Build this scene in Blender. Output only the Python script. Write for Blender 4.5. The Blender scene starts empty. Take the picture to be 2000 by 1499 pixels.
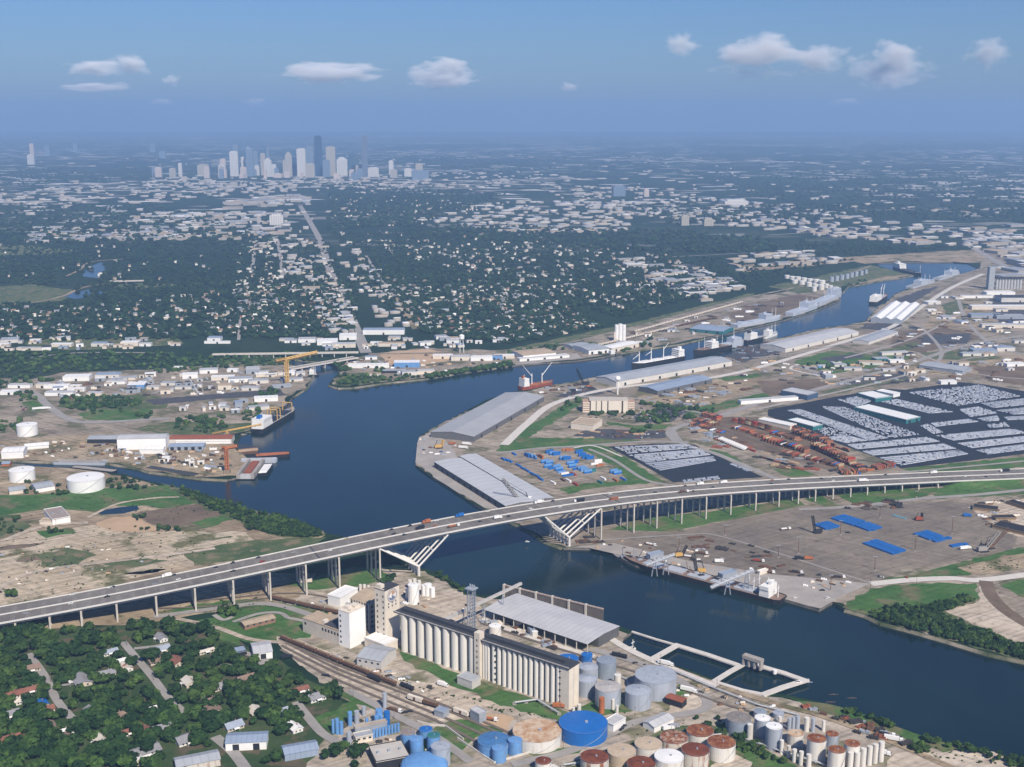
import bpy, math, random
import numpy as np
from mathutils import Vector, Matrix, noise as mnoise
from mathutils.geometry import tessellate_polygon

R = random.Random(7)
SC = bpy.context.scene
COL = SC.collection
D2R = math.radians

# ------------------------------------------------------------------ camera
CAM_H, FOC, HOR = 480.0, 2348.0, 227.0       # height in metres, focal length in px of a 2000 px wide frame
PITCH = math.atan((749.5 - HOR) / FOC)
_c, _s = math.cos(PITCH), math.sin(PITCH)
cam_d = bpy.data.cameras.new('camera')
cam = bpy.data.objects.new('camera', cam_d)
COL.objects.link(cam)
cam.location = (0, 0, CAM_H)
cam.rotation_euler = (math.pi / 2 - PITCH, 0, 0)
cam_d.sensor_width = 36
cam_d.lens = 36 * FOC / 2000
cam_d.clip_start = 1
cam_d.clip_end = 120000
SC.camera = cam

# ------------------------------------------------------------------ light and sky
SUN_AZ, SUN_EL = D2R(-64), D2R(44)
world = bpy.data.worlds.new('World')
SC.world = world
world.use_nodes = True
nt = world.node_tree
nt.nodes.clear()
wo = nt.nodes.new('ShaderNodeOutputWorld')
bg = nt.nodes.new('ShaderNodeBackground')
sky = nt.nodes.new('ShaderNodeTexSky')
sky.sky_type = 'NISHITA'
sky.sun_disc = False
sky.sun_elevation = SUN_EL
sky.sun_rotation = math.atan2(math.cos(SUN_AZ), math.sin(SUN_AZ))
sky.altitude = 400
sky.air_density = 1.3
sky.dust_density = 0.4
sky.ozone_density = 3.0
tint = nt.nodes.new('ShaderNodeMix')
tint.data_type = 'RGBA'
tint.blend_type = 'MULTIPLY'
tint.inputs[0].default_value = 1.0
tint.inputs[7].default_value = (0.52, 0.78, 1.36, 1)
nt.links.new(sky.outputs[0], tint.inputs[6])
nt.links.new(tint.outputs[2], bg.inputs[0])
bg.inputs[1].default_value = 0.056
nt.links.new(bg.outputs[0], wo.inputs[0])

sun_d = bpy.data.lights.new('sun', 'SUN')
sun_d.energy = 5.0
sun_d.angle = D2R(0.5)
sun_d.color = (1.0, 0.91, 0.79)
sun = bpy.data.objects.new('sun', sun_d)
COL.objects.link(sun)
sv = Vector((math.cos(SUN_EL) * math.cos(SUN_AZ), math.cos(SUN_EL) * math.sin(SUN_AZ), math.sin(SUN_EL)))
sun.rotation_euler = sv.to_track_quat('Z', 'Y').to_euler()
sun.location = (800, -800, 1500)

SC.view_settings.view_transform = 'Standard'
SC.view_settings.look = 'None'
SC.view_settings.gamma = 1
SC.view_settings.exposure = 0.3
SC.view_settings.use_curve_mapping = False
SC.cycles.max_bounces = 4
SC.cycles.diffuse_bounces = 2
SC.cycles.glossy_bounces = 2
SC.cycles.transmission_bounces = 0
SC.cycles.volume_bounces = 2
SC.cycles.transparent_max_bounces = 4
SC.cycles.use_denoising = True

# ------------------------------------------------------------------ photograph pixel <-> place on the ground
def G(px, py, z=0.0):
    u, v = (px - 1000) / FOC, (749.5 - py) / FOC
    d = (u, _c + v * _s, -_s + v * _c)
    t = (z - CAM_H) / d[2]
    return Vector((d[0] * t, d[1] * t, z))

def PXY(x, y, z):
    z -= CAM_H
    f = y * _c - z * _s
    return 1000 + FOC * x / f, 749.5 - FOC * (y * _s + z * _c) / f

def depth(x, y, z=0):
    return y * _c - (z - CAM_H) * _s

def lift(x, y, py):
    lo, hi = -50.0, 600.0
    for _ in range(40):
        m = (lo + hi) / 2
        if PXY(x, y, m)[1] > py: lo = m
        else: hi = m
    return lo

def pts(flat, z=0.0):
    return [G(flat[i], flat[i + 1], z) for i in range(0, len(flat), 2)]

# ------------------------------------------------------------------ materials
MATS = {}
def nodes_of(name):
    m = bpy.data.materials.new(name)
    m.use_nodes = True
    t = m.node_tree
    b = t.nodes['Principled BSDF']
    return m, t, b

def noise_tex(t, scale, detail=3, rough=0.6, coord=None, vec_scale=None):
    n = t.nodes.new('ShaderNodeTexNoise')
    n.inputs['Scale'].default_value = scale
    n.inputs['Detail'].default_value = detail
    n.inputs['Roughness'].default_value = rough
    if coord == 'object':
        src = t.nodes.new('ShaderNodeTexCoord').outputs['Object']
    else:
        src = t.nodes.new('ShaderNodeNewGeometry').outputs['Position']
    if vec_scale:
        mp = t.nodes.new('ShaderNodeMapping')
        mp.inputs['Scale'].default_value = vec_scale
        t.links.new(src, mp.inputs[0])
        src = mp.outputs[0]
    t.links.new(src, n.inputs['Vector'])
    return n.outputs['Fac']

def ramp(t, fac, stops):
    r = t.nodes.new('ShaderNodeValToRGB')
    e = r.color_ramp.elements
    while len(e) < len(stops): e.new(0.5)
    for k, (p, c) in enumerate(stops):
        e[k].position = p
        e[k].color = (*c, 1) if len(c) == 3 else c
    t.links.new(fac, r.inputs[0])
    return r.outputs[0]

def mixc(t, fac, a, b, mode='MIX'):
    n = t.nodes.new('ShaderNodeMix')
    n.data_type = 'RGBA'
    n.blend_type = mode
    for sock, v in ((n.inputs[0], fac), (n.inputs[6], a), (n.inputs[7], b)):
        if isinstance(v, (int, float)): sock.default_value = v
        elif isinstance(v, tuple): sock.default_value = (*v, 1)
        else: t.links.new(v, sock)
    return n.outputs[2]

def M(name, col, rough=0.75, var=0.18, scale=0.25, metal=0.0, stripes=0, coord=None):
    """weathered single colour; stripes = seams every so many metres along the object's own x"""
    if name in MATS: return MATS[name]
    m, t, b = nodes_of(name)
    lo = tuple(max(0, c * (1 - var)) for c in col)
    hi = tuple(min(0.95, c * (1 + var * 0.7)) for c in col)
    f = noise_tex(t, scale, 4, 0.65, coord)
    c = ramp(t, f, [(0.3, lo), (0.7, hi)])
    if stripes:
        tc = t.nodes.new('ShaderNodeTexCoord')
        w = t.nodes.new('ShaderNodeTexWave')
        w.inputs['Scale'].default_value = 0.314 / stripes * 1.0
        w.inputs['Distortion'].default_value = 0.0
        t.links.new(tc.outputs['Object'], w.inputs[0])
        k = ramp(t, w.outputs['Fac'], [(0.0, (0.86,) * 3), (0.12, (1, 1, 1))])
        c = mixc(t, 1.0, c, k, 'MULTIPLY')
    t.links.new(c, b.inputs['Base Color'])
    b.inputs['Roughness'].default_value = rough
    b.inputs['Metallic'].default_value = metal
    b.inputs['Specular IOR Level'].default_value = 0.3
    MATS[name] = m
    return m

def Mmix(name, a, bcol, scale, lo, hi, rough=0.85, detail=5, c3=None, vec_scale=None, s3=None, streak=0.0):
    """two (or three) colours broken up in patches"""
    if name in MATS: return MATS[name]
    m, t, b = nodes_of(name)
    f = noise_tex(t, scale, detail, 0.65, None, vec_scale)
    c = ramp(t, f, [(lo, a), (hi, bcol)])
    if c3:
        f3 = noise_tex(t, s3 or scale * 3.1, 4, 0.6, None, vec_scale)
        c = mixc(t, ramp(t, f3, [(0.52, (0, 0, 0)), (0.62, (1, 1, 1))]), c, c3)
    fine = noise_tex(t, scale * 12, 3, 0.7)
    c = mixc(t, 1.0, c, ramp(t, fine, [(0.25, (0.72,) * 3), (0.75, (1.0,) * 3)]), 'MULTIPLY')
    if streak:
        for rot, k in ((0.55, 1.0), (-0.62, 0.7)):
            mp = t.nodes.new('ShaderNodeMapping'); mp.vector_type = 'TEXTURE'
            mp.inputs['Rotation'].default_value = (0, 0, rot); mp.inputs['Scale'].default_value = (70, 4.5 / k, 50)
            t.links.new(t.nodes.new('ShaderNodeNewGeometry').outputs['Position'], mp.inputs[0])
            n = t.nodes.new('ShaderNodeTexNoise'); n.inputs['Scale'].default_value = 1.0; n.inputs['Detail'].default_value = 4
            t.links.new(mp.outputs[0], n.inputs['Vector'])
            c = mixc(t, 1.0, c, ramp(t, n.outputs['Fac'], [(0.36, (1 - streak * k,) * 3), (0.5, (1, 1, 1)), (0.68, (1 + streak * 0.35,) * 3)]), 'MULTIPLY')
        pot = noise_tex(t, 0.09, 5, 0.75)
        c = mixc(t, 1.0, c, ramp(t, pot, [(0.33, (0.55, 0.56, 0.52)), (0.43, (1, 1, 1))]), 'MULTIPLY')
    t.links.new(c, b.inputs['Base Color'])
    b.inputs['Roughness'].default_value = rough
    b.inputs['Specular IOR Level'].default_value = 0.2
    MATS[name] = m
    return m

# ------------------------------------------------------------------ mesh builder
class MB:
    def __init__(s):
        s.v, s.f, s.m, s.cm = [], [], [], 0
    def add(s, vs, fs):
        o = len(s.v)
        s.v += [tuple(p) for p in vs]
        s.f += [tuple(i + o for i in f) for f in fs]
        s.m += [s.cm] * len(fs)
        return s
    def box(s, x0, x1, y0, y1, z0, z1, bottom=False):
        f = [(4, 5, 6, 7), (0, 1, 5, 4), (1, 2, 6, 5), (2, 3, 7, 6), (3, 0, 4, 7)]
        if bottom: f.append((3, 2, 1, 0))
        return s.add([(x0, y0, z0), (x1, y0, z0), (x1, y1, z0), (x0, y1, z0), (x0, y0, z1), (x1, y0, z1), (x1, y1, z1), (x0, y1, z1)], f)
    def prism(s, poly, z0, z1, bottom=False):
        n = len(poly)
        a = sum(poly[i][0] * poly[(i + 1) % n][1] - poly[(i + 1) % n][0] * poly[i][1] for i in range(n))
        if a < 0: poly = poly[::-1]
        vs = [(p[0], p[1], z0) for p in poly] + [(p[0], p[1], z1) for p in poly]
        fs = [(i, (i + 1) % n, n + (i + 1) % n, n + i) for i in range(n)] + [tuple(range(n, 2 * n))]
        if bottom: fs.append(tuple(range(n - 1, -1, -1)))
        return s.add(vs, fs)
    def cyl(s, x, y, z0, z1, r, n=12, r2=None, cap=True):
        r2 = r if r2 is None else r2
        vs = [(x + r * math.cos(2 * math.pi * i / n), y + r * math.sin(2 * math.pi * i / n), z0) for i in range(n)]
        vs += [(x + r2 * math.cos(2 * math.pi * i / n), y + r2 * math.sin(2 * math.pi * i / n), z1) for i in range(n)]
        fs = [(i, (i + 1) % n, n + (i + 1) % n, n + i) for i in range(n)]
        if cap: fs.append(tuple(range(n, 2 * n)))
        return s.add(vs, fs)
    def cone(s, x, y, z0, z1, r, n=24):
        vs = [(x + r * math.cos(2 * math.pi * i / n), y + r * math.sin(2 * math.pi * i / n), z0) for i in range(n)] + [(x, y, z1)]
        return s.add(vs, [(i, (i + 1) % n, n) for i in range(n)])
    def dome(s, x, y, z0, r, h, n=20, k=4):
        vs = []
        for j in range(k):
            a = math.pi / 2 * j / k
            for i in range(n):
                vs.append((x + r * math.cos(a) * math.cos(2 * math.pi * i / n), y + r * math.cos(a) * math.sin(2 * math.pi * i / n), z0 + h * math.sin(a)))
        vs.append((x, y, z0 + h))
        fs = [(j * n + i, j * n + (i + 1) % n, (j + 1) * n + (i + 1) % n, (j + 1) * n + i) for j in range(k - 1) for i in range(n)]
        fs += [((k - 1) * n + i, (k - 1) * n + (i + 1) % n, k * n) for i in range(n)]
        return s.add(vs, fs)
    def tube(s, p, q, r, n=4, r2=None):
        p, q = Vector(p), Vector(q)
        d = q - p
        if d.length < 1e-6: return s
        u = d.orthogonal().normalized()
        w = d.normalized().cross(u)
        r2 = r if r2 is None else r2
        ang = [2 * math.pi * (i + 0.5) / n for i in range(n)]
        vs = [p + (u * math.cos(a) + w * math.sin(a)) * r for a in ang] + [q + (u * math.cos(a) + w * math.sin(a)) * r2 for a in ang]
        return s.add(vs, [(i, (i + 1) % n, n + (i + 1) % n, n + i) for i in range(n)] + [tuple(range(n, 2 * n)), tuple(range(n - 1, -1, -1))])
    def gable(s, x0, x1, y0, y1, z0, z1, t=0.35):
        """a pitched roof slab whose ridge runs along x"""
        ym = (y0 + y1) / 2
        p = [(x0, y0, z0), (x1, y0, z0), (x1, ym, z1), (x0, ym, z1), (x1, y1, z0), (x0, y1, z0)]
        q = [(a, b, c - t) for a, b, c in p]
        fs = [(0, 1, 2, 3), (3, 2, 4, 5), (6, 7, 1, 0), (10, 11, 5, 4), (0, 3, 9, 6), (3, 5, 11, 9), (2, 1, 7, 8), (4, 2, 8, 10)]
        return s.add(p + q, fs)
    def lattice(s, p, q, w, r, n=8):
        """a four-chord truss from p to q, w wide"""
        p, q = Vector(p), Vector(q)
        d = (q - p).normalized()
        u = d.orthogonal().normalized() * w / 2
        v = d.cross(u).normalized() * w / 2
        cs = [u + v, u - v, -u - v, -u + v]
        for c in cs: s.tube(p + c, q + c, r, 3)
        for k in range(n):
            a, b = p.lerp(q, k / n), p.lerp(q, (k + 1) / n)
            for i in range(4):
                s.tube(a + cs[i], b + cs[(i + 1) % 4], r * 0.7, 3)
        return s
    def build(s, name, mats, parent=None, loc=None, rz=0.0, smooth=False):
        me = bpy.data.meshes.new(name)
        me.from_pydata(s.v, [], s.f)
        if not isinstance(mats, (list, tuple)): mats = [mats]
        for m in mats: me.materials.append(m)
        if len(mats) > 1: me.polygons.foreach_set('material_index', s.m)
        if smooth: me.polygons.foreach_set('use_smooth', [True] * len(me.polygons))
        me.update()
        o = bpy.data.objects.new(name, me)
        COL.objects.link(o)
        if parent: o.parent = parent
        if loc is not None: o.location = loc
        if rz: o.rotation_euler = (0, 0, rz)
        return o

def tag(o, label=None, cat=None, group=None, kind=None):
    if label: o['label'] = label
    if cat: o['category'] = cat
    if group: o['group'] = group
    if kind: o['kind'] = kind
    return o

def thing(name, label, cat, loc=(0, 0, 0), rz=0.0, group=None):
    o = bpy.data.objects.new(name, None)
    COL.objects.link(o)
    o.location = loc
    o.rotation_euler = (0, 0, rz)
    return tag(o, label, cat, group)

def dup(o, loc=None, rz=None, label=None, group=None, parent=None, scale=None, mats=None):
    """copy a thing with its parts and sub-parts; mats swaps materials by slot on the copies' objects"""
    c = o.copy()
    COL.objects.link(c)
    if parent: c.parent = parent
    if loc is not None: c.location = loc
    if rz is not None: c.rotation_euler = (0, 0, rz)
    if scale is not None: c.scale = scale if isinstance(scale, tuple) else (scale,) * 3
    if label: c['label'] = label
    if group: c['group'] = group
    if mats and c.type == 'MESH':
        for k, mm in enumerate(mats):
            if k < len(c.material_slots) and mm:
                c.material_slots[k].link = 'OBJECT'
                c.material_slots[k].material = mm
    for ch in o.children:
        dup(ch, parent=c, mats=mats)
    return c

def ang(a, b):
    return math.atan2(b[1] - a[1], b[0] - a[0])

def pang(x0, y0, x1, y1, z=0):
    return ang(G(x0, y0, z), G(x1, y1, z))

def poly_mesh(name, poly3, mat, holes=()):
    loops = [[Vector(p) for p in poly3]] + [[Vector(p) for p in h] for h in holes]
    tris = tessellate_polygon(loops)
    vs = [p for l in loops for p in l]
    fs = []
    for a, b, c in tris:
        if (vs[b] - vs[a]).cross(vs[c] - vs[a]).z < 0: b, c = c, b
        fs.append((a, b, c))
    mb = MB()
    mb.add(vs, fs)
    return mb.build(name, mat)

ZI = [0]
def zlev(base):
    ZI[0] += 1
    return base + 0.002 * ZI[0]

def roughen(poly, step, amp, rng):
    out = []
    n = len(poly)
    for i in range(n):
        a, b = poly[i], poly[(i + 1) % n]
        k = max(1, min(40, int((b - a).length / step)))
        nrm = Vector((-(b - a).y, (b - a).x, 0))
        if nrm.length > 0: nrm.normalize()
        for j in range(k):
            q = a.lerp(b, j / k)
            if j and amp: q = q + nrm * rng.uniform(-amp, amp)
            out.append(keep_ashore(q))
    return out

SHORE = []
def keep_ashore(q):
    """a land sheet's edge never hangs out over the channel"""
    if not SHORE or not (-1300 < q.x < 2400 and 600 < q.y < 4300): return q
    ins, best, bd = False, None, 1e18
    for (a, b) in SHORE:
        if (a[1] > q.y) != (b[1] > q.y) and q.x < (b[0] - a[0]) * (q.y - a[1]) / (b[1] - a[1]) + a[0]: ins = not ins
        dx, dy = b[0] - a[0], b[1] - a[1]
        t = max(0, min(1, ((q.x - a[0]) * dx + (q.y - a[1]) * dy) / (dx * dx + dy * dy + 1e-9)))
        ex, ey = a[0] + dx * t - q.x, a[1] + dy * t - q.y
        d = ex * ex + ey * ey
        if d < bd: bd, best = d, (q.x + ex, q.y + ey)
    if ins or bd < 9:
        return Vector((best[0], best[1], q.z))
    return q

def smooth_line(ps, k=6):
    out = []
    n = len(ps)
    for i in range(n - 1):
        p0, p1, p2, p3 = ps[max(i - 1, 0)], ps[i], ps[i + 1], ps[min(i + 2, n - 1)]
        for j in range(k):
            t = j / k
            out.append(0.5 * ((2 * p1) + (p2 - p0) * t + (2 * p0 - 5 * p1 + 4 * p2 - p3) * t * t + (3 * p1 - p0 - 3 * p2 + p3) * t ** 3))
    out.append(ps[-1])
    return out

def patch(name, mat, flat, base=0.1, kind='structure', rough=None):
    z = zlev(base)
    poly = [Vector((p.x, p.y, z)) for p in pts(flat)]
    poly = roughen(poly, (rough or 4) * 3, rough or 0, R)
    o = poly_mesh(name, poly, mat)
    o['kind'] = kind
    return o

def strip(ps, w, name, mat, z, parent=None, off=0.0):
    vs, n = [], len(ps)
    for i in range(n):
        d = ps[min(i + 1, n - 1)] - ps[max(i - 1, 0)]
        nr = Vector((-d.y, d.x, 0)).normalized()
        zz = z if z is not None else ps[i].z
        for sgn in (-1, 1):
            q = ps[i] + nr * (off + sgn * w / 2)
            vs.append((q.x, q.y, zz))
    mb = MB()
    mb.add(vs, [(2 * i, 2 * i + 1, 2 * i + 3, 2 * i + 2)[::-1] for i in range(n - 1)])
    return mb.build(name, mat, parent)

def road(name, mat, flat, w, base=0.3, kind='structure', k=5):
    ps = smooth_line(pts(flat), k)
    o = strip(ps, w, name, mat, zlev(base))
    o['kind'] = kind
    return o

# ------------------------------------------------------------------ colours
CONC = M('concrete', (0.34, 0.31, 0.275), 0.85, 0.2, 0.04)
CONC_L = M('pale concrete', (0.58, 0.54, 0.48), 0.85, 0.12, 0.15)
STEEL_G = M('grey steel', (0.30, 0.33, 0.37), 0.5, 0.15, 0.2)
WHITE = M('white paint', (0.78, 0.77, 0.74), 0.6, 0.08, 0.1)
CREAM = M('cream concrete', (0.66, 0.59, 0.49), 0.8, 0.1, 0.12)
DARK = M('dark opening', (0.02, 0.022, 0.026), 0.7, 0.2, 0.2)
GLASS = M('dark window glass', (0.03, 0.045, 0.06), 0.15, 0.1, 0.2)
BLACK = M('black steel', (0.03, 0.03, 0.033), 0.6, 0.2, 0.4)
BROWN = M('rusty brown steel', (0.14, 0.075, 0.045), 0.8, 0.35, 0.3)
YEL = M('ochre crane paint', (0.55, 0.34, 0.10), 0.6, 0.15, 0.3)
ORANGE = M('orange red oxide', (0.40, 0.135, 0.05), 0.7, 0.25, 0.3)
REDOX = M('red oxide', (0.27, 0.085, 0.045), 0.8, 0.2, 0.2)
BLUE = M('strong blue paint', (0.015, 0.13, 0.42), 0.45, 0.10, 0.15)
BLUE_L = M('light blue paint', (0.13, 0.29, 0.55), 0.5, 0.12, 0.15)
TEAL = M('teal green paint', (0.03, 0.16, 0.17), 0.6, 0.1, 0.3)
ROOF_G = M('grey sheet roof', (0.36, 0.38, 0.40), 0.55, 0.12, 0.05, 0, 6)
ROOF_L = M('pale sheet roof', (0.48, 0.48, 0.48), 0.55, 0.12, 0.05, 0, 6)
ROOF_W = M('white sheet roof', (0.80, 0.79, 0.76), 0.5, 0.06, 0.05, 0, 8)
ROOF_D = M('dark tar roof', (0.045, 0.048, 0.056), 0.8, 0.2, 0.08)
ROOF_T = M('tan gravel roof', (0.42, 0.33, 0.23), 0.9, 0.2, 0.1)
ROOF_B = M('blue grey sheet roof', (0.27, 0.33, 0.42), 0.5, 0.12, 0.06, 0, 4)
ASPH = M('asphalt', (0.065, 0.066, 0.07), 0.9, 0.25, 0.06)
ASPH_D = M('black asphalt', (0.017, 0.022, 0.031), 0.9, 0.25, 0.05)
ROADC = M('worn road', (0.30, 0.28, 0.255), 0.9, 0.16, 0.06)
DECKM = Mmix('bridge deck paving', (0.165, 0.15, 0.132), (0.225, 0.207, 0.184), 0.02, 0.35, 0.65, 0.9, 4, None, (1, 1, 1))
PAINT = M('road paint', (0.72, 0.70, 0.62), 0.7, 0.1, 0.2)
GRASS = Mmix('mown grass', (0.048, 0.125, 0.026), (0.10, 0.185, 0.052), 0.015, 0.35, 0.65, 0.95, 6, (0.16, 0.155, 0.075), None, 0.03, 0.18)
GRASS_R = Mmix('rough grass', (0.05, 0.095, 0.03), (0.13, 0.15, 0.065), 0.02, 0.35, 0.65, 0.95, 5, (0.22, 0.18, 0.11), None, 0.05)
DIRT = Mmix('bare earth', (0.27, 0.205, 0.13), (0.47, 0.375, 0.255), 0.012, 0.35, 0.65, 0.95, 6, (0.15, 0.145, 0.07), None, 0.02, 0.3)
SAND = Mmix('pale sand', (0.44, 0.36, 0.27), (0.62, 0.53, 0.42), 0.015, 0.35, 0.65, 0.95, 6, None, None, None, 0.28)
TANF = M('tan earth', (0.46, 0.32, 0.20), 0.95, 0.15, 0.03)
MUD = Mmix('brown mud', (0.13, 0.095, 0.065), (0.22, 0.165, 0.115), 0.02, 0.35, 0.65, 0.95, 5)
GRAVEL = Mmix('grey gravel', (0.24, 0.198, 0.148), (0.43, 0.362, 0.28), 0.012, 0.35, 0.65, 0.95, 6, (0.155, 0.15, 0.085), None, 0.022, 0.32)
YARD = Mmix('stained yard concrete', (0.185, 0.156, 0.124), (0.30, 0.253, 0.198), 0.006, 0.33, 0.67, 0.9, 7, (0.20, 0.172, 0.140), None, 0.013, 0.2)
PALE = Mmix('pale yard dirt', (0.33, 0.28, 0.22), (0.56, 0.48, 0.385), 0.014, 0.35, 0.65, 0.95, 6, (0.19, 0.18, 0.10), None, 0.022, 0.3)
SCRUB = Mmix('sandy scrub', (0.47, 0.375, 0.255), (0.58, 0.485, 0.355), 0.01, 0.4, 0.6, 0.95, 6, (0.155, 0.15, 0.065), (1, 1.0, 1), 0.02, 0.3)
# ------------------------------------------------------------------ land, water, air
def ground_material():
    m, t, b = nodes_of('land cover')
    big = noise_tex(t, 0.0011, 6, 0.62)
    c = ramp(t, big, [(0.38, (0.010, 0.030, 0.014)), (0.55, (0.018, 0.042, 0.019)), (0.72, (0.060, 0.075, 0.045))])
    fine = noise_tex(t, 0.035, 4, 0.7)
    c = mixc(t, 1.0, c, ramp(t, fine, [(0.3, (0.6,) * 3), (0.7, (1.15,) * 3)]), 'MULTIPLY')
    # the far town: roofs and yards too small to tell apart, in loose districts
    pos = t.nodes.new('ShaderNodeNewGeometry').outputs['Position']
    vo = t.nodes.new('ShaderNodeTexVoronoi')
    vo.inputs['Scale'].default_value = 0.012
    mp = t.nodes.new('ShaderNodeMapping')
    mp.inputs['Scale'].default_value = (0.55, 1.0, 1.0)
    t.links.new(pos, mp.inputs[0])
    t.links.new(mp.outputs[0], vo.inputs['Vector'])
    sep = t.nodes.new('ShaderNodeSeparateColor')
    t.links.new(vo.outputs['Color'], sep.inputs[0])
    dist = noise_tex(t, 0.00042, 4, 0.6, None, (1.0, 1.0, 1.0))
    add = t.nodes.new('ShaderNodeMath'); add.operation = 'MULTIPLY_ADD'
    t.links.new(dist, add.inputs[0]); add.inputs[1].default_value = 1.5; t.links.new(sep.outputs[0], add.inputs[2])
    spec = ramp(t, add.outputs[0], [(0.0, (0, 0, 0)), (1.0, (0, 0, 0))])
    th = t.nodes.new('ShaderNodeMath'); th.operation = 'GREATER_THAN'
    t.links.new(add.outputs[0], th.inputs[0]); th.inputs[1].default_value = 1.62
    sy = t.nodes.new('ShaderNodeSeparateXYZ'); t.links.new(pos, sy.inputs[0])
    far = t.nodes.new('ShaderNodeMapRange')
    t.links.new(sy.outputs[1], far.inputs[0])
    far.inputs[1].default_value = 4200; far.inputs[2].default_value = 6500
    mul = t.nodes.new('ShaderNodeMath'); mul.operation = 'MULTIPLY'
    t.links.new(th.outputs[0], mul.inputs[0]); t.links.new(far.outputs[0], mul.inputs[1])
    tone = ramp(t, sep.outputs[1], [(0.0, (0.16, 0.15, 0.13)), (0.5, (0.36, 0.34, 0.31)), (1.0, (0.7, 0.68, 0.64))])
    c = mixc(t, mul.outputs[0], c, tone)
    t.links.new(c, b.inputs['Base Color'])
    b.inputs['Roughness'].default_value = 0.95
    b.inputs['Specular IOR Level'].default_value = 0.1
    return m

# the ship channel's edge, clockwise from the near bank at the right; q = quay wall, n = natural bank
CH = [
 (2350,1575,'n'),(2000,1482,'n'),(1880,1456,'n'),(1800,1438,'n'),(1740,1416,'n'),(1690,1397,'n'),(1640,1381,'n'),(1590,1369,'n'),(1540,1358,'n'),
 (1490,1352,'n'),(1470,1352,'n'),(1420,1338,'n'),(1398,1328,'n'),(1350,1310,'n'),(1300,1294,'q'),(1268,1286,'q'),(1216,1264,'q'),(1216,1248,'q'),(1236,1233,'q'),(1180,1212,'q'),(985,1164,'n'),
 (940,1163,'n'),(905,1155,'n'),(882,1132,'n'),(855,1118,'n'),(820,1108,'n'),(790,1088,'n'),(740,1068,'n'),(690,1052,'n'),(640,1042,'n'),(600,1022,'n'),(562,1012,'n'),(500,998,'n'),
 (462,991,'n'),(415,975,'n'),(375,960,'n'),(325,947,'n'),(295,941,'n'),(242,926,'n'),(217,925,'n'),(135,915,'n'),(37,910,'n'),(-200,903,'n'),
 (-200,893,'n'),(0,898,'n'),(100,902,'n'),(207,904,'n'),(270,914,'n'),(290,921,'n'),(392,934,'n'),(445,937,'q'),(466,932,'q'),(476,912,'q'),(500,900,'q'),(470,886,'q'),(462,868,'q'),(470,848,'n'),(505,838,'q'),(528,812,'q'),(560,790,'q'),
 (572,775,'n'),(600,757,'n'),(606,742,'n'),(612,732,'n'),(600,720,'n'),(570,712,'n'),(540,703,'n'),(548,699,'n'),(600,705,'n'),(632,708,'n'),(660,714,'n'),(664,726,'n'),
 (648,742,'n'),(642,752,'n'),(660,758,'n'),(690,757,'n'),(750,748,'n'),(830,740,'n'),(900,728,'n'),(1000,714,'q'),(1060,709,'q'),(1125,705,'q'),(1180,697,'q'),(1210,690,'n'),(1280,679,'n'),(1330,672,'n'),(1372,662,'q'),
 (1420,652,'q'),(1470,640,'q'),(1530,626,'q'),(1600,604,'q'),(1638,588,'q'),(1645,573,'n'),(1656,560,'n'),(1690,554,'n'),(1725,547,'n'),(1760,543,'n'),(1784,538,'n'),(1760,533,'q'),(1735,526,'q'),(1715,520,'q'),
 (1716,514,'q'),(1760,513,'q'),(1885,512,'q'),(1912,524,'q'),(1895,531,'q'),(1830,547,'q'),(1775,563,'q'),(1748,574,'q'),(1733,588,'q'),(1715,600,'q'),(1690,627,'q'),(1660,634,'q'),(1600,642,'q'),(1500,666,'q'),
 (1428,694,'q'),(1330,708,'q'),(1165,735,'q'),(1128,745,'q'),(1060,755,'q'),(1035,762,'q'),(1000,766,'q'),(950,781,'q'),(900,808,'q'),(850,834,'q'),(820,851,'q'),(815,866,'q'),(811,908,'q'),(837,927,'q'),(875,950,'q'),(925,984,'q'),(943,994,'q'),
 (985,1012,'n'),(1030,1035,'n'),(1062,1056,'n'),(1100,1070,'q'),(1140,1071,'q'),(1186,1071,'q'),(1203,1087,'q'),(1240,1104,'q'),(1380,1137,'q'),(1522,1168,'q'),(1600,1191,'q'),(1626,1176,'q'),(1650,1190,'n'),(1690,1201,'n'),(1720,1216,'n'),
 (1780,1231,'n'),(1850,1251,'n'),(1930,1276,'n'),(2000,1291,'n'),(2350,1375,'n')]
chan = [G(a, b) for a, b, _ in CH]
GX, GY0, GY1 = 30000, -2500, 39000
SHORE += [((chan[i].x, chan[i].y), (chan[(i + 1) % len(chan)].x, chan[(i + 1) % len(chan)].y)) for i in range(len(chan))]
outer = [Vector((-GX, GY0, 0)), Vector((GX, GY0, 0)), Vector((GX, GY1, 0)), Vector((-GX, GY1, 0))]
ground = poly_mesh('ground', outer, ground_material(), [chan])
ground['kind'] = 'structure'

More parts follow.
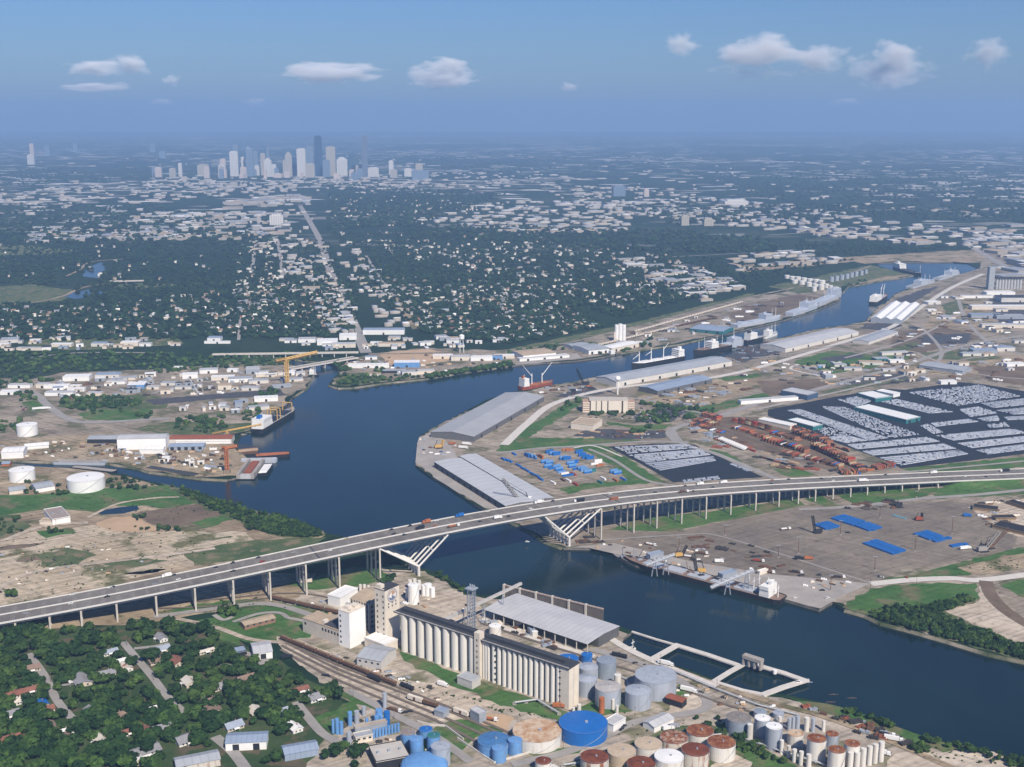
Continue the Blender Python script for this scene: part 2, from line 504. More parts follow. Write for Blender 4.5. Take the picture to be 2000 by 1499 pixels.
def water_material():
    m, t, b = nodes_of('channel water')
    f = noise_tex(t, 0.006, 4, 0.6, None, (1, 0.5, 1))
    t.links.new(ramp(t, f, [(0.35, (0.004, 0.014, 0.017)), (0.65, (0.008, 0.024, 0.027))]), b.inputs['Base Color'])
    b.inputs['IOR'].default_value = 1.33
    b.inputs['Specular IOR Level'].default_value = 0.42
    b.inputs['Roughness'].default_value = 0.1
    wind = noise_tex(t, 0.004, 5, 0.65, None, (1, 0.35, 1))
    mr = t.nodes.new('ShaderNodeMapRange'); t.links.new(wind, mr.inputs[0]); mr.inputs[1].default_value = 0.35; mr.inputs[2].default_value = 0.7; mr.inputs[3].default_value = 0.05; mr.inputs[4].default_value = 0.22
    t.links.new(mr.outputs[0], b.inputs['Roughness'])
    n = noise_tex(t, 0.35, 3, 0.6, None, (1, 0.6, 1))
    bp = t.nodes.new('ShaderNodeBump')
    bp.inputs['Strength'].default_value = 0.35
    bp.inputs['Distance'].default_value = 0.5
    t.links.new(n, bp.inputs['Height'])
    t.links.new(bp.outputs[0], b.inputs['Normal'])
    return m
WATER = water_material()
WZ = -2.6
wb = MB()
wb.add([(-1500, 500, WZ), (2600, 500, WZ), (2600, 4300, WZ), (-1500, 4300, WZ)], [(0, 1, 2, 3)])
tag(wb.build('water', WATER), kind='structure')

BANKM = Mmix('river bank', (0.07, 0.085, 0.04), (0.30, 0.26, 0.20), 0.03, 0.4, 0.65, 0.95, 5)
QUAYM = Mmix('quay wall', (0.10, 0.09, 0.08), (0.26, 0.235, 0.20), 0.04, 0.35, 0.65, 0.9, 4)
n_ch = len(CH)
area = sum(chan[i].x * chan[(i + 1) % n_ch].y - chan[(i + 1) % n_ch].x * chan[i].y for i in range(n_ch))
qb, nb = MB(), MB()
for i in range(n_ch):
    a, b = chan[i], chan[(i + 1) % n_ch]
    d = (b - a); nr = Vector((-d.y, d.x, 0)).normalized() * (1 if area > 0 else -1)
    nat = CH[i][2] == 'n'
    off = 4.0 if nat else 0.0
    tgt = nb if nat else qb
    k = max(1, int(d.length / 8)) if nat else 1
    for j in range(k):
        p, q = a.lerp(b, j / k), a.lerp(b, (j + 1) / k)
        o1 = off * (0.4 + 1.2 * mnoise.noise(p * 0.05) ** 2 * 4) if nat else 0
        tgt.add([p, q, q + nr * off + Vector((0, 0, -4)), p + nr * off + Vector((0, 0, -4))], [(0, 1, 2, 3)])
tag(nb.build('river_bank', BANKM), kind='structure')
tag(qb.build('quay_wall', QUAYM), kind='structure')

# ---- land cover, patch by patch
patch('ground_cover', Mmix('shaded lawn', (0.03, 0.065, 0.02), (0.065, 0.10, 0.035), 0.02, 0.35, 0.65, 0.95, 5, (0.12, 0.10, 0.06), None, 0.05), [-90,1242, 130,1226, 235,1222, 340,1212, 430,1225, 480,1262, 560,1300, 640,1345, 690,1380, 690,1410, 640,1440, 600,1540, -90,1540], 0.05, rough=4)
patch('dirt_ground', DIRT, [-90,1205, 160,1180, 330,1150, 520,1118, 620,1120, 600,1150, 560,1180, 430,1195, 330,1212, 235,1222, 130,1227, -90,1243], 0.06, rough=5)
patch('gravel_yard', PALE, [560,1178, 640,1130, 745,1110, 830,1116, 870,1135, 905,1162, 985,1172, 1180,1216, 1230,1240, 1212,1262, 1268,1290, 1395,1333, 1480,1358, 1600,1376, 1700,1408, 1830,1455, 2050,1520, 2050,1560, 560,1560, 640,1440, 690,1410, 690,1380, 600,1310, 545,1250], 0.07, rough=3)
patch('sandy_ground', SAND, [540,1243, 592,1252, 700,1300, 800,1330, 880,1345, 965,1372, 990,1388, 945,1405, 930,1425, 880,1412, 820,1398, 740,1368, 660,1330, 575,1290], 0.1, rough=4)
patch('sandy_ground', SAND, [640,1195, 700,1160, 800,1145, 900,1165, 950,1195, 900,1215, 760,1200], 0.1, rough=4)
patch('sandy_ground', TANF, [880,1408, 960,1395, 1005,1402, 990,1432, 910,1442], 0.12, rough=3)
patch('grass_field', GRASS, [418,1200, 560,1180, 640,1196, 606,1246, 500,1262, 432,1228], 0.09, 'stuff', rough=3)
rs_ = random.Random(12)
for k in range(46):
    x, y = rs_.uniform(-40, 460), rs_.uniform(1040, 1165)
    if y > 1188 - 0.24 * x: continue
    w, h = rs_.uniform(14, 55), rs_.uniform(2.0, 5.5)
    f = []
    for j in range(10):
        a = j * 0.628; q = rs_.uniform(0.6, 1.2)
        f += [x + w * q * math.cos(a), y + h * q * math.sin(a) - 0.12 * w * q * math.cos(a)]
    patch('mud_field' if k % 3 == 0 else 'grass_field', MUD if k % 3 == 0 else GRASS_R, f, 0.15, 'stuff', rough=2)
for f in ([305,1197, 375,1181, 455,1174, 505,1172, 440,1191, 330,1203], [345,1216, 420,1207, 478,1240, 468,1262, 430,1250],
          [430,1196, 520,1180, 600,1210, 590,1242, 480,1221], [540,1182, 620,1186, 655,1206, 600,1213], [560,1140, 640,1122, 690,1108, 745,1112, 770,1132, 700,1146, 600,1152],
          [780,1272, 1110,1392, 1120,1412, 1060,1402, 960,1370, 870,1332, 790,1292], [1115,1385, 1180,1362, 1250,1385, 1190,1396, 1120,1404],
          [1000,1472, 1100,1462, 1180,1432, 1195,1420, 1130,1472, 1080,1482], [600,1412, 690,1370, 702,1386, 645,1426], [672,1352, 765,1396, 755,1402, 662,1360],
          [1290,1345, 1335,1338, 1358,1350, 1325,1362], [790,1470, 800,1440, 900,1405, 985,1430, 930,1440, 860,1500]):
    patch('grass_field', GRASS, f, 0.13, 'stuff', rough=3)
patch('grass_field', GRASS_R, [1100,1492, 1200,1456, 1290,1430, 1380,1412, 1440,1442, 1560,1520, 1100,1540], 0.13, 'stuff', rough=3)
patch('grass_field', GRASS, [1385,1402, 1460,1440, 1570,1510, 1500,1515, 1420,1452], 0.14, 'stuff', rough=2)
patch('grass_field', GRASS, [1540,1362, 1640,1383, 1740,1418, 1830,1446, 1950,1478, 2060,1510, 1960,1515, 1800,1456, 1700,1418, 1600,1388], 0.14, 'stuff', rough=3)
patch('sandy_ground', SAND, [1318,1370, 1362,1350, 1385,1375, 1375,1396, 1330,1402, 1290,1396], 0.14, rough=3)
patch('sandy_ground', SAND, [1750,1472, 1900,1466, 2060,1505, 2060,1560, 1700,1540], 0.14, rough=4)
patch('sandy_ground', SAND, [1390,1495, 1430,1468, 1470,1490, 1460,1520, 1390,1520], 0.15, rough=2)
# beyond the bridge, left bank
patch('dirt_ground', DIRT, [-90,905, 50,909, 140,914, 240,930, 330,952, 420,978, 500,1002, 562,1016, 636,1046, 600,1075, 440,1120, 200,1165, -90,1225], 0.05, rough=5)
patch('scrub_ground', SCRUB, [-90,1062, 0,1062, 60,1040, 180,1026, 300,1040, 480,1040, 505,1060, 440,1086, 350,1112, 200,1147, 60,1172, -90,1198], 0.1, rough=6)
patch('grass_field', GRASS, [-90,960, 0,968, 100,964, 200,955, 330,948, 412,972, 345,992, 220,988, 180,1000, 120,994, 0,1008, -90,1012], 0.12, 'stuff', rough=6)
patch('grass_field', GRASS_R, [-90,1012, 40,1006, 62,1028, 30,1050, -90,1066], 0.13, 'stuff', rough=6)
patch('sandy_ground', TANF, [188,1022, 225,1010, 262,1008, 290,1024, 322,1034, 262,1040, 212,1037], 0.14, rough=3)
patch('mud_field', MUD, [275,1000, 390,984, 428,998, 440,1005, 380,1025, 320,1030, 290,1022, 264,1004], 0.14, rough=3)
patch('grass_field', GRASS, [370,1022, 450,1003, 472,1010, 400,1032], 0.16, 'stuff', rough=3)
patch('grass_field', GRASS_R, [360,1078, 480,1058, 560,1052, 640,1050, 600,1072, 500,1090, 380,1106], 0.16, 'stuff', rough=4)
patch('grass_field', GRASS_R, [70,1085, 130,1070, 190,1085, 150,1105, 80,1108], 0.16, 'stuff', rough=5)
patch('grass_field', GRASS_R, [190,1100, 260,1090, 330,1095, 250,1112], 0.16, 'stuff', rough=4)
patch('grass_field', GRASS, [70,1038, 140,1033, 150,1042, 90,1052], 0.16, 'stuff', rough=4)
patch('pond', WATER, [190,1000, 230,992, 268,988, 272,996, 240,1004, 196,1006], 0.2)
patch('grass_field', GRASS_R, [300, 935, 420, 974, 500, 1000, 560, 1013, 636, 1046, 600, 1053, 540, 1047, 470, 1020, 380, 985], 0.18, 'stuff', rough=4)
patch('grass_field', GRASS_R, [1690, 1199, 1745, 1180, 1800, 1188, 1900, 1164, 1905, 1180, 1870, 1210, 1950, 1240, 2060, 1290, 2060, 1303, 1990, 1288, 1850, 1249, 1780, 1229], 0.23, 'stuff', rough=3)
# shipyard side
patch('gravel_yard', GRAVEL, [-90,735, 60,742, 120,728, 300,722, 430,712, 540,706, 600,722, 606,742, 598,757, 560,775, 560,788, 520,812, 500,836, 440,852, 300,858, -90,880], 0.05, rough=5)
patch('dirt_ground', DIRT, [-90,872, 60,856, 180,848, 330,848, 455,856, 462,880, 495,902, 466,930, 392,933, 285,918, 206,903, 100,901, -90,896], 0.08, rough=4)
patch('grass_field', GRASS, [150,811, 195,800, 287,792, 300,812, 262,822, 175,821], 0.12, 'stuff', rough=5)
patch('grass_field', GRASS, [42,786, 85,780, 112,798, 60,806], 0.12, 'stuff', rough=4)
patch('grass_field', GRASS_R, [250,838, 330,824, 440,828, 500,826, 498,838, 440,850, 330,850], 0.12, 'stuff', rough=4)
patch('grass_field', GRASS_R, [110,795, 120,778, 290,770, 330,785, 320,800, 160,800], 0.12, 'stuff', rough=5)
patch('grass_field', GRASS_R, [50,668, 100,660, 350,662, 360,672, 180,684, 60,682], 0.1, 'stuff', rough=8)
patch('grass_field', GRASS_R, [410,705, 520,695, 560,700, 570,712, 480,716], 0.1, 'stuff', rough=8)
patch('asphalt_yard', ASPH, [282,782, 420,770, 545,760, 560,772, 420,780, 300,792], 0.14, rough=3)
# far bank
patch('gravel_yard', GRAVEL, [662,714, 690,700, 740,690, 830,680, 1000,686, 1130,672, 1130,692, 1180,694, 1125,703, 1000,712, 900,726, 830,738, 750,746, 690,755, 650,752, 664,730], 0.05, rough=5)
patch('sandy_ground', TANF, [742,690, 830,682, 880,690, 902,700, 830,713, 755,713], 0.12, rough=5)
patch('grass_field', GRASS_R, [650,752, 668,728, 740,728, 760,742, 690,755], 0.13, 'stuff', rough=5)
patch('wharf_deck', CONC, [1005,711, 1128,690, 1136,700, 1010,714], 0.14)
patch('gravel_yard', GRAVEL, [1110,674, 1280,626, 1460,582, 1600,560, 1640,560, 1640,586, 1560,615, 1440,645, 1370,661, 1280,677, 1200,692, 1130,692], 0.06, rough=6)
patch('grass_field', GRASS_R, [985,684, 1080,664, 1240,630, 1440,580, 1470,572, 1476,578, 1250,638, 1100,670, 1000,690], 0.1, 'stuff', rough=5)
patch('mud_field', MUD, [1420,614, 1475,594, 1560,574, 1605,584, 1540,610, 1440,632], 0.12, rough=6)
patch('grass_field', GRASS_R, [1500,560, 1600,540, 1700,518, 1760,532, 1780,538, 1700,548, 1640,562, 1560,575], 0.1, 'stuff', rough=8)
patch('dirt_ground', DIRT, [1656,558, 1730,540, 1783,537, 1735,546, 1690,553], 0.13, rough=5)
patch('dirt_ground', DIRT, [1640,508, 1690,500, 1800,494, 1900,488, 1930,500, 1915,514, 1760,511, 1690,516], 0.1, rough=9)
patch('dirt_ground', DIRT, [1440,520, 1560,508, 1700,500, 1700,508, 1560,522, 1450,532], 0.08, rough=10)
# right bank
patch('gravel_yard', GRAVEL, [817,856, 813,908, 945,992, 1030,1033, 1064,1055, 1110,1069, 1188,1069, 1206,1086, 1300,1120, 1522,1166, 1600,1189, 1626,1174, 1690,1199, 1850,1249, 2060,1300, 2400,1340, 2400,545, 2060,470, 1920,486, 1914,525, 1832,548, 1778,564, 1750,575, 1735,589, 1717,601, 1692,628, 1660,635, 1600,643, 1500,667, 1430,695, 1165,737, 1060,757, 1035,764, 1000,768, 900,810, 850,836], 0.05, rough=3)
patch('wharf_deck', CONC, [818,858, 815,905, 850,932, 945,992, 985,1000, 900,905, 880,870, 845,842], 0.1)
patch('dirt_ground', DIRT, [1240,765, 1400,742, 1480,735, 1500,750, 1400,790, 1300,805, 1250,790], 0.1, rough=4)
patch('dirt_ground', DIRT, [1740,710, 1830,690, 2060,690, 2060,740, 1880,735, 1780,730], 0.1, rough=5)
patch('dirt_ground', DIRT, [1820,610, 1900,570, 1930,600, 1940,650, 1860,660, 1800,645], 0.1, rough=7)
for f in ([968,882, 1000,848, 1060,818, 1100,792, 1140,777, 1140,786, 1105,812, 1060,838, 1030,856, 1180,856, 1250,860, 1250,866, 1100,873, 1000,882],
          [1185,824, 1240,832, 1312,828, 1300,838, 1258,841, 1185,829], [1118,877, 1160,869, 1190,874, 1230,900, 1292,938, 1300,942, 1220,948, 1150,956, 1110,966, 1092,954, 1140,946, 1226,939, 1200,915, 1150,885],
          [1760,917, 1880,904, 2060,888, 2060,906, 1900,921, 1800,924], [1188,1036, 1260,1013, 1400,998, 1500,983, 1560,973, 1573,988, 1500,1005, 1400,1020, 1330,1036, 1270,1046, 1240,1043],
          [1570,975, 1600,968, 1652,994, 1640,1001], [1632,966, 1720,958, 1862,953, 1790,974, 1672,988], [1830,975, 1822,966, 1880,944, 2060,934, 2060,964],
          [1720,1136, 1850,1106, 1990,1070, 2060,1076, 2060,1098, 1940,1120, 1840,1129], [1640,1188, 1700,1150, 1800,1140, 1906,1140, 1912,1170, 1862,1186, 1730,1212, 1690,1200],
          [1950,1140, 2060,1124, 2060,1182, 1990,1166], [1550,707, 1587,695, 1625,685, 1712,694, 1790,696, 1717,716, 1625,731, 1565,716], [1400,740, 1480,729, 1490,736, 1420,746],
          [1330,800, 1400,790, 1500,765, 1520,770, 1400,805, 1340,812], [1385,878, 1420,885, 1450,905, 1440,905, 1400,890], [1510,918, 1560,915, 1600,930, 1540,932]):
    patch('grass_field', GRASS, f, 0.14, 'stuff', rough=3)
patch('container_yard', GRAVEL, [985,890, 1060,878, 1120,878, 1150,885, 1200,915, 1226,938, 1140,946, 1090,952, 1040,930, 1000,905], 0.16)
patch('asphalt_yard', ASPH_D, [1187,873, 1290,867, 1356,869, 1430,905, 1492,933, 1370,940, 1315,943, 1250,906], 0.18)
patch('asphalt_yard', ASPH_D, [1500,801, 1625,777, 1725,760, 1770,762, 1875,747, 1925,752, 2060,775, 2060,880, 1875,903, 1760,916, 1737,903, 1605,856, 1500,813], 0.18)
patch('asphalt_yard', ASPH, [1120,852, 1150,838, 1300,842, 1300,856, 1200,860], 0.18, rough=2)
patch('asphalt_yard', ASPH, [1240,810, 1330,788, 1350,800, 1310,825, 1240,826], 0.18, rough=2)
patch('asphalt_yard', ASPH, [1085,775, 1150,752, 1165,760, 1180,770, 1110,778], 0.18, rough=2)
patch('asphalt_yard', ASPH, [1400,690, 1500,668, 1540,685, 1450,708], 0.18, rough=2)
patch('dirt_ground', MUD, [1340,815, 1480,815, 1560,850, 1700,915, 1690,925, 1600,915, 1420,860], 0.15, rough=3)
for f in ([1690,632, 1765,632, 1745,648, 1680,642], [1738,590, 1800,566, 1836,560, 1770,600], [1800,655, 1900,652, 1890,672, 1800,672], [1600,700, 1680,690, 1690,698, 1620,708], [1640,742, 1760,730, 1800,745, 1680,756], [1930,585, 2060,580, 2060,640, 1950,630]):
    patch('asphalt_yard', ASPH, f, 0.16, rough=4)
for f in ([1740,650, 1850,640, 1920,660, 1800,690, 1740,680], [1900,720, 2060,700, 2060,760, 1930,745], [1480,745, 1600,740, 1620,755, 1500,775]):
    patch('mud_field', MUD, f, 0.13, rough=5)
for f in ([1700,690, 1790,668, 1800,676, 1720,700], [1800,690, 1900,682, 1960,700, 1900,706, 1810,700], [1840,596, 1870,585, 1890,600, 1850,620], [1600,765, 1720,744, 1800,736, 1720,752, 1620,772]):
    patch('grass_field', GRASS_R, f, 0.15, 'stuff', rough=4)
patch('concrete_yard', YARD, [1110,1068, 1140,1042, 1200,1036, 1330,1040, 1420,1018, 1560,990, 1650,992, 1750,986, 1850,980, 1950,990, 1990,1040, 1978,1074, 1840,1100, 1760,1115, 1704,1140, 1626,1173, 1600,1189, 1522,1166, 1205,1086, 1188,1069], 0.16)
patch('wharf_deck', CONC, [1112,1070, 1200,1062, 1350,1098, 1500,1122, 1700,1141, 1626,1174, 1600,1189, 1522,1166, 1250,1106], 0.2)
patch('sandy_ground', SAND, [1890,992, 2060,968, 2060,1062, 1990,1050, 1930,1020], 0.2, rough=4)
patch('dirt_ground', DIRT, [1870,1110, 1960,1085, 2000,1082, 2060,1096, 1950,1121, 1900,1123], 0.22, rough=4)
patch('sandy_ground', SAND, [1840,1192, 1910,1176, 1915,1144, 1938,1144, 1965,1200, 2060,1258, 2060,1296, 1950,1244], 0.2, rough=3)
# fields and bayou at the far left
patch('grass_field', GRASS_R, [-100,566, 60,556, 140,566, 120,588, 0,600, -100,604], 0.1, 'stuff', rough=12)
patch('grass_field', GRASS_R, [-100,478, 60,480, 160,490, 90,498, -100,500], 0.1, 'stuff', rough=15)
patch('grass_field', GRASS_R, [210,560, 280,553, 360,556, 270,566], 0.1, 'stuff', rough=12)
patch('pond', WATER, [172,522, 200,512, 206,526, 190,544, 160,540], 0.16, rough=6)
patch('pond', WATER, [122,578, 180,564, 204,572, 150,585], 0.16, rough=6)

# ---- roads and tracks
for f, w, m, nm in (
    ([300,1206, 420,1190, 520,1180, 600,1200, 670,1232], 9, ROADC, 'road'), ([330,1206, 420,1226, 490,1250, 560,1256], 6, SAND, 'path'),
    ([455,1216, 505,1200, 545,1198, 562,1208], 5, ROADC, 'road'), ([418,1202, 436,1212, 455,1206], 5, CONC, 'path'), ([562,1208, 600,1216, 640,1232], 5, CONC, 'path'), ([55,1278, 85,1318, 112,1370, 148,1412], 7, ROADC, 'road'), ([240,1255, 265,1285, 295,1320, 330,1365, 366,1398], 7, ROADC, 'road'), ([262,1268, 300,1264, 330,1258], 5, ROADC, 'road'),
    ([420,1440, 455,1470, 485,1510], 9, ROADC, 'road'), ([578,1372, 600,1400, 628,1432, 660,1452], 8, ROADC, 'road'), ([462,1272, 520,1292, 470,1302, 430,1300], 7, ROADC, 'road'),
    ([680,1350, 760,1392, 850,1440, 920,1490], 8, ROADC, 'road'), ([150,1415, 220,1420, 300,1415], 5, ROADC, 'road'), ([120,1340, 160,1335], 4, ROADC, 'road'),
    ([1000,1495, 1100,1472, 1180,1440, 1240,1412, 1330,1397, 1376,1386, 1380,1366, 1350,1345, 1290,1312, 1230,1290, 1150,1268], 9, ROADC, 'road'),
    ([1270,1290, 1400,1338, 1500,1372, 1600,1398, 1700,1434, 1800,1475, 1900,1520], 7, DIRT, 'path'), ([1180,1240, 1225,1268, 1290,1298, 1400,1342], 8, CONC_L, 'road'),
    ([940,1210, 1020,1240, 1100,1266, 1160,1285], 8, CONC_L, 'road'),
    ([-60,1082, 0,1060, 60,1036, 110,1026, 172,1022], 8, SAND, 'path'), ([172,1012, 230,985, 300,974, 350,972], 5, SAND, 'path'), ([-30,1170, 60,1120, 200,1100, 330,1085, 420,1072], 7, SAND, 'path'),
    ([-60,760, 55,765, 90,790, 125,815, 175,826, 330,818], 14, ROADC, 'road'), ([120,760, 220,752, 330,748, 420,745, 560,728], 9, ROADC, 'road'), ([300,770, 360,745, 380,735], 8, ROADC, 'road'),
    ([60,700, 150,690, 330,690], 8, ROADC, 'road'), ([720,692, 860,690, 1000,684, 1110,670, 1260,634, 1460,582, 1620,548, 1700,520], 12, GRAVEL, 'road'),
    ([985,870, 1030,828, 1085,788, 1200,759, 1400,737, 1540,702, 1650,668, 1740,640, 1800,600, 1860,562, 1920,536], 14, CONC_L, 'road'),
    ([1110,775, 1250,780, 1330,800, 1400,812], 9, ROADC, 'road'),
    ([1325,866, 1312,840, 1400,815, 1480,790, 1600,760, 1760,716, 1900,672, 2060,650], 14, ROADC, 'road'), ([1312,842, 1335,868, 1400,888, 1500,930, 1540,945], 11, ROADC, 'road'),
    ([975,886, 1060,876, 1120,873, 1250,864, 1345,865], 8, ROADC, 'road'), ([1150,878, 1200,900, 1260,938, 1320,950], 6, ROADC, 'road'), ([1120,876, 1160,872, 1215,893], 4, CONC_L, 'path'),
    ([1560,996, 1670,990, 1800,975, 1900,968, 2060,952], 9, ROADC, 'road'), ([1700,1142, 1780,1134, 1860,1131, 1920,1134, 2060,1116], 12, CONC_L, 'road'),
    ([1925,1136, 1940,1170, 1980,1205, 2060,1250], 14, MUD, 'path'), ([1800,640, 1840,690, 1800,735], 8, ROADC, 'road'), ([1870,580, 1890,630, 1950,680, 2060,700], 10, ROADC, 'road'),
    ([1560,712, 1545,722, 1600,735], 6, CONC_L, 'path'), ([1550,715, 1640,740, 1700,742], 8, ROADC, 'road'), ([1760,924, 1870,914, 2060,896], 6, ROADC, 'road'),
    ([1100,1062, 1330,1046, 1420,1052, 1700,1140], 3, ROADC, 'path'), ([1480,800, 1700,752, 1900,700, 2060,690], 8, CONC, 'road'), ([1650,700, 1760,670, 1830,640, 1880,610], 7, CONC, 'road'), ([1790,690, 1900,730, 2060,745], 7, CONC, 'road'), ([1870,640, 2060,660], 7, CONC, 'road'), ([1470,700, 1560,690, 1700,660, 1760,640], 7, ROADC, 'road'), ([1890,478, 1930,502, 1990,535, 2080,570], 26, ROADC, 'road'), ([1930,478, 2000,510, 2080,540], 22, ROADC, 'road'),
    ([586,402, 600,425, 625,470, 645,530, 672,590, 715,690], 24, ROADC, 'road'), ([748,552, 770,580, 790,610, 814,644], 20, DIRT, 'road'),
    ([506,430, 499,480, 491,535], 12, ROADC, 'road'), ([540,462, 548,500, 553,545], 14, ROADC, 'road'), ([715,500, 740,540, 770,580], 10, ROADC, 'road'), ([470,620, 466,665], 7, ROADC, 'road'),
    ([-60,390, 90,371, 200,359, 330,352], 40, ROADC, 'road'), ([-60,374, 60,366], 30, ROADC, 'road'), ([-60,602, 60,592, 120,580, 172,560, 270,548], 12, DIRT, 'path'), ([130,540, 155,528, 180,512, 260,505], 10, DIRT, 'path'),
    ([860,360, 1000,352, 1200,350], 30, ROADC, 'road'), ([1500,460, 1700,448, 1900,440, 2060,436], 14, ROADC, 'road'), ([1240,505, 1400,498, 1560,488], 10, ROADC, 'road')):
    road(nm, m, f, w)
TRACK = M('rail track bed', (0.155, 0.125, 0.10), 0.9, 0.25, 0.3)
for f in ([545,1248, 660,1300, 780,1345, 900,1392, 1010,1440], [560,1256, 660,1308, 780,1352, 900,1400, 1000,1446], [550,1262, 650,1312, 760,1358, 880,1408, 960,1444],
          [548,1270, 640,1320, 750,1368, 850,1408, 930,1450], [300,1190, 420,1185, 520,1170, 600,1182, 680,1205, 760,1240], [310,1182, 440,1170, 560,1160, 640,1168, 720,1195],
          [940,1218, 1040,1252, 1130,1280, 1260,1320, 1400,1372, 1500,1400], [1120,690, 1240,652, 1400,612, 1500,585], [1130,694, 1260,655, 1420,615], [1330,822, 1420,850, 1560,912], [1360,826, 1460,855, 1600,912],
          [1400,830, 1500,862, 1640,915], [1480,792, 1620,762, 1800,722, 1950,690], [1690,640, 1760,612, 1830,572, 1880,545]):
    road('rail_track', TRACK, f, 3.0, 0.32)
# ------------------------------------------------------------------ the highway bridge
PYC = [7.605824667565471e-13, -3.388056469007757e-10, -6.214851372035923e-07, 0.00013642450301172527, 0.5596641970723092, 1262.5140784359523]
PZC = [-4.165289558670958e-16, -6.199558352128085e-14, 5.059404726547347e-10, 4.195389510351849e-08, -0.0002284761772697075, -0.007416642502128307, 43.91830744201275]
BW = 43.0
def by(x):
    if x < -508: return 1046 + (x + 508) * 0.37
    if x > 640: return float(np.polyval(PYC, 640)) + (x - 640) * 0.262
    return float(np.polyval(PYC, x))
def bz(x):
    if x < -508: return max(2.0, 11.8 + (x + 508) * 0.045)
    if x > 592: return max(1.2, 7.9 - (x - 592) * 0.042)
    return float(np.polyval(PZC, x))
def bpt(x, w, dz=0.0):
    sl = (by(x + 1) - by(x - 1)) / 2
    n = Vector((-sl, 1, 0)).normalized()
    return Vector((x, by(x), bz(x) + dz)) + n * w
def bang(x):
    return math.atan2(by(x + 1) - by(x - 1), 2)

bridge = thing('highway_bridge', 'long concrete highway bridge climbing over the ship channel on slanted white legs', 'bridge')
XS = [-760 + i * 12 for i in range(0, int((1500 + 760) / 12))]
def ribbon(name, prof, mat, x0=-1e9, x1=1e9, parent=bridge, closed=True):
    """sweep a cross-section [(across, up)] along the bridge"""
    mb = MB()
    xs = [x for x in XS if x0 <= x <= x1]
    vs = [bpt(x, w, dz) for x in xs for w, dz in prof]
    k = len(prof)
    fs = []
    for i in range(len(xs) - 1):
        for j in range(k if closed else k - 1):
            a, b = i * k + j, i * k + (j + 1) % k
            fs.append((a, b, b + k, a + k))
    if closed:
        fs.append(tuple(range(k))[::-1]); fs.append(tuple((len(xs) - 1) * k + j for j in range(k)))
    mb.add(vs, fs)
    return mb.build(name, mat, parent)
ribbon('deck', [(0, 0), (BW, 0), (BW, -0.9), (0, -0.9)][::-1], DECKM)
BCON = M('bridge concrete', (0.50, 0.46, 0.40), 0.85, 0.12, 0.08)
BWHT = M('bridge pale concrete', (0.62, 0.60, 0.56), 0.8, 0.08, 0.08)
for w in (0.0, BW - 0.5):
    ribbon('parapet', [(w - 0.05, 0.95), (w + 0.55, 0.95), (w + 0.55, -0.7), (w - 0.05, -0.7)], BWHT)
ribbon('median_barrier', [(BW / 2 - 0.5, 0.9), (BW / 2 + 0.5, 0.9), (BW / 2 + 0.5, 0.02), (BW / 2 - 0.5, 0.02)], BWHT)
for w in (2, 11.5, 21, 30.5, 39):
    ribbon('girder', [(w, -0.92), (w + 2, -0.92), (w + 2, -2.9), (w, -2.9)], BCON, -760, 600)
mk = MB()
for w in (4.2, 7.9, 11.6, 15.3, 24.5, 28.2, 31.9, 35.6):
    for i in range(-500, 700, 13):
        a, b = bpt(i, w, 0.03), bpt(i + 4, w, 0.03)
        n = (bpt(i, w + 0.1, 0.03) - a)
        mk.add([a - n, b - n, b + n, a + n], [(0, 1, 2, 3)])
for w in (1.6, 20.4, 22.6, 41.3):
    for i in range(-500, 700, 12):
        a, b = bpt(i, w, 0.03), bpt(i + 12, w, 0.03)
        n = (bpt(i, w + 0.09, 0.03) - a)
        mk.add([a - n, b - n, b + n, a + n], [(0, 1, 2, 3)])
tag(mk.build('lane_marking', PAINT, bridge), kind='stuff')
for xx in (-197, 128):
    jt = MB()
    a, b, c, d = bpt(xx, 0.6, 0.04), bpt(xx + 1.6, 0.6, 0.04), bpt(xx + 1.6, BW - 0.6, 0.04), bpt(xx, BW - 0.6, 0.04)
    jt.add([a, b, c, d], [(0, 1, 2, 3)])
    jt.build('expansion_joint', ASPH, bridge)
BENT = [-470, -441, -414, -383, -348, -313, -278, -244, -210, -178, -138, 104, 144, 173, 205, 237, 270, 304, 336, 363, 387, 412, 437, 461, 486, 511, 535, 563]
for x in BENT:
    z = bz(x) - 2.95
    if z < 2: continue
    cb = MB()
    p, q = bpt(x, 1.2), bpt(x, BW - 1.2)
    a = bang(x)
    ux, un = Vector((math.cos(a), math.sin(a), 0)), Vector((-math.sin(a), math.cos(a), 0))
    cc = [p - ux * 0.9, p + ux * 0.9, q + ux * 0.9, q - ux * 0.9]
    cb.prism(cc, z - 1.8, z, True)
    cap = cb.build('cap_beam', BCON, bridge)
    for w in (1.6, 14.6, 28.4, 41.4):
        c = bpt(x, w)
        m = MB()
        m.prism([c - ux * 0.85 - un * 0.85, c + ux * 0.85 - un * 0.85, c + ux * 0.85 + un * 0.85, c - ux * 0.85 + un * 0.85], -0.5, z - 1.8)
        m.build('column', BCON, cap)
    if z > 24:
        m = MB()
        m.prism([p - ux * 0.4, p + ux * 0.4, q + ux * 0.4, q - ux * 0.4], z * 0.55, z * 0.55 + 1.0, True)
        m.build('cross_beam', BCON, cap)
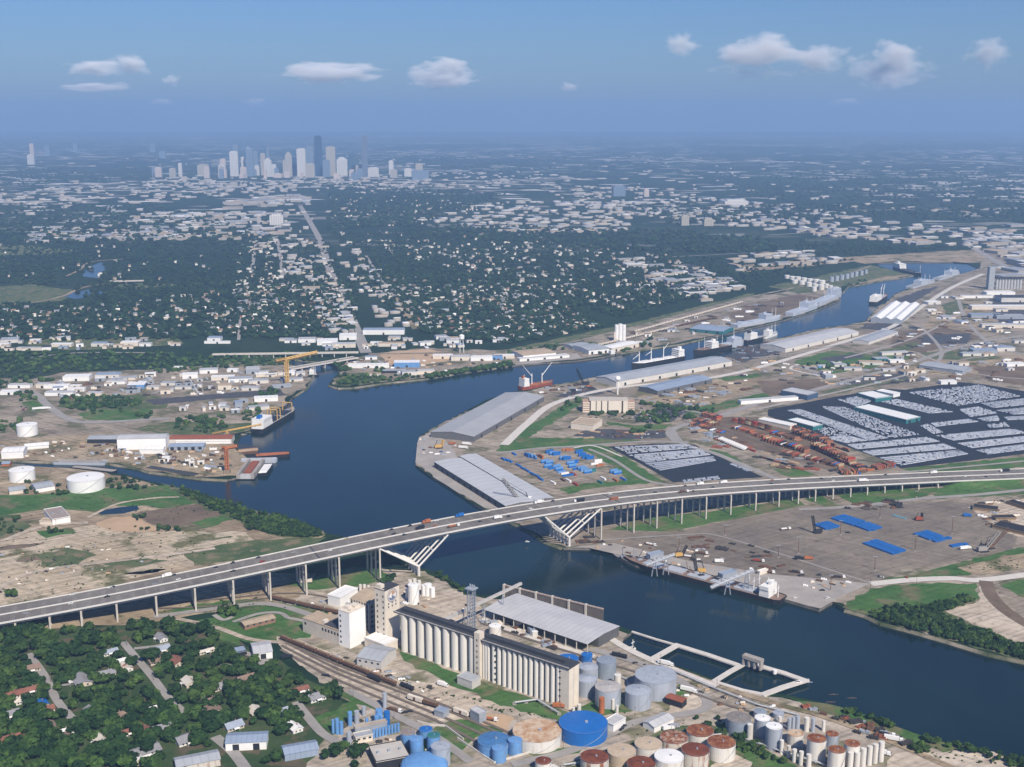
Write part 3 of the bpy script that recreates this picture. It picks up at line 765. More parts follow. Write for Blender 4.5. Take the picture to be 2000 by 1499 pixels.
for x0, xl, xr in ((-99, -138, -68), (66, 38, 103)):
    pier = MB()
    a = bang(x0)
    ux = Vector((math.cos(a), math.sin(a), 0))
    p, q = bpt(x0, 0.2), bpt(x0, BW - 0.2)
    pier.prism([p - ux * 2.6, p + ux * 2.6, q + ux * 2.6, q - ux * 2.6], -4, -0.5)
    foot = pier.build('pier_footing', BCON, bridge)
    for k in range(6):
        w = 1.2 + k * 8.1
        b = bpt(x0, w)
        m = MB()
        m.tube((b.x, b.y, -1), (b.x, b.y, 11), 1.8, 6, 1.5)
        m.build('pier_column', BWHT, foot)
        for xt in (xl, xr):
            t = bpt(xt, w)
            m = MB()
            m.tube((b.x, b.y, 10.5), (t.x, t.y, bz(xt) - 2.9), 1.25, 4, 1.0)
            m.build('slanted_leg', BWHT, foot)
    for xt in (xl, xr):
        for f in (0.02, 0.5, 0.9):
            m = MB()
            c, d = [bpt(x0, w).lerp(bpt(xt, w), f) for w in (1.2, 41.7)]
            zz = 10.5 + (bz(xt) - 13.4) * f
            m.tube((c.x, c.y, zz), (d.x, d.y, zz), 0.7, 4)
            m.build('tie_beam', BWHT, foot)
# grass embankment carrying the road at the right, with its sloped concrete end
em = MB()
xs = [x for x in XS if 588 <= x <= 1440]
vs = []
for x in xs:
    h = bz(x) - 0.95
    for w, z in ((-h * 2.2 - 3, 0.1), (-0.5, h), (BW + 0.5, h), (BW + h * 2.2 + 3, 0.1)):
        p = bpt(x, w); vs.append((p.x, p.y, z))
fs = [(i * 4 + j, i * 4 + j + 4, i * 4 + j + 5, i * 4 + j + 1)[::-1] for i in range(len(xs) - 1) for j in range(3)]
em.add(vs, fs)
em.add([vs[0], vs[1], vs[2], vs[3], bpt(572, -2, 0.1 - bz(572)), bpt(572, BW + 2, 0.1 - bz(572))], [(0, 1, 4), (1, 2, 5, 4), (2, 3, 5)])
tag(em.build('road_embankment', GRASS), kind='structure')

ORD = 'first second third fourth fifth sixth seventh eighth ninth tenth eleventh twelfth thirteenth fourteenth fifteenth sixteenth seventeenth eighteenth nineteenth twentieth'.split()
ORD += ['twenty-' + w for w in ORD[:9]] + ['thirtieth'] + ['thirty-' + w for w in ORD[:9]] + ['fortieth'] + ['forty-' + w for w in ORD[:9]]
def number(items, key=None):
    """labels for look-alikes: items = [(object, phrase for one, phrase for many, px)]"""
    groups = {}
    for it in items: groups.setdefault(it[2], []).append(it)
    for ph, l in groups.items():
        l.sort(key=lambda i: i[3])
        for k, (o, one, many, _) in enumerate(l):
            o['label'] = one if len(l) == 1 else '%s from the left of the %s' % (ORD[k], many)

# ------------------------------------------------------------------ vehicles
PAINTS = {'white': WHITE, 'dark': M('dark car paint', (0.025, 0.027, 0.032), 0.35, 0.1, 0.3), 'silver': M('silver car paint', (0.45, 0.46, 0.48), 0.35, 0.08, 0.3, 0.3),
          'orange': ORANGE, 'red': M('red paint', (0.36, 0.05, 0.03), 0.5, 0.15, 0.3), 'blue': BLUE, 'tan': M('tan paint', (0.45, 0.36, 0.22), 0.6, 0.1, 0.3), 'brown': BROWN, 'black': BLACK, 'yellow': YEL}
TYRE = M('tyre rubber', (0.018, 0.018, 0.018), 0.9, 0.1, 0.5)
def wheel_mesh(r=0.36, w=0.26):
    m = MB()
    n = 8
    vs = [(r * math.cos(2 * math.pi * i / n), y, r + r * math.sin(2 * math.pi * i / n)) for y in (-w / 2, w / 2) for i in range(n)]
    m.add(vs, [(i, (i + 1) % n, n + (i + 1) % n, n + i) for i in range(n)] + [tuple(range(n)), tuple(range(2 * n - 1, n - 1, -1))])
    return m
_wm = {}
def wheels(root, xs, y, r):
    for x in xs:
        for s in (-1, 1):
            if r not in _wm:
                o = wheel_mesh(r).build('wheel', TYRE, root); _wm[r] = o.data
            else:
                o = bpy.data.objects.new('wheel', _wm[r]); COL.objects.link(o); o.parent = root
            o.location = (x, s * y, 0)
PROTO = {}
def body_profile(mb, prof, y0, y1):
    """extrude a side profile [(x, z)] across the vehicle"""
    n = len(prof)
    vs = [(x, y0, z) for x, z in prof] + [(x, y1, z) for x, z in prof]
    mb.add(vs, [(i, (i + 1) % n, n + (i + 1) % n, n + i) for i in range(n)] + [tuple(range(n))[::-1], tuple(range(n, 2 * n))])
def vehicle(kind, col, name=None, loc=(0, 0, 0), rz=0.0, label=None, group=None, cat=None):
    key = (kind, col)
    names = {'car': 'car', 'suv': 'car', 'pickup': 'pickup_truck', 'semi': 'articulated_lorry', 'flatbed': 'flatbed_lorry', 'bus': 'bus', 'truck': 'lorry'}
    cats = {'car': 'car', 'suv': 'car', 'pickup': 'pickup truck', 'semi': 'lorry', 'flatbed': 'lorry', 'bus': 'bus', 'truck': 'lorry'}
    if key in PROTO:
        return dup(PROTO[key], loc, rz, label, group)
    t = thing(name or names[kind], label, cat or cats[kind], loc, rz, group)
    P = PAINTS[col]
    if kind in ('car', 'suv'):
        h = 1.45 if kind == 'car' else 1.85
        m = MB(); body_profile(m, [(-2.3, 0.35), (2.3, 0.35), (2.35, 0.75), (1.1, 0.95), (-2.3, 1.0)], -0.9, 0.9); m.build('body', P, t)
        m = MB(); body_profile(m, [(-1.9, 0.98), (0.95, 0.95), (0.3, h), (-1.4, h)], -0.78, 0.78); m.build('cabin', GLASS, t)
        m = MB(); m.box(-1.45, 0.33, -0.76, 0.76, h, h + 0.06); m.build('roof', P, t)
        wheels(t, (-1.4, 1.45), 0.82, 0.33)
    elif kind == 'pickup':
        m = MB(); body_profile(m, [(-2.8, 0.5), (2.6, 0.5), (2.65, 1.0), (1.4, 1.15), (-2.8, 1.15)], -0.98, 0.98); m.build('body', P, t)
        m = MB(); body_profile(m, [(-0.6, 1.12), (1.3, 1.1), (0.8, 1.85), (-0.4, 1.85)], -0.85, 0.85); m.build('cabin', GLASS, t)
        m = MB(); m.box(-0.45, 0.85, -0.85, 0.85, 1.85, 1.92); m.build('roof', P, t)
        m = MB(); m.box(-2.7, -0.75, -0.8, 0.8, 1.1, 1.17); m.build('load_bed', DARK, t)
        wheels(t, (-1.7, 1.7), 0.9, 0.4)
    elif kind == 'bus':
        m = MB(); m.box(-5.5, 5.5, -1.25, 1.25, 0.6, 3.1, True); m.build('body', P, t)
        for s in (-1, 1):
            m = MB(); m.box(-5.2, 4.8, s * 1.27 - 0.02, s * 1.27 + 0.02, 1.9, 2.7); m.build('window', GLASS, t)
        wheels(t, (-3.5, 3.6), 1.1, 0.5)
    else:
        m = MB(); body_profile(m, [(4.6, 0.7), (7.6, 0.7), (7.6, 1.9), (7.0, 3.0), (4.6, 3.2)], -1.2, 1.2); m.build('cab', WHITE if kind != 'truck' else P, t)
        m = MB(); m.box(7.02, 7.64, -1.0, 1.0, 1.95, 2.75); m.build('windscreen', GLASS, t)
        if kind in ('semi', 'truck'):
            m = MB(); m.box(-7.2 if kind == 'semi' else -2.5, 4.2, -1.28, 1.28, 1.1, 4.0, True); m.build('trailer', P, t)
        else:
            m = MB(); m.box(-7.2, 4.2, -1.28, 1.28, 1.1, 1.4, True); m.build('trailer', BROWN, t)
            m = MB(); m.box(-5, 2.5, -1.0, 1.0, 1.42, 2.5); m.build('load', P, t)
        wheels(t, (-6.2, -4.9, 3.2, 6.4) if kind != 'truck' else (-1.2, 6.2), 1.1, 0.5)
    PROTO[key] = t
    return t

BV = '''172,1155,white,car 224,1161,dark,pickup 250,1136,white,car 256,1134,dark,car 362,1118,white,truck 366,1131,white,car 373,1113,dark,car 450,1104,dark,car 470,1112,dark,pickup 487,1092,dark,suv
16,1178,dark,car 24,1176,dark,car 151,1177,white,car 536,1084,dark,car 531,1097,red,pickup 712,1044,tan,car 791,1041,dark,car 805,1042,dark,suv 799,1027,dark,car 835,1021,dark,suv 847,1030,dark,truck
872,1010,orange,truck 887,1010,white,car 872,1022,orange,car 897,1026,orange,flatbed 936,1000,blue,truck 949,1016,dark,car 980,1010,white,truck 986,993,white,car 1005,1006,dark,car 1059,992,white,pickup
1107,987,white,car 1087,974,white,truck 1112,972,dark,car 1152,976,dark,semi 1212,972,orange,bus 1220,960,white,car 1299,960,dark,car 1347,960,brown,flatbed 1366,956,dark,car 1365,945,dark,car
1394,939,white,truck 1410,951,dark,car 1440,939,white,truck 1522,944,dark,car 1527,931,orange,car 1561,934,dark,car 1621,932,dark,car 1640,938,white,car 1692,938,white,semi 1637,929,white,car
1742,924,dark,car 1839,924,white,truck 1891,931,white,car 1972,919,dark,semi 60,1196,silver,car 320,1140,silver,car 600,1075,silver,car 660,1070,white,car 1260,968,silver,car 1480,946,silver,car 1780,932,silver,car 1930,930,dark,car'''.split()
todo = []
for e in BV:
    px, py, c, k = e.split(',')
    px, py = float(px), float(py)
    z = 20.0
    for _ in range(25):
        g = G(px, py, z + 0.7); x = g.x
        z = bz(x)
    side = (g - bpt(x, 0)).dot((bpt(x, 1) - bpt(x, 0)).normalized())
    side = min(max(side, 2.6), BW - 2.6)
    if abs(side - BW / 2) < 2.4: side = BW / 2 + (3.0 if side > BW / 2 else -3.0)
    # snap to a lane
    lanes = (2.9, 6.0, 9.7, 13.4, 17.3, 26.2, 30.0, 33.7, 37.4, 40.2)
    side = min(lanes, key=lambda l: abs(l - side))
    p = bpt(x, side, 0.02)
    near = side < BW / 2
    o = vehicle(k, c, loc=p, rz=bang(x) + (0 if near else math.pi), group='vehicles crossing the bridge')
    pitch = math.atan(bz(x + 1) - bz(x)) * (1 if near else -1)
    o.rotation_euler = (0, -pitch, bang(x) + (0 if near else math.pi))
    nm = {'car': 'car', 'suv': 'tall car', 'pickup': 'pickup truck', 'truck': 'box lorry', 'semi': 'long articulated lorry', 'bus': 'bus', 'flatbed': 'flatbed lorry'}[k]
    pl = {'car': 'cars', 'suv': 'tall cars', 'pickup': 'pickup trucks', 'truck': 'box lorries', 'semi': 'long articulated lorries', 'bus': 'buses', 'flatbed': 'flatbed lorries'}[k]
    w = 'near' if near else 'far'
    todo.append((o, '%s %s on the %s carriageway of the highway bridge' % (c, nm, w), '%s %s on the %s bridge carriageway' % (c, pl, w), px))
number(todo)
# ------------------------------------------------------------------ builders for buildings and tanks
def frame(A, B, h, C=None):
    """A, B = two px points on an eave or base line at height h; C = a px point on the opposite line; returns origin, angle, length, signed depth"""
    a, b = G(A[0], A[1], h), G(B[0], B[1], h)
    L = (b - a).length
    t = ang(a, b)
    d = 0
    if C:
        c = G(C[0], C[1], h)
        d = -(c - a).x * math.sin(t) + (c - a).y * math.cos(t)
    return Vector((a.x, a.y, 0)), t, L, d

def shed(name, label, cat, A, B, C, h, roof=None, wall=None, rise=2.5, doors=0, group=None, over=0.5, flat=False, bays=1, door_m=None, posts=0, vents=0, windows=0):
    """long building: A-B near eave, C on the far eave; the thing stands at its A corner with x along A-B"""
    o, t, L, d = frame(A, B, h, C)
    if d < 0:
        o = Vector((o.x - math.sin(t) * d, o.y + math.cos(t) * d, 0)); d = -d
        o2 = Vector((o.x - math.sin(t) * 0, o.y, 0))
        o = Vector((G(A[0], A[1], h).x + math.sin(t) * d, G(A[0], A[1], h).y - math.cos(t) * d, 0))
    th = thing(name, label, cat, o, t, group)
    wall, roof = wall or WHITE, roof or ROOF_G
    m = MB()
    if posts:
        m.box(0, L, d * 0.35, d, 0, h, True)
        m.build('wall', wall, th)
        n = posts
        for k in range(n + 1):
            q = MB(); q.box(L * k / n - 0.35, L * k / n + 0.35, 0.1, 0.8, 0, h - 0.3); q.build('post', CONC_L, th)
    else:
        m.box(0, L, 0, d, 0, h - 0.05, True)
        if not flat:
            for x in (0.0, L):
                for bq in range(bays):
                    y0, y1 = d * bq / bays, d * (bq + 1) / bays
                    m.add([(x, y0, h - 0.05), (x, y1, h - 0.05), (x, (y0 + y1) / 2, h + rise - 0.3)], [(0, 1, 2)])
        m.build('wall', wall, th)
    if flat:
        q = MB(); q.box(-0.3, L + 0.3, -0.3, d + 0.3, h, h + 0.5, True); r = q.build('roof', roof, th)
        q = MB()
        for (x0, x1, y0, y1) in ((-0.3, L + 0.3, -0.3, 0.1), (-0.3, L + 0.3, d - 0.1, d + 0.3), (-0.3, 0.1, 0.1, d - 0.1), (L - 0.1, L + 0.3, 0.1, d - 0.1)):
            q.box(x0, x1, y0, y1, h + 0.5, h + 1.1)
        q.build('parapet', wall, r)
    else:
        for bq in range(bays):
            q = MB(); q.gable(-over, L + over, d * bq / bays - (over if bq == 0 else 0), d * (bq + 1) / bays + (over if bq == bays - 1 else 0), h, h + rise); r = q.build('roof', roof, th)
    for k in range(doors):
        x = L * (k + 0.5) / doors
        w = min(5, L / doors * 0.5)
        q = MB(); q.box(x - w / 2, x + w / 2, -0.06, 0.1, 0, min(h - 1, 5.5)); q.build('door', door_m or DARK, th)
    for k in range(windows):
        x = L * (k + 0.5) / windows
        w = min(2.4, L / windows * 0.5)
        q = MB(); q.box(x - w / 2, x + w / 2, -0.06, 0.1, h * 0.55, h * 0.55 + 1.6); q.build('window', GLASS, th)
    for k in range(vents):
        x = L * (k + 0.5) / vents
        q = MB(); q.box(x - 1, x + 1, d * 0.45, d * 0.45 + 2, h + 0.4, h + 2.0 + (0 if flat else rise * 0.6)); q.build('roof_vent', STEEL_G, th)
    return th

def tower_box(name, label, cat, px, py, w, dp, h, a, wall, roof=None, group=None):
    """upright block: px, py the ground point under its nearest corner region's centre"""
    g = G(px, py)
    th = thing(name, label, cat, g, a, group)
    m = MB(); m.box(-w / 2, w / 2, -dp / 2, dp / 2, 0, h); m.build('wall', wall, th)
    q = MB(); q.box(-w / 2 - 0.2, w / 2 + 0.2, -dp / 2 - 0.2, dp / 2 + 0.2, h + 0.003, h + 0.8, True); q.build('roof', roof or wall, th)
    return th

def rust_mat(name, base, amount, scale=0.18, rust=(0.20, 0.062, 0.028), rust2=(0.36, 0.15, 0.06)):
    return Mmix(name, base, rust, scale, amount - 0.1, amount + 0.1, 0.85, 6, rust2, None, scale * 1.7)
RUST_TOP = rust_mat('rusted tank roof', (0.42, 0.20, 0.10), 0.42)
RUST_DK = rust_mat('dark rusted tank roof', (0.24, 0.07, 0.035), 0.5, 0.2, (0.13, 0.04, 0.022), (0.20, 0.06, 0.03))
RUST_PALE = rust_mat('pale rust blotched tank roof', (0.64, 0.50, 0.36), 0.55, 0.12, (0.44, 0.22, 0.10), (0.52, 0.33, 0.18))
RUST_MIX = rust_mat('patchy rusted tank roof', (0.55, 0.42, 0.32), 0.45, 0.25)
RUST_WALL = Mmix('rust streaked white shell', (0.68, 0.62, 0.54), (0.30, 0.11, 0.05), 0.22, 0.5, 0.62, 0.8, 5, None, (1, 1, 0.15))
SHELL_G = Mmix('galvanised tank shell', (0.42, 0.46, 0.52), (0.33, 0.36, 0.40), 0.3, 0.4, 0.7, 0.5, 4, None, (1, 1, 0.08))
SHELL_D = M('dull grey tank shell', (0.24, 0.28, 0.33), 0.55, 0.12, 0.25)
SHELL_W = Mmix('white tank shell', (0.76, 0.73, 0.67), (0.60, 0.54, 0.45), 0.35, 0.5, 0.72, 0.65, 4, None, (1, 1, 0.07))
TAN_TOP = M('sand coloured tank roof', (0.48, 0.38, 0.27), 0.85, 0.16, 0.4)
BLUE_M = M('worn blue paint', (0.06, 0.17, 0.36), 0.55, 0.2, 0.35)

def tank(label, cx, cy, w, wall, shell, top, cat='storage tank', group=None, rise=None, dome=False, name='storage_tank', rail=True, stair=True, seg=40, fins=0):
    """px of the roof ellipse's centre, its px width and the px length of the straight side"""
    g = G(cx, cy + wall)
    H = lift(g.x, g.y, cy)
    r = w / 2 * depth(g.x, g.y, H / 2) / FOC
    th = thing(name, label, cat, (g.x, g.y, 0), 0, group)
    m = MB(); m.cyl(0, 0, 0, H, r, seg, cap=False); s = m.build('shell', shell, th)
    if w > 30:
        for f in (0.33, 0.66):
            q = MB(); q.cyl(0, 0, H * f, H * f + 0.25, r + 0.07, seg); q.build('shell_ring', shell, s)
    rs = r * 0.07 if rise is None else rise
    m = MB()
    if dome: m.dome(0, 0, H, r * 1.002, r * 0.3, seg, 5)
    else: m.cone(0, 0, H + 0.002, H + rs, r * 1.01, seg)
    tp = m.build('roof', top, th)
    if w > 18:
        m = MB(); m.cyl(r * 0.12, -r * 0.05, H + rs * 0.6, H + rs + 0.9, max(0.35, r * 0.07), 8); m.build('roof_hatch', STEEL_G, tp)
    if rail and w > 26:
        m = MB()
        for k in range(seg):
            a, b = 2 * math.pi * k / seg, 2 * math.pi * (k + 1) / seg
            m.tube((r * math.cos(a), r * math.sin(a), H + 1), (r * math.cos(b), r * math.sin(b), H + 1), 0.05, 3)
            if k % 2 == 0: m.tube((r * math.cos(a), r * math.sin(a), H), (r * math.cos(a), r * math.sin(a), H + 1), 0.04, 3)
        m.build('railing', STEEL_G, th)
    if stair and w > 18:
        m = MB()
        n = 10
        for k in range(n):
            a0 = D2R(-100 + 75 * k / n); a1 = D2R(-100 + 75 * (k + 1) / n)
            p0 = ((r + 0.5) * math.cos(a0), (r + 0.5) * math.sin(a0), H * k / n)
            p1 = ((r + 0.5) * math.cos(a1), (r + 0.5) * math.sin(a1), H * (k + 1) / n)
            m.tube(p0, p1, 0.16, 4)
        m.build('stairway', STEEL_G, th)
    return th

# ------------------------------------------------------------------ the grain elevator
e0, e1 = G(772, 1268), G(1110, 1387)
EA = ang(e0, e1)                                     # the row runs from the sign tower towards the lower right
ev = thing('grain_elevator', 'long white grain elevator with rows of tall round silos and a dark flat roof', 'grain elevator', e0, EA)
def el(px, py, z=0):                                  # pixel -> the elevator's own coordinates
    p = G(px, py, z) - e0
    return p.x * math.cos(EA) + p.y * math.sin(EA), -p.x * math.sin(EA) + p.y * math.cos(EA)
SH = 36.0
silo_m = Mmix('white silo concrete', (0.77, 0.735, 0.665), (0.62, 0.575, 0.50), 0.28, 0.5, 0.72, 0.75, 4, None, (1, 1, 0.06))
ELEN = (e1 - e0).length
DEP = 16.0
xm = el(922, 1332)[0]
n1 = 9
def silo(x, y, r, h, mat=silo_m, name='silo', parent=ev):
    m = MB(); m.cyl(x, y, 0, h, r, 20, cap=True); return m.build(name, mat, parent)
pitch1 = (xm - 6 - 2) / n1
for k in range(n1): silo(5 + pitch1 * (k + 0.5), 3.2, pitch1 * 0.40, SH)
for k in range(3): silo(xm + 4.5 + 2.6 * k, 2.6, 1.35, SH)
for k in range(3): silo(xm - 6.2 + 1.9 * k, 2.2, 1.0, SH)
n2 = 13
x2 = xm + 13
pitch2 = (ELEN - 9 - x2) / n2
for k in range(n2): silo(x2 + pitch2 * (k + 0.5), 2.6, pitch2 * 0.385, SH)
for k in range(n2): silo(x2 + pitch2 * (k + 0.5), DEP - 2.6, pitch2 * 0.385, SH)
for k in range(n1): silo(5 + pitch1 * (k + 0.5), DEP - 3.2, pitch1 * 0.40, SH)
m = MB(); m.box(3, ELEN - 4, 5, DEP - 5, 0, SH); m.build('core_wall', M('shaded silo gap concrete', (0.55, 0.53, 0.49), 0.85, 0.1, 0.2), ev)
m = MB(); m.box(ELEN - 9, ELEN, 0.6, DEP - 0.6, 0, SH); m.cyl(ELEN - 1.5, 4, 0, SH, 3.2, 18); m.cyl(ELEN - 1.5, DEP - 4, 0, SH, 3.2, 18); m.build('end_wall', CREAM, ev)
m = MB(); m.box(-1, xm - 3, -0.4, DEP, SH + 0.01, SH + 1.0, True); m.build('roof', ROOF_D, ev)
m = MB(); m.box(xm + 3, ELEN + 0.5, -0.4, DEP, SH + 0.01, SH + 1.0, True); m.build('roof', ROOF_D, ev)
m = MB(); m.box(-1, xm - 3, -0.5, -0.1, SH + 1.0, SH + 1.9); m.box(xm + 3, ELEN + 0.5, -0.5, -0.1, SH + 1.0, SH + 1.9); tag(m.build('roof_kerb', M('weathered kerb', (0.45, 0.43, 0.40), 0.85, 0.3, 0.4), ev), kind='stuff')
m = MB(); m.box(4, ELEN - 8, DEP * 0.35, DEP * 0.6, SH + 1.0, SH + 3.6); m.build('conveyor_gallery', ROOF_D, ev)
m = MB(); m.box(xm - 3, xm + 3, -1.6, 5, 0, SH + 7); mt = m.build('stair_tower', CREAM, ev)
for k in range(7):
    q = MB(); q.box(xm - 0.5, xm + 0.6, -1.7, -1.55, 4 + k * 5.2, 6 + k * 5.2); q.build('window', DARK, mt)
# brackets on two narrow recesses near the right-hand half
for k in (0, n2 - 1):
    for j in range(6):
        q = MB(); q.box(x2 + pitch2 * (k + 1) - 1.0, x2 + pitch2 * (k + 1) + 1.0, 0.3, 1.4, 4 + j * 5.5, 4.5 + j * 5.5, True); q.build('landing', DARK, ev)

def sign_face(parent, y, x0, x1, zc, r):
    """the round painted emblem: grey ring, white disc, a tan and a blue lobe"""
    xc = (x0 + x1) / 2
    def disc(name, rr, yy, mat, a0=0, a1=360, cx=0, cz=0):
        n = 28
        vs = [(xc + cx, yy, zc + cz)] + [(xc + cx + rr * math.cos(D2R(a0 + (a1 - a0) * i / n)), yy, zc + cz + rr * math.sin(D2R(a0 + (a1 - a0) * i / n))) for i in range(n + 1)]
        m = MB(); m.add(vs, [(0, i, i + 1) for i in range(1, n + 1)]); return m.build(name, mat, parent)
    e = disc('emblem', r, y - 0.05, M('emblem ring', (0.33, 0.31, 0.31), 0.8, 0.1, 0.3))
    disc('emblem_field', r * 0.8, y - 0.08, M('emblem field', (0.66, 0.63, 0.60), 0.8, 0.1, 0.3))
    disc('emblem_top', r * 0.72, y - 0.11, M('emblem tan', (0.42, 0.27, 0.17), 0.8, 0.15, 0.5), 20, 165)
    disc('emblem_base', r * 0.72, y - 0.11, M('emblem blue', (0.13, 0.16, 0.24), 0.8, 0.15, 0.5), 195, 330)
    disc('emblem_side', r * 0.42, y - 0.14, M('emblem pale', (0.75, 0.72, 0.68), 0.8, 0.1, 0.5), 90, 270, -r * 0.1, r * 0.05)

# sign tower: nearest corner (752,1264)-ish, faces along the row and across it
st_px = (757, 1262)
TA = EA
g = G(754, 1260)
HT = 53.0
tw = thing('sign_tower', 'tall cream elevator tower with a round emblem painted on its right face', 'tower', g, TA)
m = MB(); m.box(-13, 0, 0, 19.5, 0, HT); m.build('wall', CREAM, tw)
m = MB(); m.box(-13.2, 0.2, -0.2, 19.7, HT + 0.01, HT + 0.6, True); r0 = m.build('roof', ROOF_D, tw)
m = MB(); m.box(-12, -6, 1, 6, HT + 0.6, HT + 4); m.build('lift_house', CREAM, r0)
m = MB(); m.box(-12.5, -1, -0.2, 0.4, HT + 0.6, HT + 1.6); m.build('parapet', CREAM, r0)
for col_ in (-10.5, -3.0):
    for k in range(9):
        q = MB(); q.box(col_, col_ + 1.3, -0.12, 0.1, 3 + k * 5.4, 5.2 + k * 5.4); q.build('window', DARK, tw)
for k in range(6):
    for yy in (4, 9, 14):
        q = MB(); q.box(-0.1, 0.12, yy, yy + 1.2, SH - 1 + (k % 2) * 3.2, SH + 0.8 + (k % 2) * 3.2)
        if k < 2: q.build('window', DARK, tw)
sg = bpy.data.objects.new('sign', None); COL.objects.link(sg); sg.parent = tw; sg.location = (0.02, 0, 0); sg.rotation_euler = (0, 0, math.pi / 2)
sign_face(sg, -0.02, 0, 19.5, 46.0, 6.6)

# white windowless block with a narrow windowed face, in front of the sign tower
g = G(684, 1268)
wt = thing('white_block', 'square white windowless tower block with small windows on its narrow side', 'tower', g, EA)
m = MB(); m.box(-14, 0, 0, 21, 0, 35); m.build('wall', M('bright white render', (0.82, 0.81, 0.78), 0.7, 0.05, 0.15), wt)
m = MB(); m.box(-14.2, 0.2, -0.2, 21.2, 35.01, 35.6, True); rr = m.build('roof', CREAM, wt)
for (a, b, c, d, h) in ((-10, -5, 4, 9, 3), (-8, -3, 11, 18, 2.2), (-4, -1, 3, 6, 1.6)):
    m = MB(); m.box(a, b, c, d, 35.6, 35.6 + h); m.build('roof_plant', CREAM, rr)
for k in range(6):
    q = MB(); q.box(-12.5, -10.8, -0.1, 0.1, 3 + k * 5.2, 5 + k * 5.2); q.build('window', DARK, wt)
# long low mill with a row of square windows
g = G(665, 1261)
ml = thing('mill_building', 'long low cream mill with square windows and a dark tar roof beside the white block', 'building', g, EA)
LM = 50
m = MB(); m.box(-LM, -1, 0, 20, 0, 14); m.build('wall', M('dusty cream wall', (0.52, 0.47, 0.40), 0.85, 0.14, 0.15), ml)
m = MB(); m.box(-LM - 0.2, -1.1, -0.3, 20.2, 14.01, 14.6, True); rr = m.build('roof', ROOF_T, ml)
m = MB(); m.box(-LM * 0.45, -1.5, 1, 19, 14.62, 15.2); m.build('roof_covering', ROOF_D, rr)
m = MB(); m.box(-LM * 0.5, -LM * 0.44, 2, 7, 14.62, 18); m.build('roof_plant', CREAM, rr)
for k in range(6):
    q = MB(); q.box(-24 + k * 4.0, -22 + k * 4.0, -0.1, 0.1, 8.6, 11.4); q.build('window', DARK, ml)
q = MB(); q.cyl(-46, 0, 9, 9.2, 1.4, 10)
q = MB(); q.box(-47.4, -45, -0.1, 0.1, 8.5, 11); q.build('window', DARK, ml)
# the old frame building with dark openings behind
g = G(717, 1238)
fb = thing('framed_warehouse', 'old concrete framed warehouse with open dark bays and a hipped tan roof', 'building', g, EA)
m = MB(); m.box(-27, -2, 6, 45, 0, 27); m.build('wall', M('grimy concrete', (0.30, 0.27, 0.24), 0.9, 0.2, 0.2), fb)
m = MB(); m.gable(-27.5, -1.5, 5.5, 45.5, 27.2, 31); m.build('roof', ROOF_T, fb)
for k in range(8):
    q = MB(); q.box(-27 + k * 3.4, -26 + k * 3.4, 5.2, 5.98, 0, 27.2); q.build('column', CREAM, fb)
for j in range(5):
    for k in range(7):
        q = MB(); q.box(-25.9 + k * 3.4, -23.7 + k * 3.4, 5.8, 5.97, 2 + j * 5, 5.4 + j * 5); q.build('opening', DARK, fb)
for j in range(5):
    for k in range(8):
        q = MB(); q.box(-1.98, -1.8, 8 + k * 4.4, 10.8 + k * 4.4, 2 + j * 5, 5 + j * 5); q.build('opening', DARK, fb)
# flat annex between block and silos, and small shed in front
shed('annex', 'low flat annex with a bright cream roof between the white block and the silos', 'building', (712, 1247), (752, 1262), (735, 1235), 9, ROOF_W, CREAM, flat=True)
shed('grain_office', 'grey gabled warehouse with dark skylight beside the rail tracks under the silos', 'warehouse', (697, 1283), (744, 1292), (722, 1257), 9, ROOF_G, M('pale grey wall', (0.5, 0.48, 0.45), 0.8, 0.1, 0.2), 3, windows=4)
shed('silo_shed', 'small grey flat shed at the foot of the stair tower', 'shed', (893, 1322), (922, 1333), (910, 1313), 7, ROOF_G, M('pale grey wall', (0.5, 0.48, 0.45)), flat=True)
shed('track_shelter', 'grey roofed loading shelter straddling the rail track by the sandy field', 'shelter', (918, 1387), (936, 1397), (930, 1380), 8, ROOF_L, STEEL_G, flat=True)
shed('scale_house', 'little grey hut beside the rail track near the brown wagon', 'hut', (848, 1388), (866, 1394), (858, 1380), 5, ROOF_B, STEEL_G, flat=True)

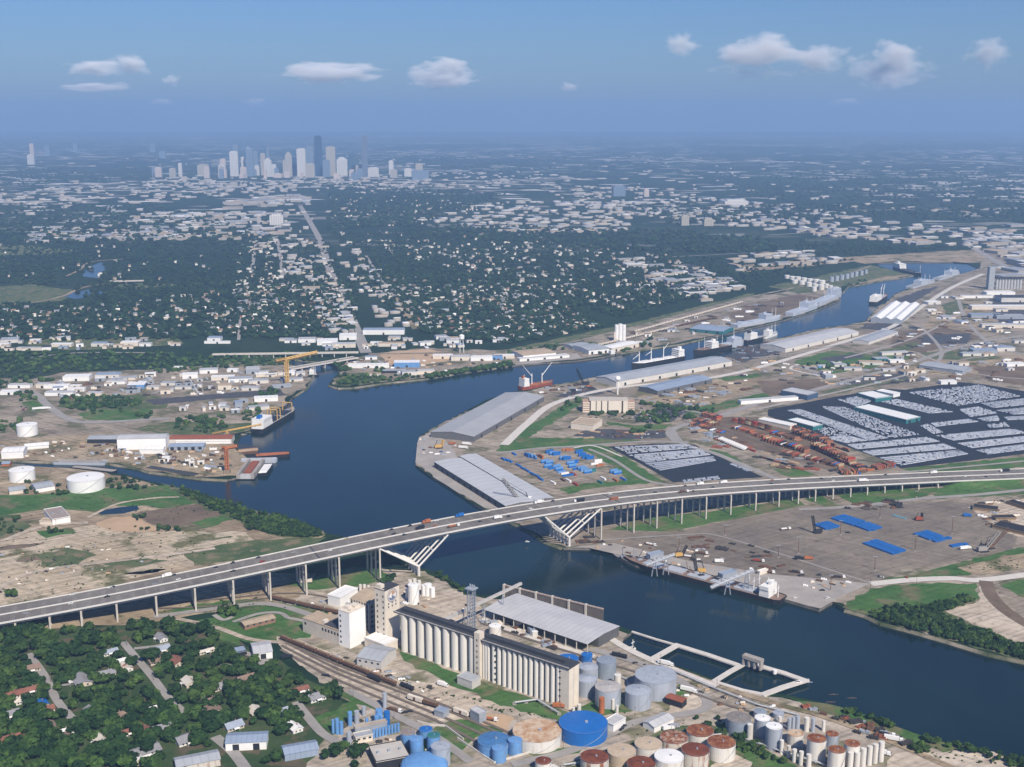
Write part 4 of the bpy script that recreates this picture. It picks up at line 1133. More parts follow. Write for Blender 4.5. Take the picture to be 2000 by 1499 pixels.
# lattice leg and the long conveyor bridge to the wharf
g = G(921, 1262)
lt = thing('elevator_leg', 'blue grey lattice steel tower rising behind the silo roof', 'tower', (g.x, g.y + 6, 0), EA)
H = 54
for k in range(8):
    q = MB(); q.lattice((0, 0, k * H / 8), (0, 0, (k + 1) * H / 8), 7, 0.3, 2); q.build('lattice_panel', STEEL_G, lt)
q = MB(); q.box(-4.5, 4.5, -4.5, 4.5, H, H + 1); q.build('platform', STEEL_G, lt)
for dx in (-2.2, 0.3, 2.5):
    q = MB(); q.tube((dx, 1, 2), (dx, 1, H + 4), 0.7, 6); q.build('leg_casing', STEEL_G, lt)
cv = thing('conveyor_bridge', 'covered conveyor bridge sloping from the silos to the wharf shed', 'conveyor', (0, 0, 0))
p, q_ = G(845, 1224, 20), G(1018, 1142, 24)
n = 9
for k in range(n):
    a, b = p.lerp(q_, k / n), p.lerp(q_, (k + 1) / n)
    m = MB()
    t = ang(a, b); nx, ny = -math.sin(t) * 1.3, math.cos(t) * 1.3
    vs = [(a.x - nx, a.y - ny, a.z), (b.x - nx, b.y - ny, b.z), (b.x + nx, b.y + ny, b.z), (a.x + nx, a.y + ny, a.z)]
    m.add(vs + [(x, y, z + 2.3) for x, y, z in vs], [(4, 5, 6, 7), (0, 1, 5, 4), (1, 2, 6, 5), (2, 3, 7, 6), (3, 0, 4, 7), (3, 2, 1, 0)])
    m.build('gallery_section', M('conveyor cladding', (0.44, 0.42, 0.39), 0.7, 0.15, 0.2), cv)
    if k % 2:
        m = MB(); m.tube((a.x - 2.5, a.y, -0.5), (a.x, a.y, a.z), 0.35, 4); m.tube((a.x + 2.5, a.y, -0.5), (a.x, a.y, a.z), 0.35, 4); m.tube((a.x - 1.3, a.y, a.z * 0.5), (a.x + 1.3, a.y, a.z * 0.5), 0.2, 4)
        m.build('trestle', STEEL_G, cv)

# wharf shed with its open front and the old dock wall on the water side
ws = shed('wharf_shed', 'wide grey roofed wharf shed with open dark bays along the landward side', 'warehouse', (945, 1190), (1147, 1258), (1218, 1226), 10, ROOF_L, M('dark shed interior', (0.10, 0.10, 0.10), 0.9, 0.2, 0.1), 1.5, posts=10)
dw = thing('dock_wall', 'old free-standing concrete dock wall with pale pilasters on the water side', 'wall', (0, 0, 0))
a, b = G(985, 1166), G(1178, 1214)
n = 6
hs = lift(b.x, b.y, 1189)
for k in range(n):
    p, q_ = a.lerp(b, k / n), a.lerp(b, (k + 1) / n)
    t = ang(p, q_)
    nx, ny = -math.sin(t) * 0.5, math.cos(t) * 0.5
    m = MB(); m.prism([(p.x - nx, p.y - ny), (q_.x - nx, q_.y - ny), (q_.x + nx, q_.y + ny), (p.x + nx, p.y + ny)], 0, hs - 1.0); m.build('wall_panel', M('dark dock wall', (0.15, 0.13, 0.115), 0.9, 0.25, 0.2), dw)
    m = MB(); m.prism([(p.x - nx * 2, p.y - ny * 2), (q_.x - nx * 2, q_.y - ny * 2), (q_.x + nx * 2, q_.y + ny * 2), (p.x + nx * 2, p.y + ny * 2)], hs - 0.98, hs); m.build('coping', M('stained coping', (0.40, 0.32, 0.26), 0.9, 0.35, 0.4), dw)
    ux = (q_ - p).normalized() * 1.0
    m = MB(); m.prism([(p.x - ux.x - nx * 3.2, p.y - ux.y - ny * 3.2), (p.x + ux.x - nx * 3.2, p.y + ux.y - ny * 3.2), (p.x + ux.x + nx * 2.4, p.y + ux.y + ny * 2.4), (p.x - ux.x + nx * 2.4, p.y - ux.y + ny * 2.4)], 0, hs + 0.5); m.build('pilaster', CONC_L, dw)

# ------------------------------------------------------------------ tanks of the tank farm
T = tank
T('bright blue squat tank, the larger one just behind the end of the silos', 1109, 1286, 42, 20, BLUE, BLUE, group=None)
T('small bright blue tank behind the silo end, right of the larger blue one', 1146, 1278, 22, 15, BLUE, BLUE)
T('dull grey tank behind the pale cone roofed pair near the silo end', 1184, 1289, 39, 32, SHELL_D, SHELL_D)
T('pale grey tank with low cone roof directly right of the silo end wall', 1149, 1302, 38, 26, SHELL_G, SHELL_G, rise=2)
T('pale grey tank in front of its twin, shaded by the next tank on the right', 1146, 1325, 40, 30, SHELL_G, SHELL_G, rise=2)
T('grey tank with a beige roof in the middle of the grey tank group', 1187, 1341, 51, 33, SHELL_G, M('beige grey roof', (0.40, 0.38, 0.36)), rise=1.5)
T('pale grey tank with cone roof standing in front of the biggest grey tank', 1246, 1348, 51, 30, SHELL_G, SHELL_G, rise=2)
T('biggest grey tank of the farm with a flat blotched roof and two downpipes', 1280, 1318, 81, 34, SHELL_G, SHELL_G, rise=1)
T('slim white tank between the middle grey tanks', 1206, 1318, 14, 24, SHELL_W, SHELL_W)
T('huge deep blue tank, the largest blue one in the foreground', 1139, 1411, 95, 25, BLUE, BLUE, rise=0.8)
T('huge cream tank with an orange rust blotched roof left of the deep blue tank', 1049, 1427, 95, 22, SHELL_W, RUST_PALE, rise=0.6)
T('wide worn blue tank inside the walled bund left of the cream tank', 965, 1445, 64, 20, BLUE_L, BLUE_M, rise=1.5)
T('light blue upright tank at the front corner of the walled bund', 975, 1461, 28, 24, BLUE_L, BLUE_L)
T('light blue upright tank at the right end of the walled bund', 1006, 1445, 28, 26, BLUE_L, BLUE_L)
T('light blue tank with brown top, back left of the blue group', 797, 1430, 28, 26, BLUE_L, M('brown tank top', (0.25, 0.21, 0.19)))
T('light blue tank at the front of the group beside the flat tan roof', 814, 1443, 27, 33, BLUE_L, BLUE_L)
T('dark topped blue tank at the back of the group beside the flat roof', 832, 1424, 27, 16, BLUE_L, BLUE)
T('light blue tank with green top, right of the front one in the group', 847, 1436, 27, 30, BLUE_L, TEAL)
T('wide pale grey tank with rusty rim next to the light blue dome', 861, 1457, 38, 34, SHELL_G, SHELL_G)
T('great light blue domed tank cut off by the bottom edge', 829, 1494, 92, 14, BLUE_L, BLUE_L, dome=True, rise=4)
T('small tank with a dark red top at the bottom edge', 1061, 1486, 32, 20, SHELL_W, RUST_DK)
T('white tank cut by the bottom edge beside the small red topped one', 1077, 1500, 28, 12, SHELL_W, SHELL_W)
T('dark rust topped tank with rust streaked sides at the bottom left of the rusty group', 1161, 1478, 56, 24, RUST_WALL, RUST_DK)
T('tank with plain sand coloured roof left of its sandy twin', 1214, 1466, 56, 20, TAN_TOP, TAN_TOP)
T('tank with plain sand coloured roof and white side, upper of the sandy pair', 1266, 1452, 54, 20, SHELL_W, TAN_TOP)
T('tank with patchy orange rust roof just below the parked trucks', 1316, 1440, 55, 18, RUST_WALL, RUST_MIX)
T('tank with brown rust roof, uppermost of the rusty group', 1367, 1427, 53, 18, SHELL_W, RUST_TOP)
T('rust striped tank cut off by the bottom edge', 1252, 1491, 56, 18, RUST_WALL, RUST_DK)
T('clean bright white tank standing among the rusty ones', 1306, 1477, 57, 26, SHELL_W, WHITE)
T('tank with dark red brown roof bleeding rust down a white side', 1357, 1464, 55, 28, RUST_WALL, RUST_DK)
T('white tank with pale rust roof on a round sandy pad, rightmost of the rusty group', 1408, 1449, 55, 28, SHELL_W, RUST_TOP)
T('big dark grey tank with grimy top at the left of the white cylinder plant', 1441, 1401, 48, 30, SHELL_D, M('grimy tank top', (0.22, 0.20, 0.18), 0.9, 0.3, 0.4))
T('grey tank with white top right behind the slim cream column', 1488, 1402, 31, 34, SHELL_G, WHITE)
T('grey tank with white top, front one in the middle of the cylinder plant', 1510, 1418, 32, 42, SHELL_G, WHITE)
T('white tank with cream and rust top behind the slim white columns', 1553, 1432, 31, 20, SHELL_W, RUST_PALE)
T('tall white tank with rust red top in the centre of the cylinder plant', 1593, 1442, 37, 40, SHELL_W, RUST_TOP)
T('grey sided tank with rust top behind the tall white tank', 1624, 1433, 25, 24, SHELL_G, RUST_TOP)
T('white tank with rust top behind the row of white columns', 1662, 1452, 31, 42, SHELL_W, RUST_TOP)
T('white tank with orange rust top at the front of the cylinder plant', 1632, 1464, 33, 40, SHELL_W, RUST_TOP)
T('flat grey tank at the back of the cylinder plant beside the orange heap', 1484, 1389, 25, 12, SHELL_G, SHELL_D)
T('low grey tank with ringed top at the back of the cylinder plant', 1520, 1392, 21, 10, SHELL_G, SHELL_G)
T('white tank beside the conveyor behind the silo roof', 967, 1222, 24, 18, SHELL_W, WHITE)
# upright process vessels: px x, top y, px width, px length
def vessels(rows, shell, what, group):
    out = []
    for x, y, w, l in rows:
        o = T(None, x, y, w, l, shell, shell, 'process vessel', group, name='process_vessel', seg=14)
        out.append((o, 'single ' + what, what + 's', x))
    number(out)
vessels([(1541, 1403, 8, 24), (1549, 1401, 8, 24), (1557, 1400, 9, 26), (1587, 1404, 8, 26)], SHELL_G, 'slim silver vessel of the cylinder plant', 'silver vessels of the cylinder plant')
vessels([(1575, 1402, 10, 26), (1608, 1408, 7, 20), (1464, 1415, 12, 32), (1523, 1400, 7, 14)], SHELL_W, 'lone slim white vessel', 'separate slim white vessels')
vessels([(1551, 1464, 9, 24), (1564, 1468, 9, 26), (1579, 1474, 10, 26), (1540, 1457, 7, 22), (1526, 1446, 8, 26)], SHELL_W, 'white column before the rust topped tanks', 'white columns left of the tall tank')
vessels([(1660, 1470, 11, 34), (1673, 1470, 11, 34), (1685, 1462, 11, 36), (1697, 1458, 11, 36), (1708, 1454, 11, 36), (1720, 1449, 11, 38)], SHELL_W, 'white column in the plant corner row', 'row of white columns')
vessels([(651, 1406, 6, 26), (659, 1404, 8, 30), (667, 1410, 8, 24)], BLUE_L, "blue vessel at the small plant's left end", 'vessels at the left of the blue plant')
vessels([(684, 1391, 9, 26), (741, 1386, 14, 30), (735, 1398, 8, 22), (745, 1397, 7, 22), (717, 1404, 7, 20)], BLUE_L, 'light blue vessel in the small plant', 'light blue vessels of the small plant')
vessels([(756, 1390, 12, 28)], BLUE, 'tall strong blue vessel in the small plant', 'strong blue vessel')
vessels([(697, 1389, 10, 24), (711, 1380, 8, 18), (682, 1430, 10, 26), (752, 1354, 9, 30)], SHELL_G, 'grey vessel in the small blue plant', 'grey vessels of the small plant')
vessels([(730 + 6 * k, 1426 - 1.6 * k, 5.5, 16) for k in range(9)], BLUE_L, 'small blue cylinder under the tan canopy', 'row of small blue cylinders')
vessels([(1187, 1364, 8, 18), (1197, 1366, 7, 20), (1205, 1378, 6, 20), (1131, 1376, 8, 14), (1120, 1382, 6, 12)], SHELL_W, 'slim white vessel behind the deep blue tank', 'slim white vessels behind the blue tank')
T('orange brown upright column behind the deep blue tank', 1175, 1363, 11, 30, ORANGE, ORANGE, 'process vessel', name='process_vessel', seg=16)
vessels([(801, 1133, 8, 18), (810, 1131, 8, 18), (819, 1134, 7, 16), (728, 1146, 6, 12), (704, 1142, 6, 13), (712, 1142, 6, 13), (720, 1144, 6, 13)], SHELL_W, 'small white tank beyond the sign tower', 'white tanks beyond the sign tower')
vessels([(797, 1151, 10, 18), (808, 1142, 22, 36), (836, 1141, 15, 22), (828, 1143, 10, 20), (845, 1148, 10, 18)], WHITE, 'big white silo by the bridge leg', 'white silos right of the sign tower')
shed('white_storehouse', 'white storehouse with blue shadowed end left of the white tanks under the bridge', 'warehouse', (640, 1163), (664, 1169), (668, 1143), 10, ROOF_W, WHITE, flat=True)
shed('plant_canopy', 'tan canopy roof over the row of small blue cylinders', 'canopy', (694, 1424), (756, 1411), (690, 1419), 7, ROOF_T, STEEL_G, flat=True)
shed('plant_office', 'grey roofed plant office below the tan canopy', 'building', (695, 1443), (728, 1436), (690, 1434), 5, ROOF_G, CREAM, flat=True, windows=3)
shed('pump_house', 'white flat topped pump house right of the deep blue tank', 'building', (1198, 1418), (1222, 1404), (1213, 1390), 6, ROOF_L, WHITE, flat=True)
shed('open_shelter', 'small rust red roofed open shelter on the sandy yard below the biggest grey tank', 'shelter', (1300, 1362), (1332, 1372), (1318, 1357), 6, REDOX, DARK, 0.8)
shed('silver_hall', 'silver arched hall beside the tank farm road', 'hall', (1278, 1421), (1316, 1403), (1264, 1406), 5, ROOF_L, WHITE, 2)
def pipe_rack(label, flat, z, n=3):
    ps = [Vector((p.x, p.y, z)) for p in pts(flat)]
    th = thing('pipe_rack', label, 'pipe rack', (0, 0, 0))
    for k in range(n):
        m = MB()
        for a, b in zip(ps, ps[1:]):
            o = Vector((-(b - a).y, (b - a).x, 0)).normalized() * (k - n / 2) * 0.9
            m.tube(a + o, b + o, 0.3, 5)
        m.build('pipe', SHELL_W if k % 2 else STEEL_G, th)
    m = MB()
    for a, b in zip(ps, ps[1:]):
        q = max(1, int((b - a).length / 8))
        for i in range(q + 1):
            c = a.lerp(b, i / q); m.box(c.x - 1.6, c.x + 1.6, c.y - 0.2, c.y + 0.2, 0, z - 0.3)
    m.build('support', CONC, th)
for lab, f, z in (('white pipe rack running between the rust topped tanks', [1100, 1499, 1180, 1487, 1290, 1462, 1345, 1448, 1420, 1437], 2.5), ('pipe rack along the road to the pier basin', [1290, 1302, 1390, 1345, 1480, 1380, 1560, 1400], 2.0), ('white overhead pipe bridge beside the silo end', [1005, 1378, 1050, 1372, 1092, 1398], 3.0), ('pipe rack behind the grey tanks', [1180, 1312, 1225, 1330, 1232, 1352], 2.0), ('pipe rack across the cylinder plant', [1440, 1442, 1520, 1470, 1610, 1498], 2.5)):
    pipe_rack(lab, f, z)
# bund walls round the blue tanks
for lab, ps in (('low concrete bund wall around the walled blue tanks', (893, 1444, 965, 1492, 1040, 1470)), ('low concrete wall along the grass left of the walled blue tanks', (815, 1411, 840, 1418, 870, 1420, 905, 1446))):
    w = MB()
    pp = [G(ps[i], ps[i + 1]) for i in range(0, len(ps), 2)]
    for a, b in zip(pp, pp[1:]):
        t = ang(a, b); nx, ny = -math.sin(t) * 0.35, math.cos(t) * 0.35
        w.prism([(a.x - nx, a.y - ny), (b.x - nx, b.y - ny), (b.x + nx, b.y + ny), (a.x + nx, a.y + ny)], 0, 1.8)
    tag(w.build('bund_wall', CONC_L), lab, 'wall')
# ------------------------------------------------------------------ ships
HULL_K = M('black hull paint', (0.022, 0.022, 0.025), 0.5, 0.2, 0.1)
HULL_R = M('red hull paint', (0.30, 0.07, 0.035), 0.6, 0.2, 0.1)
HULL_N = M('pale grey ship paint', (0.42, 0.46, 0.52), 0.55, 0.06, 0.05)
DECK_R = M('ship deck', (0.22, 0.15, 0.115), 0.85, 0.2, 0.1)
DECK_G = M('grey ship deck', (0.27, 0.27, 0.27), 0.85, 0.2, 0.1)
HATCH = M('hatch cover', (0.40, 0.42, 0.45), 0.7, 0.15, 0.15)
SHIPW = M('ship white', (0.76, 0.75, 0.71), 0.6, 0.06, 0.15)
def ship(label, stern, bow, beam, hh, hull, deck, sup=None, hatches=0, hatch_mat=None, cranes=(), masts=(), funnel=None, cat='ship', name='cargo_ship', cm=None, group=None, bowl=0.18, load=None, shift=0.0, gantry=()):
    """stern, bow: px points on the near waterline; the ship's axis lies half a beam behind them"""
    a, b = G(stern[0], stern[1], WZ), G(bow[0], bow[1], WZ)
    L, t = (b - a).length, ang(a, b)
    left = Vector((-math.sin(t), math.cos(t), 0))
    sgn = 1 if left.y > 0 else -1
    o = a + left * sgn * (beam / 2 + shift)
    th = thing(name, label, cat, (o.x, o.y, WZ), t, group)
    B = beam / 2
    out = [(0, -B * 0.8), (L * 0.03, -B), (L * (1 - bowl), -B), (L * (1 - bowl * 0.45), -B * 0.68), (L * 0.985, -B * 0.16), (L, 0), (L * 0.985, B * 0.16), (L * (1 - bowl * 0.45), B * 0.68), (L * (1 - bowl), B), (L * 0.03, B), (0, B * 0.8)]
    n = len(out)
    sh = [hh + (hh * 0.28 * max(0, (x / L - 0.8) / 0.2) ** 1.5) for x, y in out]
    m = MB()
    vs = [(x * 0.985, y * 0.94, -1.0) for x, y in out] + [(x, y, z) for (x, y), z in zip(out, sh)]
    m.add(vs, [(i, (i + 1) % n, n + (i + 1) % n, n + i) for i in range(n)])
    m.build('hull', hull, th)
    m = MB(); m.add([(x * 0.995 + 0.003 * L, y * 0.97, z - 0.9) for (x, y), z in zip(out, sh)], [tuple(range(n))]); m.build('deck', deck, th)
    if sup:
        x0, x1, hs, sm = sup
        X0, X1 = x0 * L, x1 * L
        k = max(2, int(hs / 3.2))
        base = hh - 0.9
        m = MB()
        for j in range(k):
            f = 1 - 0.02 * j
            w = B * (0.92 if j < k - 1 else 1.0) * f
            m.box(X0 + (X1 - X0) * 0.02 * j, X1 - (X1 - X0) * 0.025 * j, -w, w, base + hs * j / k, base + hs * (j + 1) / k - 0.12, True)
        s = m.build('superstructure', sm, th)
        for j in range(k):
            q = MB()
            z0 = base + hs * (j + 0.45) / k
            q.box(X1 - (X1 - X0) * 0.025 * j + 0.01, X1 - (X1 - X0) * 0.025 * j + 0.06, -B * 0.75, B * 0.75, z0, z0 + 0.9)
            q.build('window_band', GLASS, s)
        if funnel:
            q = MB(); q.box(X0 + (X1 - X0) * 0.1, X0 + (X1 - X0) * 0.4, -B * 0.25, B * 0.25, base + hs * 0.6, base + hs * 1.3); q.build('funnel', funnel, th)
        q = MB(); q.tube(((X0 + X1) / 2, 0, base + hs), ((X0 + X1) / 2, 0, base + hs + 7), 0.35, 4); q.box((X0 + X1) / 2 - 0.3, (X0 + X1) / 2 + 0.3, -2.5, 2.5, base + hs + 4, base + hs + 4.4); q.build('mast', SHIPW, th)
    if hatches:
        xa, xb = (sup[1] + 0.03) * L if sup and sup[0] < 0.4 else 0.06 * L, (1 - bowl * 0.8) * L
        if sup and sup[0] > 0.5: xb = sup[0] * L - 0.03 * L
        for k in range(hatches):
            p = xa + (xb - xa) * (k + 0.1) / hatches; q_ = xa + (xb - xa) * (k + 0.88) / hatches
            m = MB(); m.box(p, q_, -B * 0.68, B * 0.68, hh - 0.9, hh + 0.9); hc = m.build('hatch_cover', hatch_mat or HATCH, th)
    cmat = cm or SHIPW
    for f, hc, dx, dz in cranes:
        m = MB(); m.tube((f * L, 0, hh - 1), (f * L, 0, hh + hc), 1.1, 6, 0.8); c = m.build('crane_post', cmat, th)
        m = MB(); m.tube((f * L, 0, hh + hc * 0.75), (f * L + dx, 0, hh + hc * 0.75 + dz), 0.75, 4, 0.35); m.build('crane_jib', cmat, c)
    for f, hm in masts:
        m = MB(); m.tube((f * L, 0, hh - 1), (f * L, 0, hh + hm), 0.6, 5, 0.3); m.tube((f * L, -3, hh + hm * 0.7), (f * L, 3, hh + hm * 0.7), 0.25, 4); m.build('mast', cmat, th)
    for f, hg in gantry:
        m = MB()
        for y in (-B * 0.75, B * 0.75): m.tube((f * L, y, hh - 1), (f * L, y, hh + hg), 0.9, 4)
        m.tube((f * L, -B * 0.75, hh + hg), (f * L, B * 0.75, hh + hg), 0.9, 4); m.build('gantry', cmat, th)
    if load:
        m = MB(); m.box(L * 0.1, L * 0.86, -B * 0.7, B * 0.7, hh - 0.9, hh + load[0]); m.build('cargo', load[1], th)
    return th
ship('long black bulk carrier with grey hatches and a white stern house at the near wharf', (1522, 1183), (1206, 1099), 21, 5.5, HULL_K, DECK_R, (0.06, 0.115, 12, SHIPW), 5, HATCH, (), ((0.03, 13), (0.14, 20), (0.17, 14), (0.2, 16)), SHIPW, shift=-2)
ship('dark freighter with blue funnel and ochre gantries at the shipyard quay', (513, 848), (586, 804), 22, 7, HULL_K, DECK_G, (0.04, 0.28, 15, SHIPW), 2, HULL_K, (), (), BLUE, cm=YEL, gantry=((0.42, 16), (0.5, 16), (0.82, 14)))
ship('red bowed ship with two raised white cranes beside the big grey shed', (1022, 763), (1086, 752), 18, 6, HULL_R, DECK_R, (0.04, 0.2, 15, SHIPW), 2, ORANGE, ((0.35, 20, -22, 24), (0.66, 18, 24, 22)), (), ORANGE)
ship('ship with white cranes hidden behind the long shed, house at the right', (1346, 704), (1246, 722), 22, 8, HULL_K, SHIPW, (0.03, 0.15, 15, SHIPW), 3, SHIPW, ((0.38, 24, -14, 12), (0.62, 24, 16, -6), (0.85, 22, 18, -8)), (), SHIPW, shift=8)
ship('dark ship with a low white house, moored among masts by the asphalt quay', (1436, 683), (1366, 696), 22, 9, HULL_K, DECK_R, (0.4, 0.6, 14, SHIPW), 3, DECK_R, (), ((0.2, 24), (0.35, 24), (0.7, 26), (0.85, 22)), SHIPW, shift=6)
ship('grey and white ship with tall mast right of the dark moored ship', (1418, 686), (1466, 676), 20, 10, HULL_N, DECK_G, (0.45, 0.8, 11, HULL_N), 1, HULL_N, (), ((0.6, 32),), HULL_N, shift=10)
ship('ship with bright white house and black funnel left of the long silver shed', (1468, 673), (1504, 664), 18, 7, HULL_K, DECK_G, (0.15, 0.55, 14, SHIPW), 1, None, (), (), HULL_K, shift=10)
ship('small white ship with two masts at the far end of the silver shed', (1508, 664), (1534, 655), 14, 5, SHIPW, DECK_G, (0.2, 0.5, 12, SHIPW), 1, None, (), ((0.6, 22), (0.85, 24)), SHIPW, shift=14)
NV = ((0.35, 22), (0.6, 26), (0.8, 20))
ship('pale grey ship nearest of the grey ships along the far bank', (1440, 643), (1530, 626), 24, 10, HULL_N, HULL_N, (0.58, 0.74, 13, HULL_N), 2, HULL_N, (), ((0.8, 22), (0.88, 26)), HULL_N, shift=-4)
ship('pale grey ship in the middle of the grey ships along the far bank', (1548, 620), (1602, 602), 26, 11, HULL_N, HULL_N, (0.5, 0.75, 14, HULL_N), 1, HULL_N, (), NV, HULL_N, shift=-4)
ship('pale grey ship farthest up of the grey ships, beside the white tank farm', (1600, 600), (1648, 578), 28, 12, HULL_N, HULL_N, (0.6, 0.85, 16, HULL_N), 1, HULL_N, (), NV, HULL_N, shift=-4)
ship('dark ship with a white house and crane at the corner of the white sheds', (1712, 596), (1738, 580), 22, 7, HULL_K, DECK_R, (0.05, 0.4, 14, SHIPW), 1, None, ((0.6, 26, 16, 14), (0.8, 22, 14, 14)), (), SHIPW, shift=0)
ship('low dark ship with white stern house lying off the sand spit', (1742, 526), (1792, 540), 24, 8, HULL_K, DECK_G, (0.02, 0.3, 15, SHIPW), 3, HULL_K, (), ((0.95, 26),), SHIPW)
ship('faint grey ship with white masts, left one in the upper basin', (1786, 566), (1834, 552), 26, 7, HULL_N, DECK_G, (0.3, 0.6, 12, HULL_N), 1, None, (), NV, HULL_N, shift=2)
ship('faint grey ship with white masts, right one in the upper basin', (1838, 550), (1882, 536), 26, 7, HULL_N, DECK_G, (0.5, 0.8, 12, HULL_N), 1, None, (), NV, HULL_N, shift=2)
ship('small white tugboat under the creek road bridge', (602, 735), (622, 735), 8, 3, HULL_K, SHIPW, (0.1, 0.6, 9, SHIPW), 0, None, (), ((0.7, 14),), SHIPW, 'tugboat', 'tugboat')
ship('white workboat at the quay below the twin white silos', (1190, 696), (1206, 694), 9, 3, HULL_K, SHIPW, (0.2, 0.7, 8, SHIPW), 0, None, (), (), None, 'boat', 'workboat')
ship('tiny white launch floating inside the pier basin', (1229, 1266), (1240, 1270), 3, 1.0, SHIPW, SHIPW, (0.3, 0.6, 1.6, SHIPW), 0, None, (), (), None, 'boat', 'launch')
def barge(label, a, b, beam, hh, hull, deck, load=None, **k):
    return ship(label, a, b, beam, hh, hull, deck, None, 0, None, (), (), None, 'barge', 'barge', bowl=0.05, load=load, **k)
barge('grey hopper barge along the far side of the left inlet', (102, 908), (207, 910), 15, 3.5, HULL_N, DECK_G, (1.2, CONC))
barge('black barge with a long pale deck edge at the mouth of the inlet', (272, 917), (394, 938), 14, 3.0, HULL_K, CONC_L, (0.6, M('dark hold', (0.05, 0.055, 0.06), 0.9)))
barge('pale flat barge at the near side of the inlet above the big white tank', (136, 916), (222, 926), 13, 2.5, HULL_K, CONC)
barge('barge with orange deck pointing out from the shipyard dock', (500, 897), (567, 893), 16, 4, HULL_K, ORANGE, (0.6, ORANGE))
barge('long pale blue grey pontoon below the orange barge', (470, 906), (541, 905), 12, 4.5, HULL_N, HULL_N, (0.8, ROOF_L))
barge('rust brown floating pontoon with ochre deck gear above the blue one', (466, 889), (506, 886), 18, 4, BROWN, TANF)
barge('square white roofed pontoon right of the floating dry dock', (503, 931), (521, 931), 48, 4.5, HULL_K, WHITE, (1.0, WHITE))
# floating dry dock with a red oxide ship section inside
o, t, L, d = frame((461, 938), (497, 938), WZ, (470, 908))
dd = thing('floating_dry_dock', 'floating dry dock holding a red oxide hull between grey side walls', 'dry dock', (o.x, o.y, WZ), t)
for y in (0, 1):
    m = MB(); m.box(L * 0.02 + y * L * 0.8, L * 0.18 + y * L * 0.8, 0, d, -1, 9); m.build('side_wall', CONC, dd)
m = MB(); m.box(0, L, 0, d, -1.2, 1.4); m.build('dock_floor', DARK, dd)
m = MB(); m.box(L * 0.3, L * 0.7, d * 0.22, d * 0.95, 1.4, 7); m.build('hull_section', REDOX, dd)
m = MB(); m.box(L * 0.19, L * 0.81, 0.5, d * 0.14, 1.4, 6); m.build('end_pontoon', ROOF_L, dd)

# ------------------------------------------------------------------ cranes and masts
def tower_crane(label, base, top_y, tail, tip, mat=YEL, rad=1.3):
    g = G(*base); h = lift(g.x, g.y, top_y)
    th = thing('tower_crane', label, 'crane', g)
    m = MB(); m.lattice((0, 0, 0), (0, 0, h), rad * 2.2, rad * 0.45, 8); m.tube((0, 0, 0), (0, 0, h), rad * 0.55, 5); m.build('mast', mat, th)
    m = MB(); m.box(-4, 4, -4, 4, 0, 5); m.build('base', M('crane base', (0.25, 0.2, 0.15)), th)
    sc = depth(g.x, g.y, h) / FOC
    for nm, (px, py) in (('jib', tip), ('counter_jib', tail)):
        cx, cy = PXY(g.x, g.y, h)
        e = Vector(((px - cx) * sc, (px - cx) * sc * 0.25, h + (cy - py) * sc))
        m = MB(); m.lattice((0, 0, h), e, rad * 1.8, rad * 0.4, 8); m.tube((0, 0, h), e, rad * 0.5, 4); m.build(nm, mat, th)
    m = MB(); m.box(-1.5, 1.5, -3, -0.5, h - 3.5, h - 0.5, True); m.build('cab', mat, th)
    return th
tower_crane('tall ochre tower crane with a long level jib at the shipyard', (561, 752), 702, (540, 705), (618, 691), rad=2.1)
tower_crane('low ochre crane with a long level jib over the shipyard grass', (444, 852), 842, (416, 846), (508, 833), rad=1.0)
tower_crane('orange gantry crane by the floating dry dock', (444, 925), 876, (434, 874), (462, 873), mat=ORANGE, rad=1.6)
def crawler(label, base, tip, mat=YEL, boom=None, scale=1.0, name='crawler_crane', bm=None):
    g = G(*base)
    th = thing(name, label, 'crane', g, 0)
    sc = depth(g.x, g.y, 10) / FOC
    dx, dz = (tip[0] - base[0]) * sc, (base[1] - tip[1]) * sc * 1.03
    a = 0 if dx >= 0 else math.pi
    th.rotation_euler = (0, 0, a + 0.25)
    s = scale
    for y in (-2.2, 2.2):
        m = MB(); m.box(-3.5 * s, 3.5 * s, (y - 0.6) * s, (y + 0.6) * s, 0, 1.2 * s, True); m.build('crawler_track', BLACK, th)
    m = MB(); m.box(-5 * s, 2.4 * s, -1.7 * s, 1.7 * s, 1.3 * s, 4.0 * s, True); m.build('machine_house', mat, th)
    m = MB(); m.box(2.45 * s, 4 * s, 0.2 * s, 1.7 * s, 1.5 * s, 3.9 * s, True); m.build('cab', GLASS, th)
    m = MB(); m.lattice((2.5 * s, 0, 2.5 * s), (abs(dx), 0, dz), 1.8 * s, 0.3 * s, 10); m.build('boom', bm or boom or mat, th)
    m = MB(); m.tube((-4 * s, 0, 4.0 * s), (-2 * s, 0, 9 * s), 0.3 * s, 4); m.tube((-2 * s, 0, 9 * s), (abs(dx) * 0.97, 0, dz * 0.98), 0.12 * s, 3); m.build('boom_stay', BLACK, th)
    return th
crawler('grey crane with a long boom leaning left beside the white hut at the twin sheds', (1022, 985), (980, 932), M('crane grey', (0.32, 0.30, 0.27)), scale=1.7)
crawler('thin dark crane with steep boom at the shed end by the red ship', (1143, 752), (1125, 720), BLACK, scale=1.5)
crawler('dark crane standing beside the left blue stack on the yard', (1596, 1042), (1584, 1006), BLACK, scale=1.2)
crawler('dark crane with a red body on the far side of the yard', (1796, 1017), (1800, 1002), HULL_R, scale=1.2, boom=BLACK)
crawler('crane with a pale lattice boom rising to the right by the yard edge', (1920, 1078), (1954, 1040), M('crane grey', (0.32, 0.30, 0.27)), scale=1.5)
crawler('crane behind the pale boomed one at the yard edge', (1932, 1072), (1972, 1034), BROWN, scale=1.4)
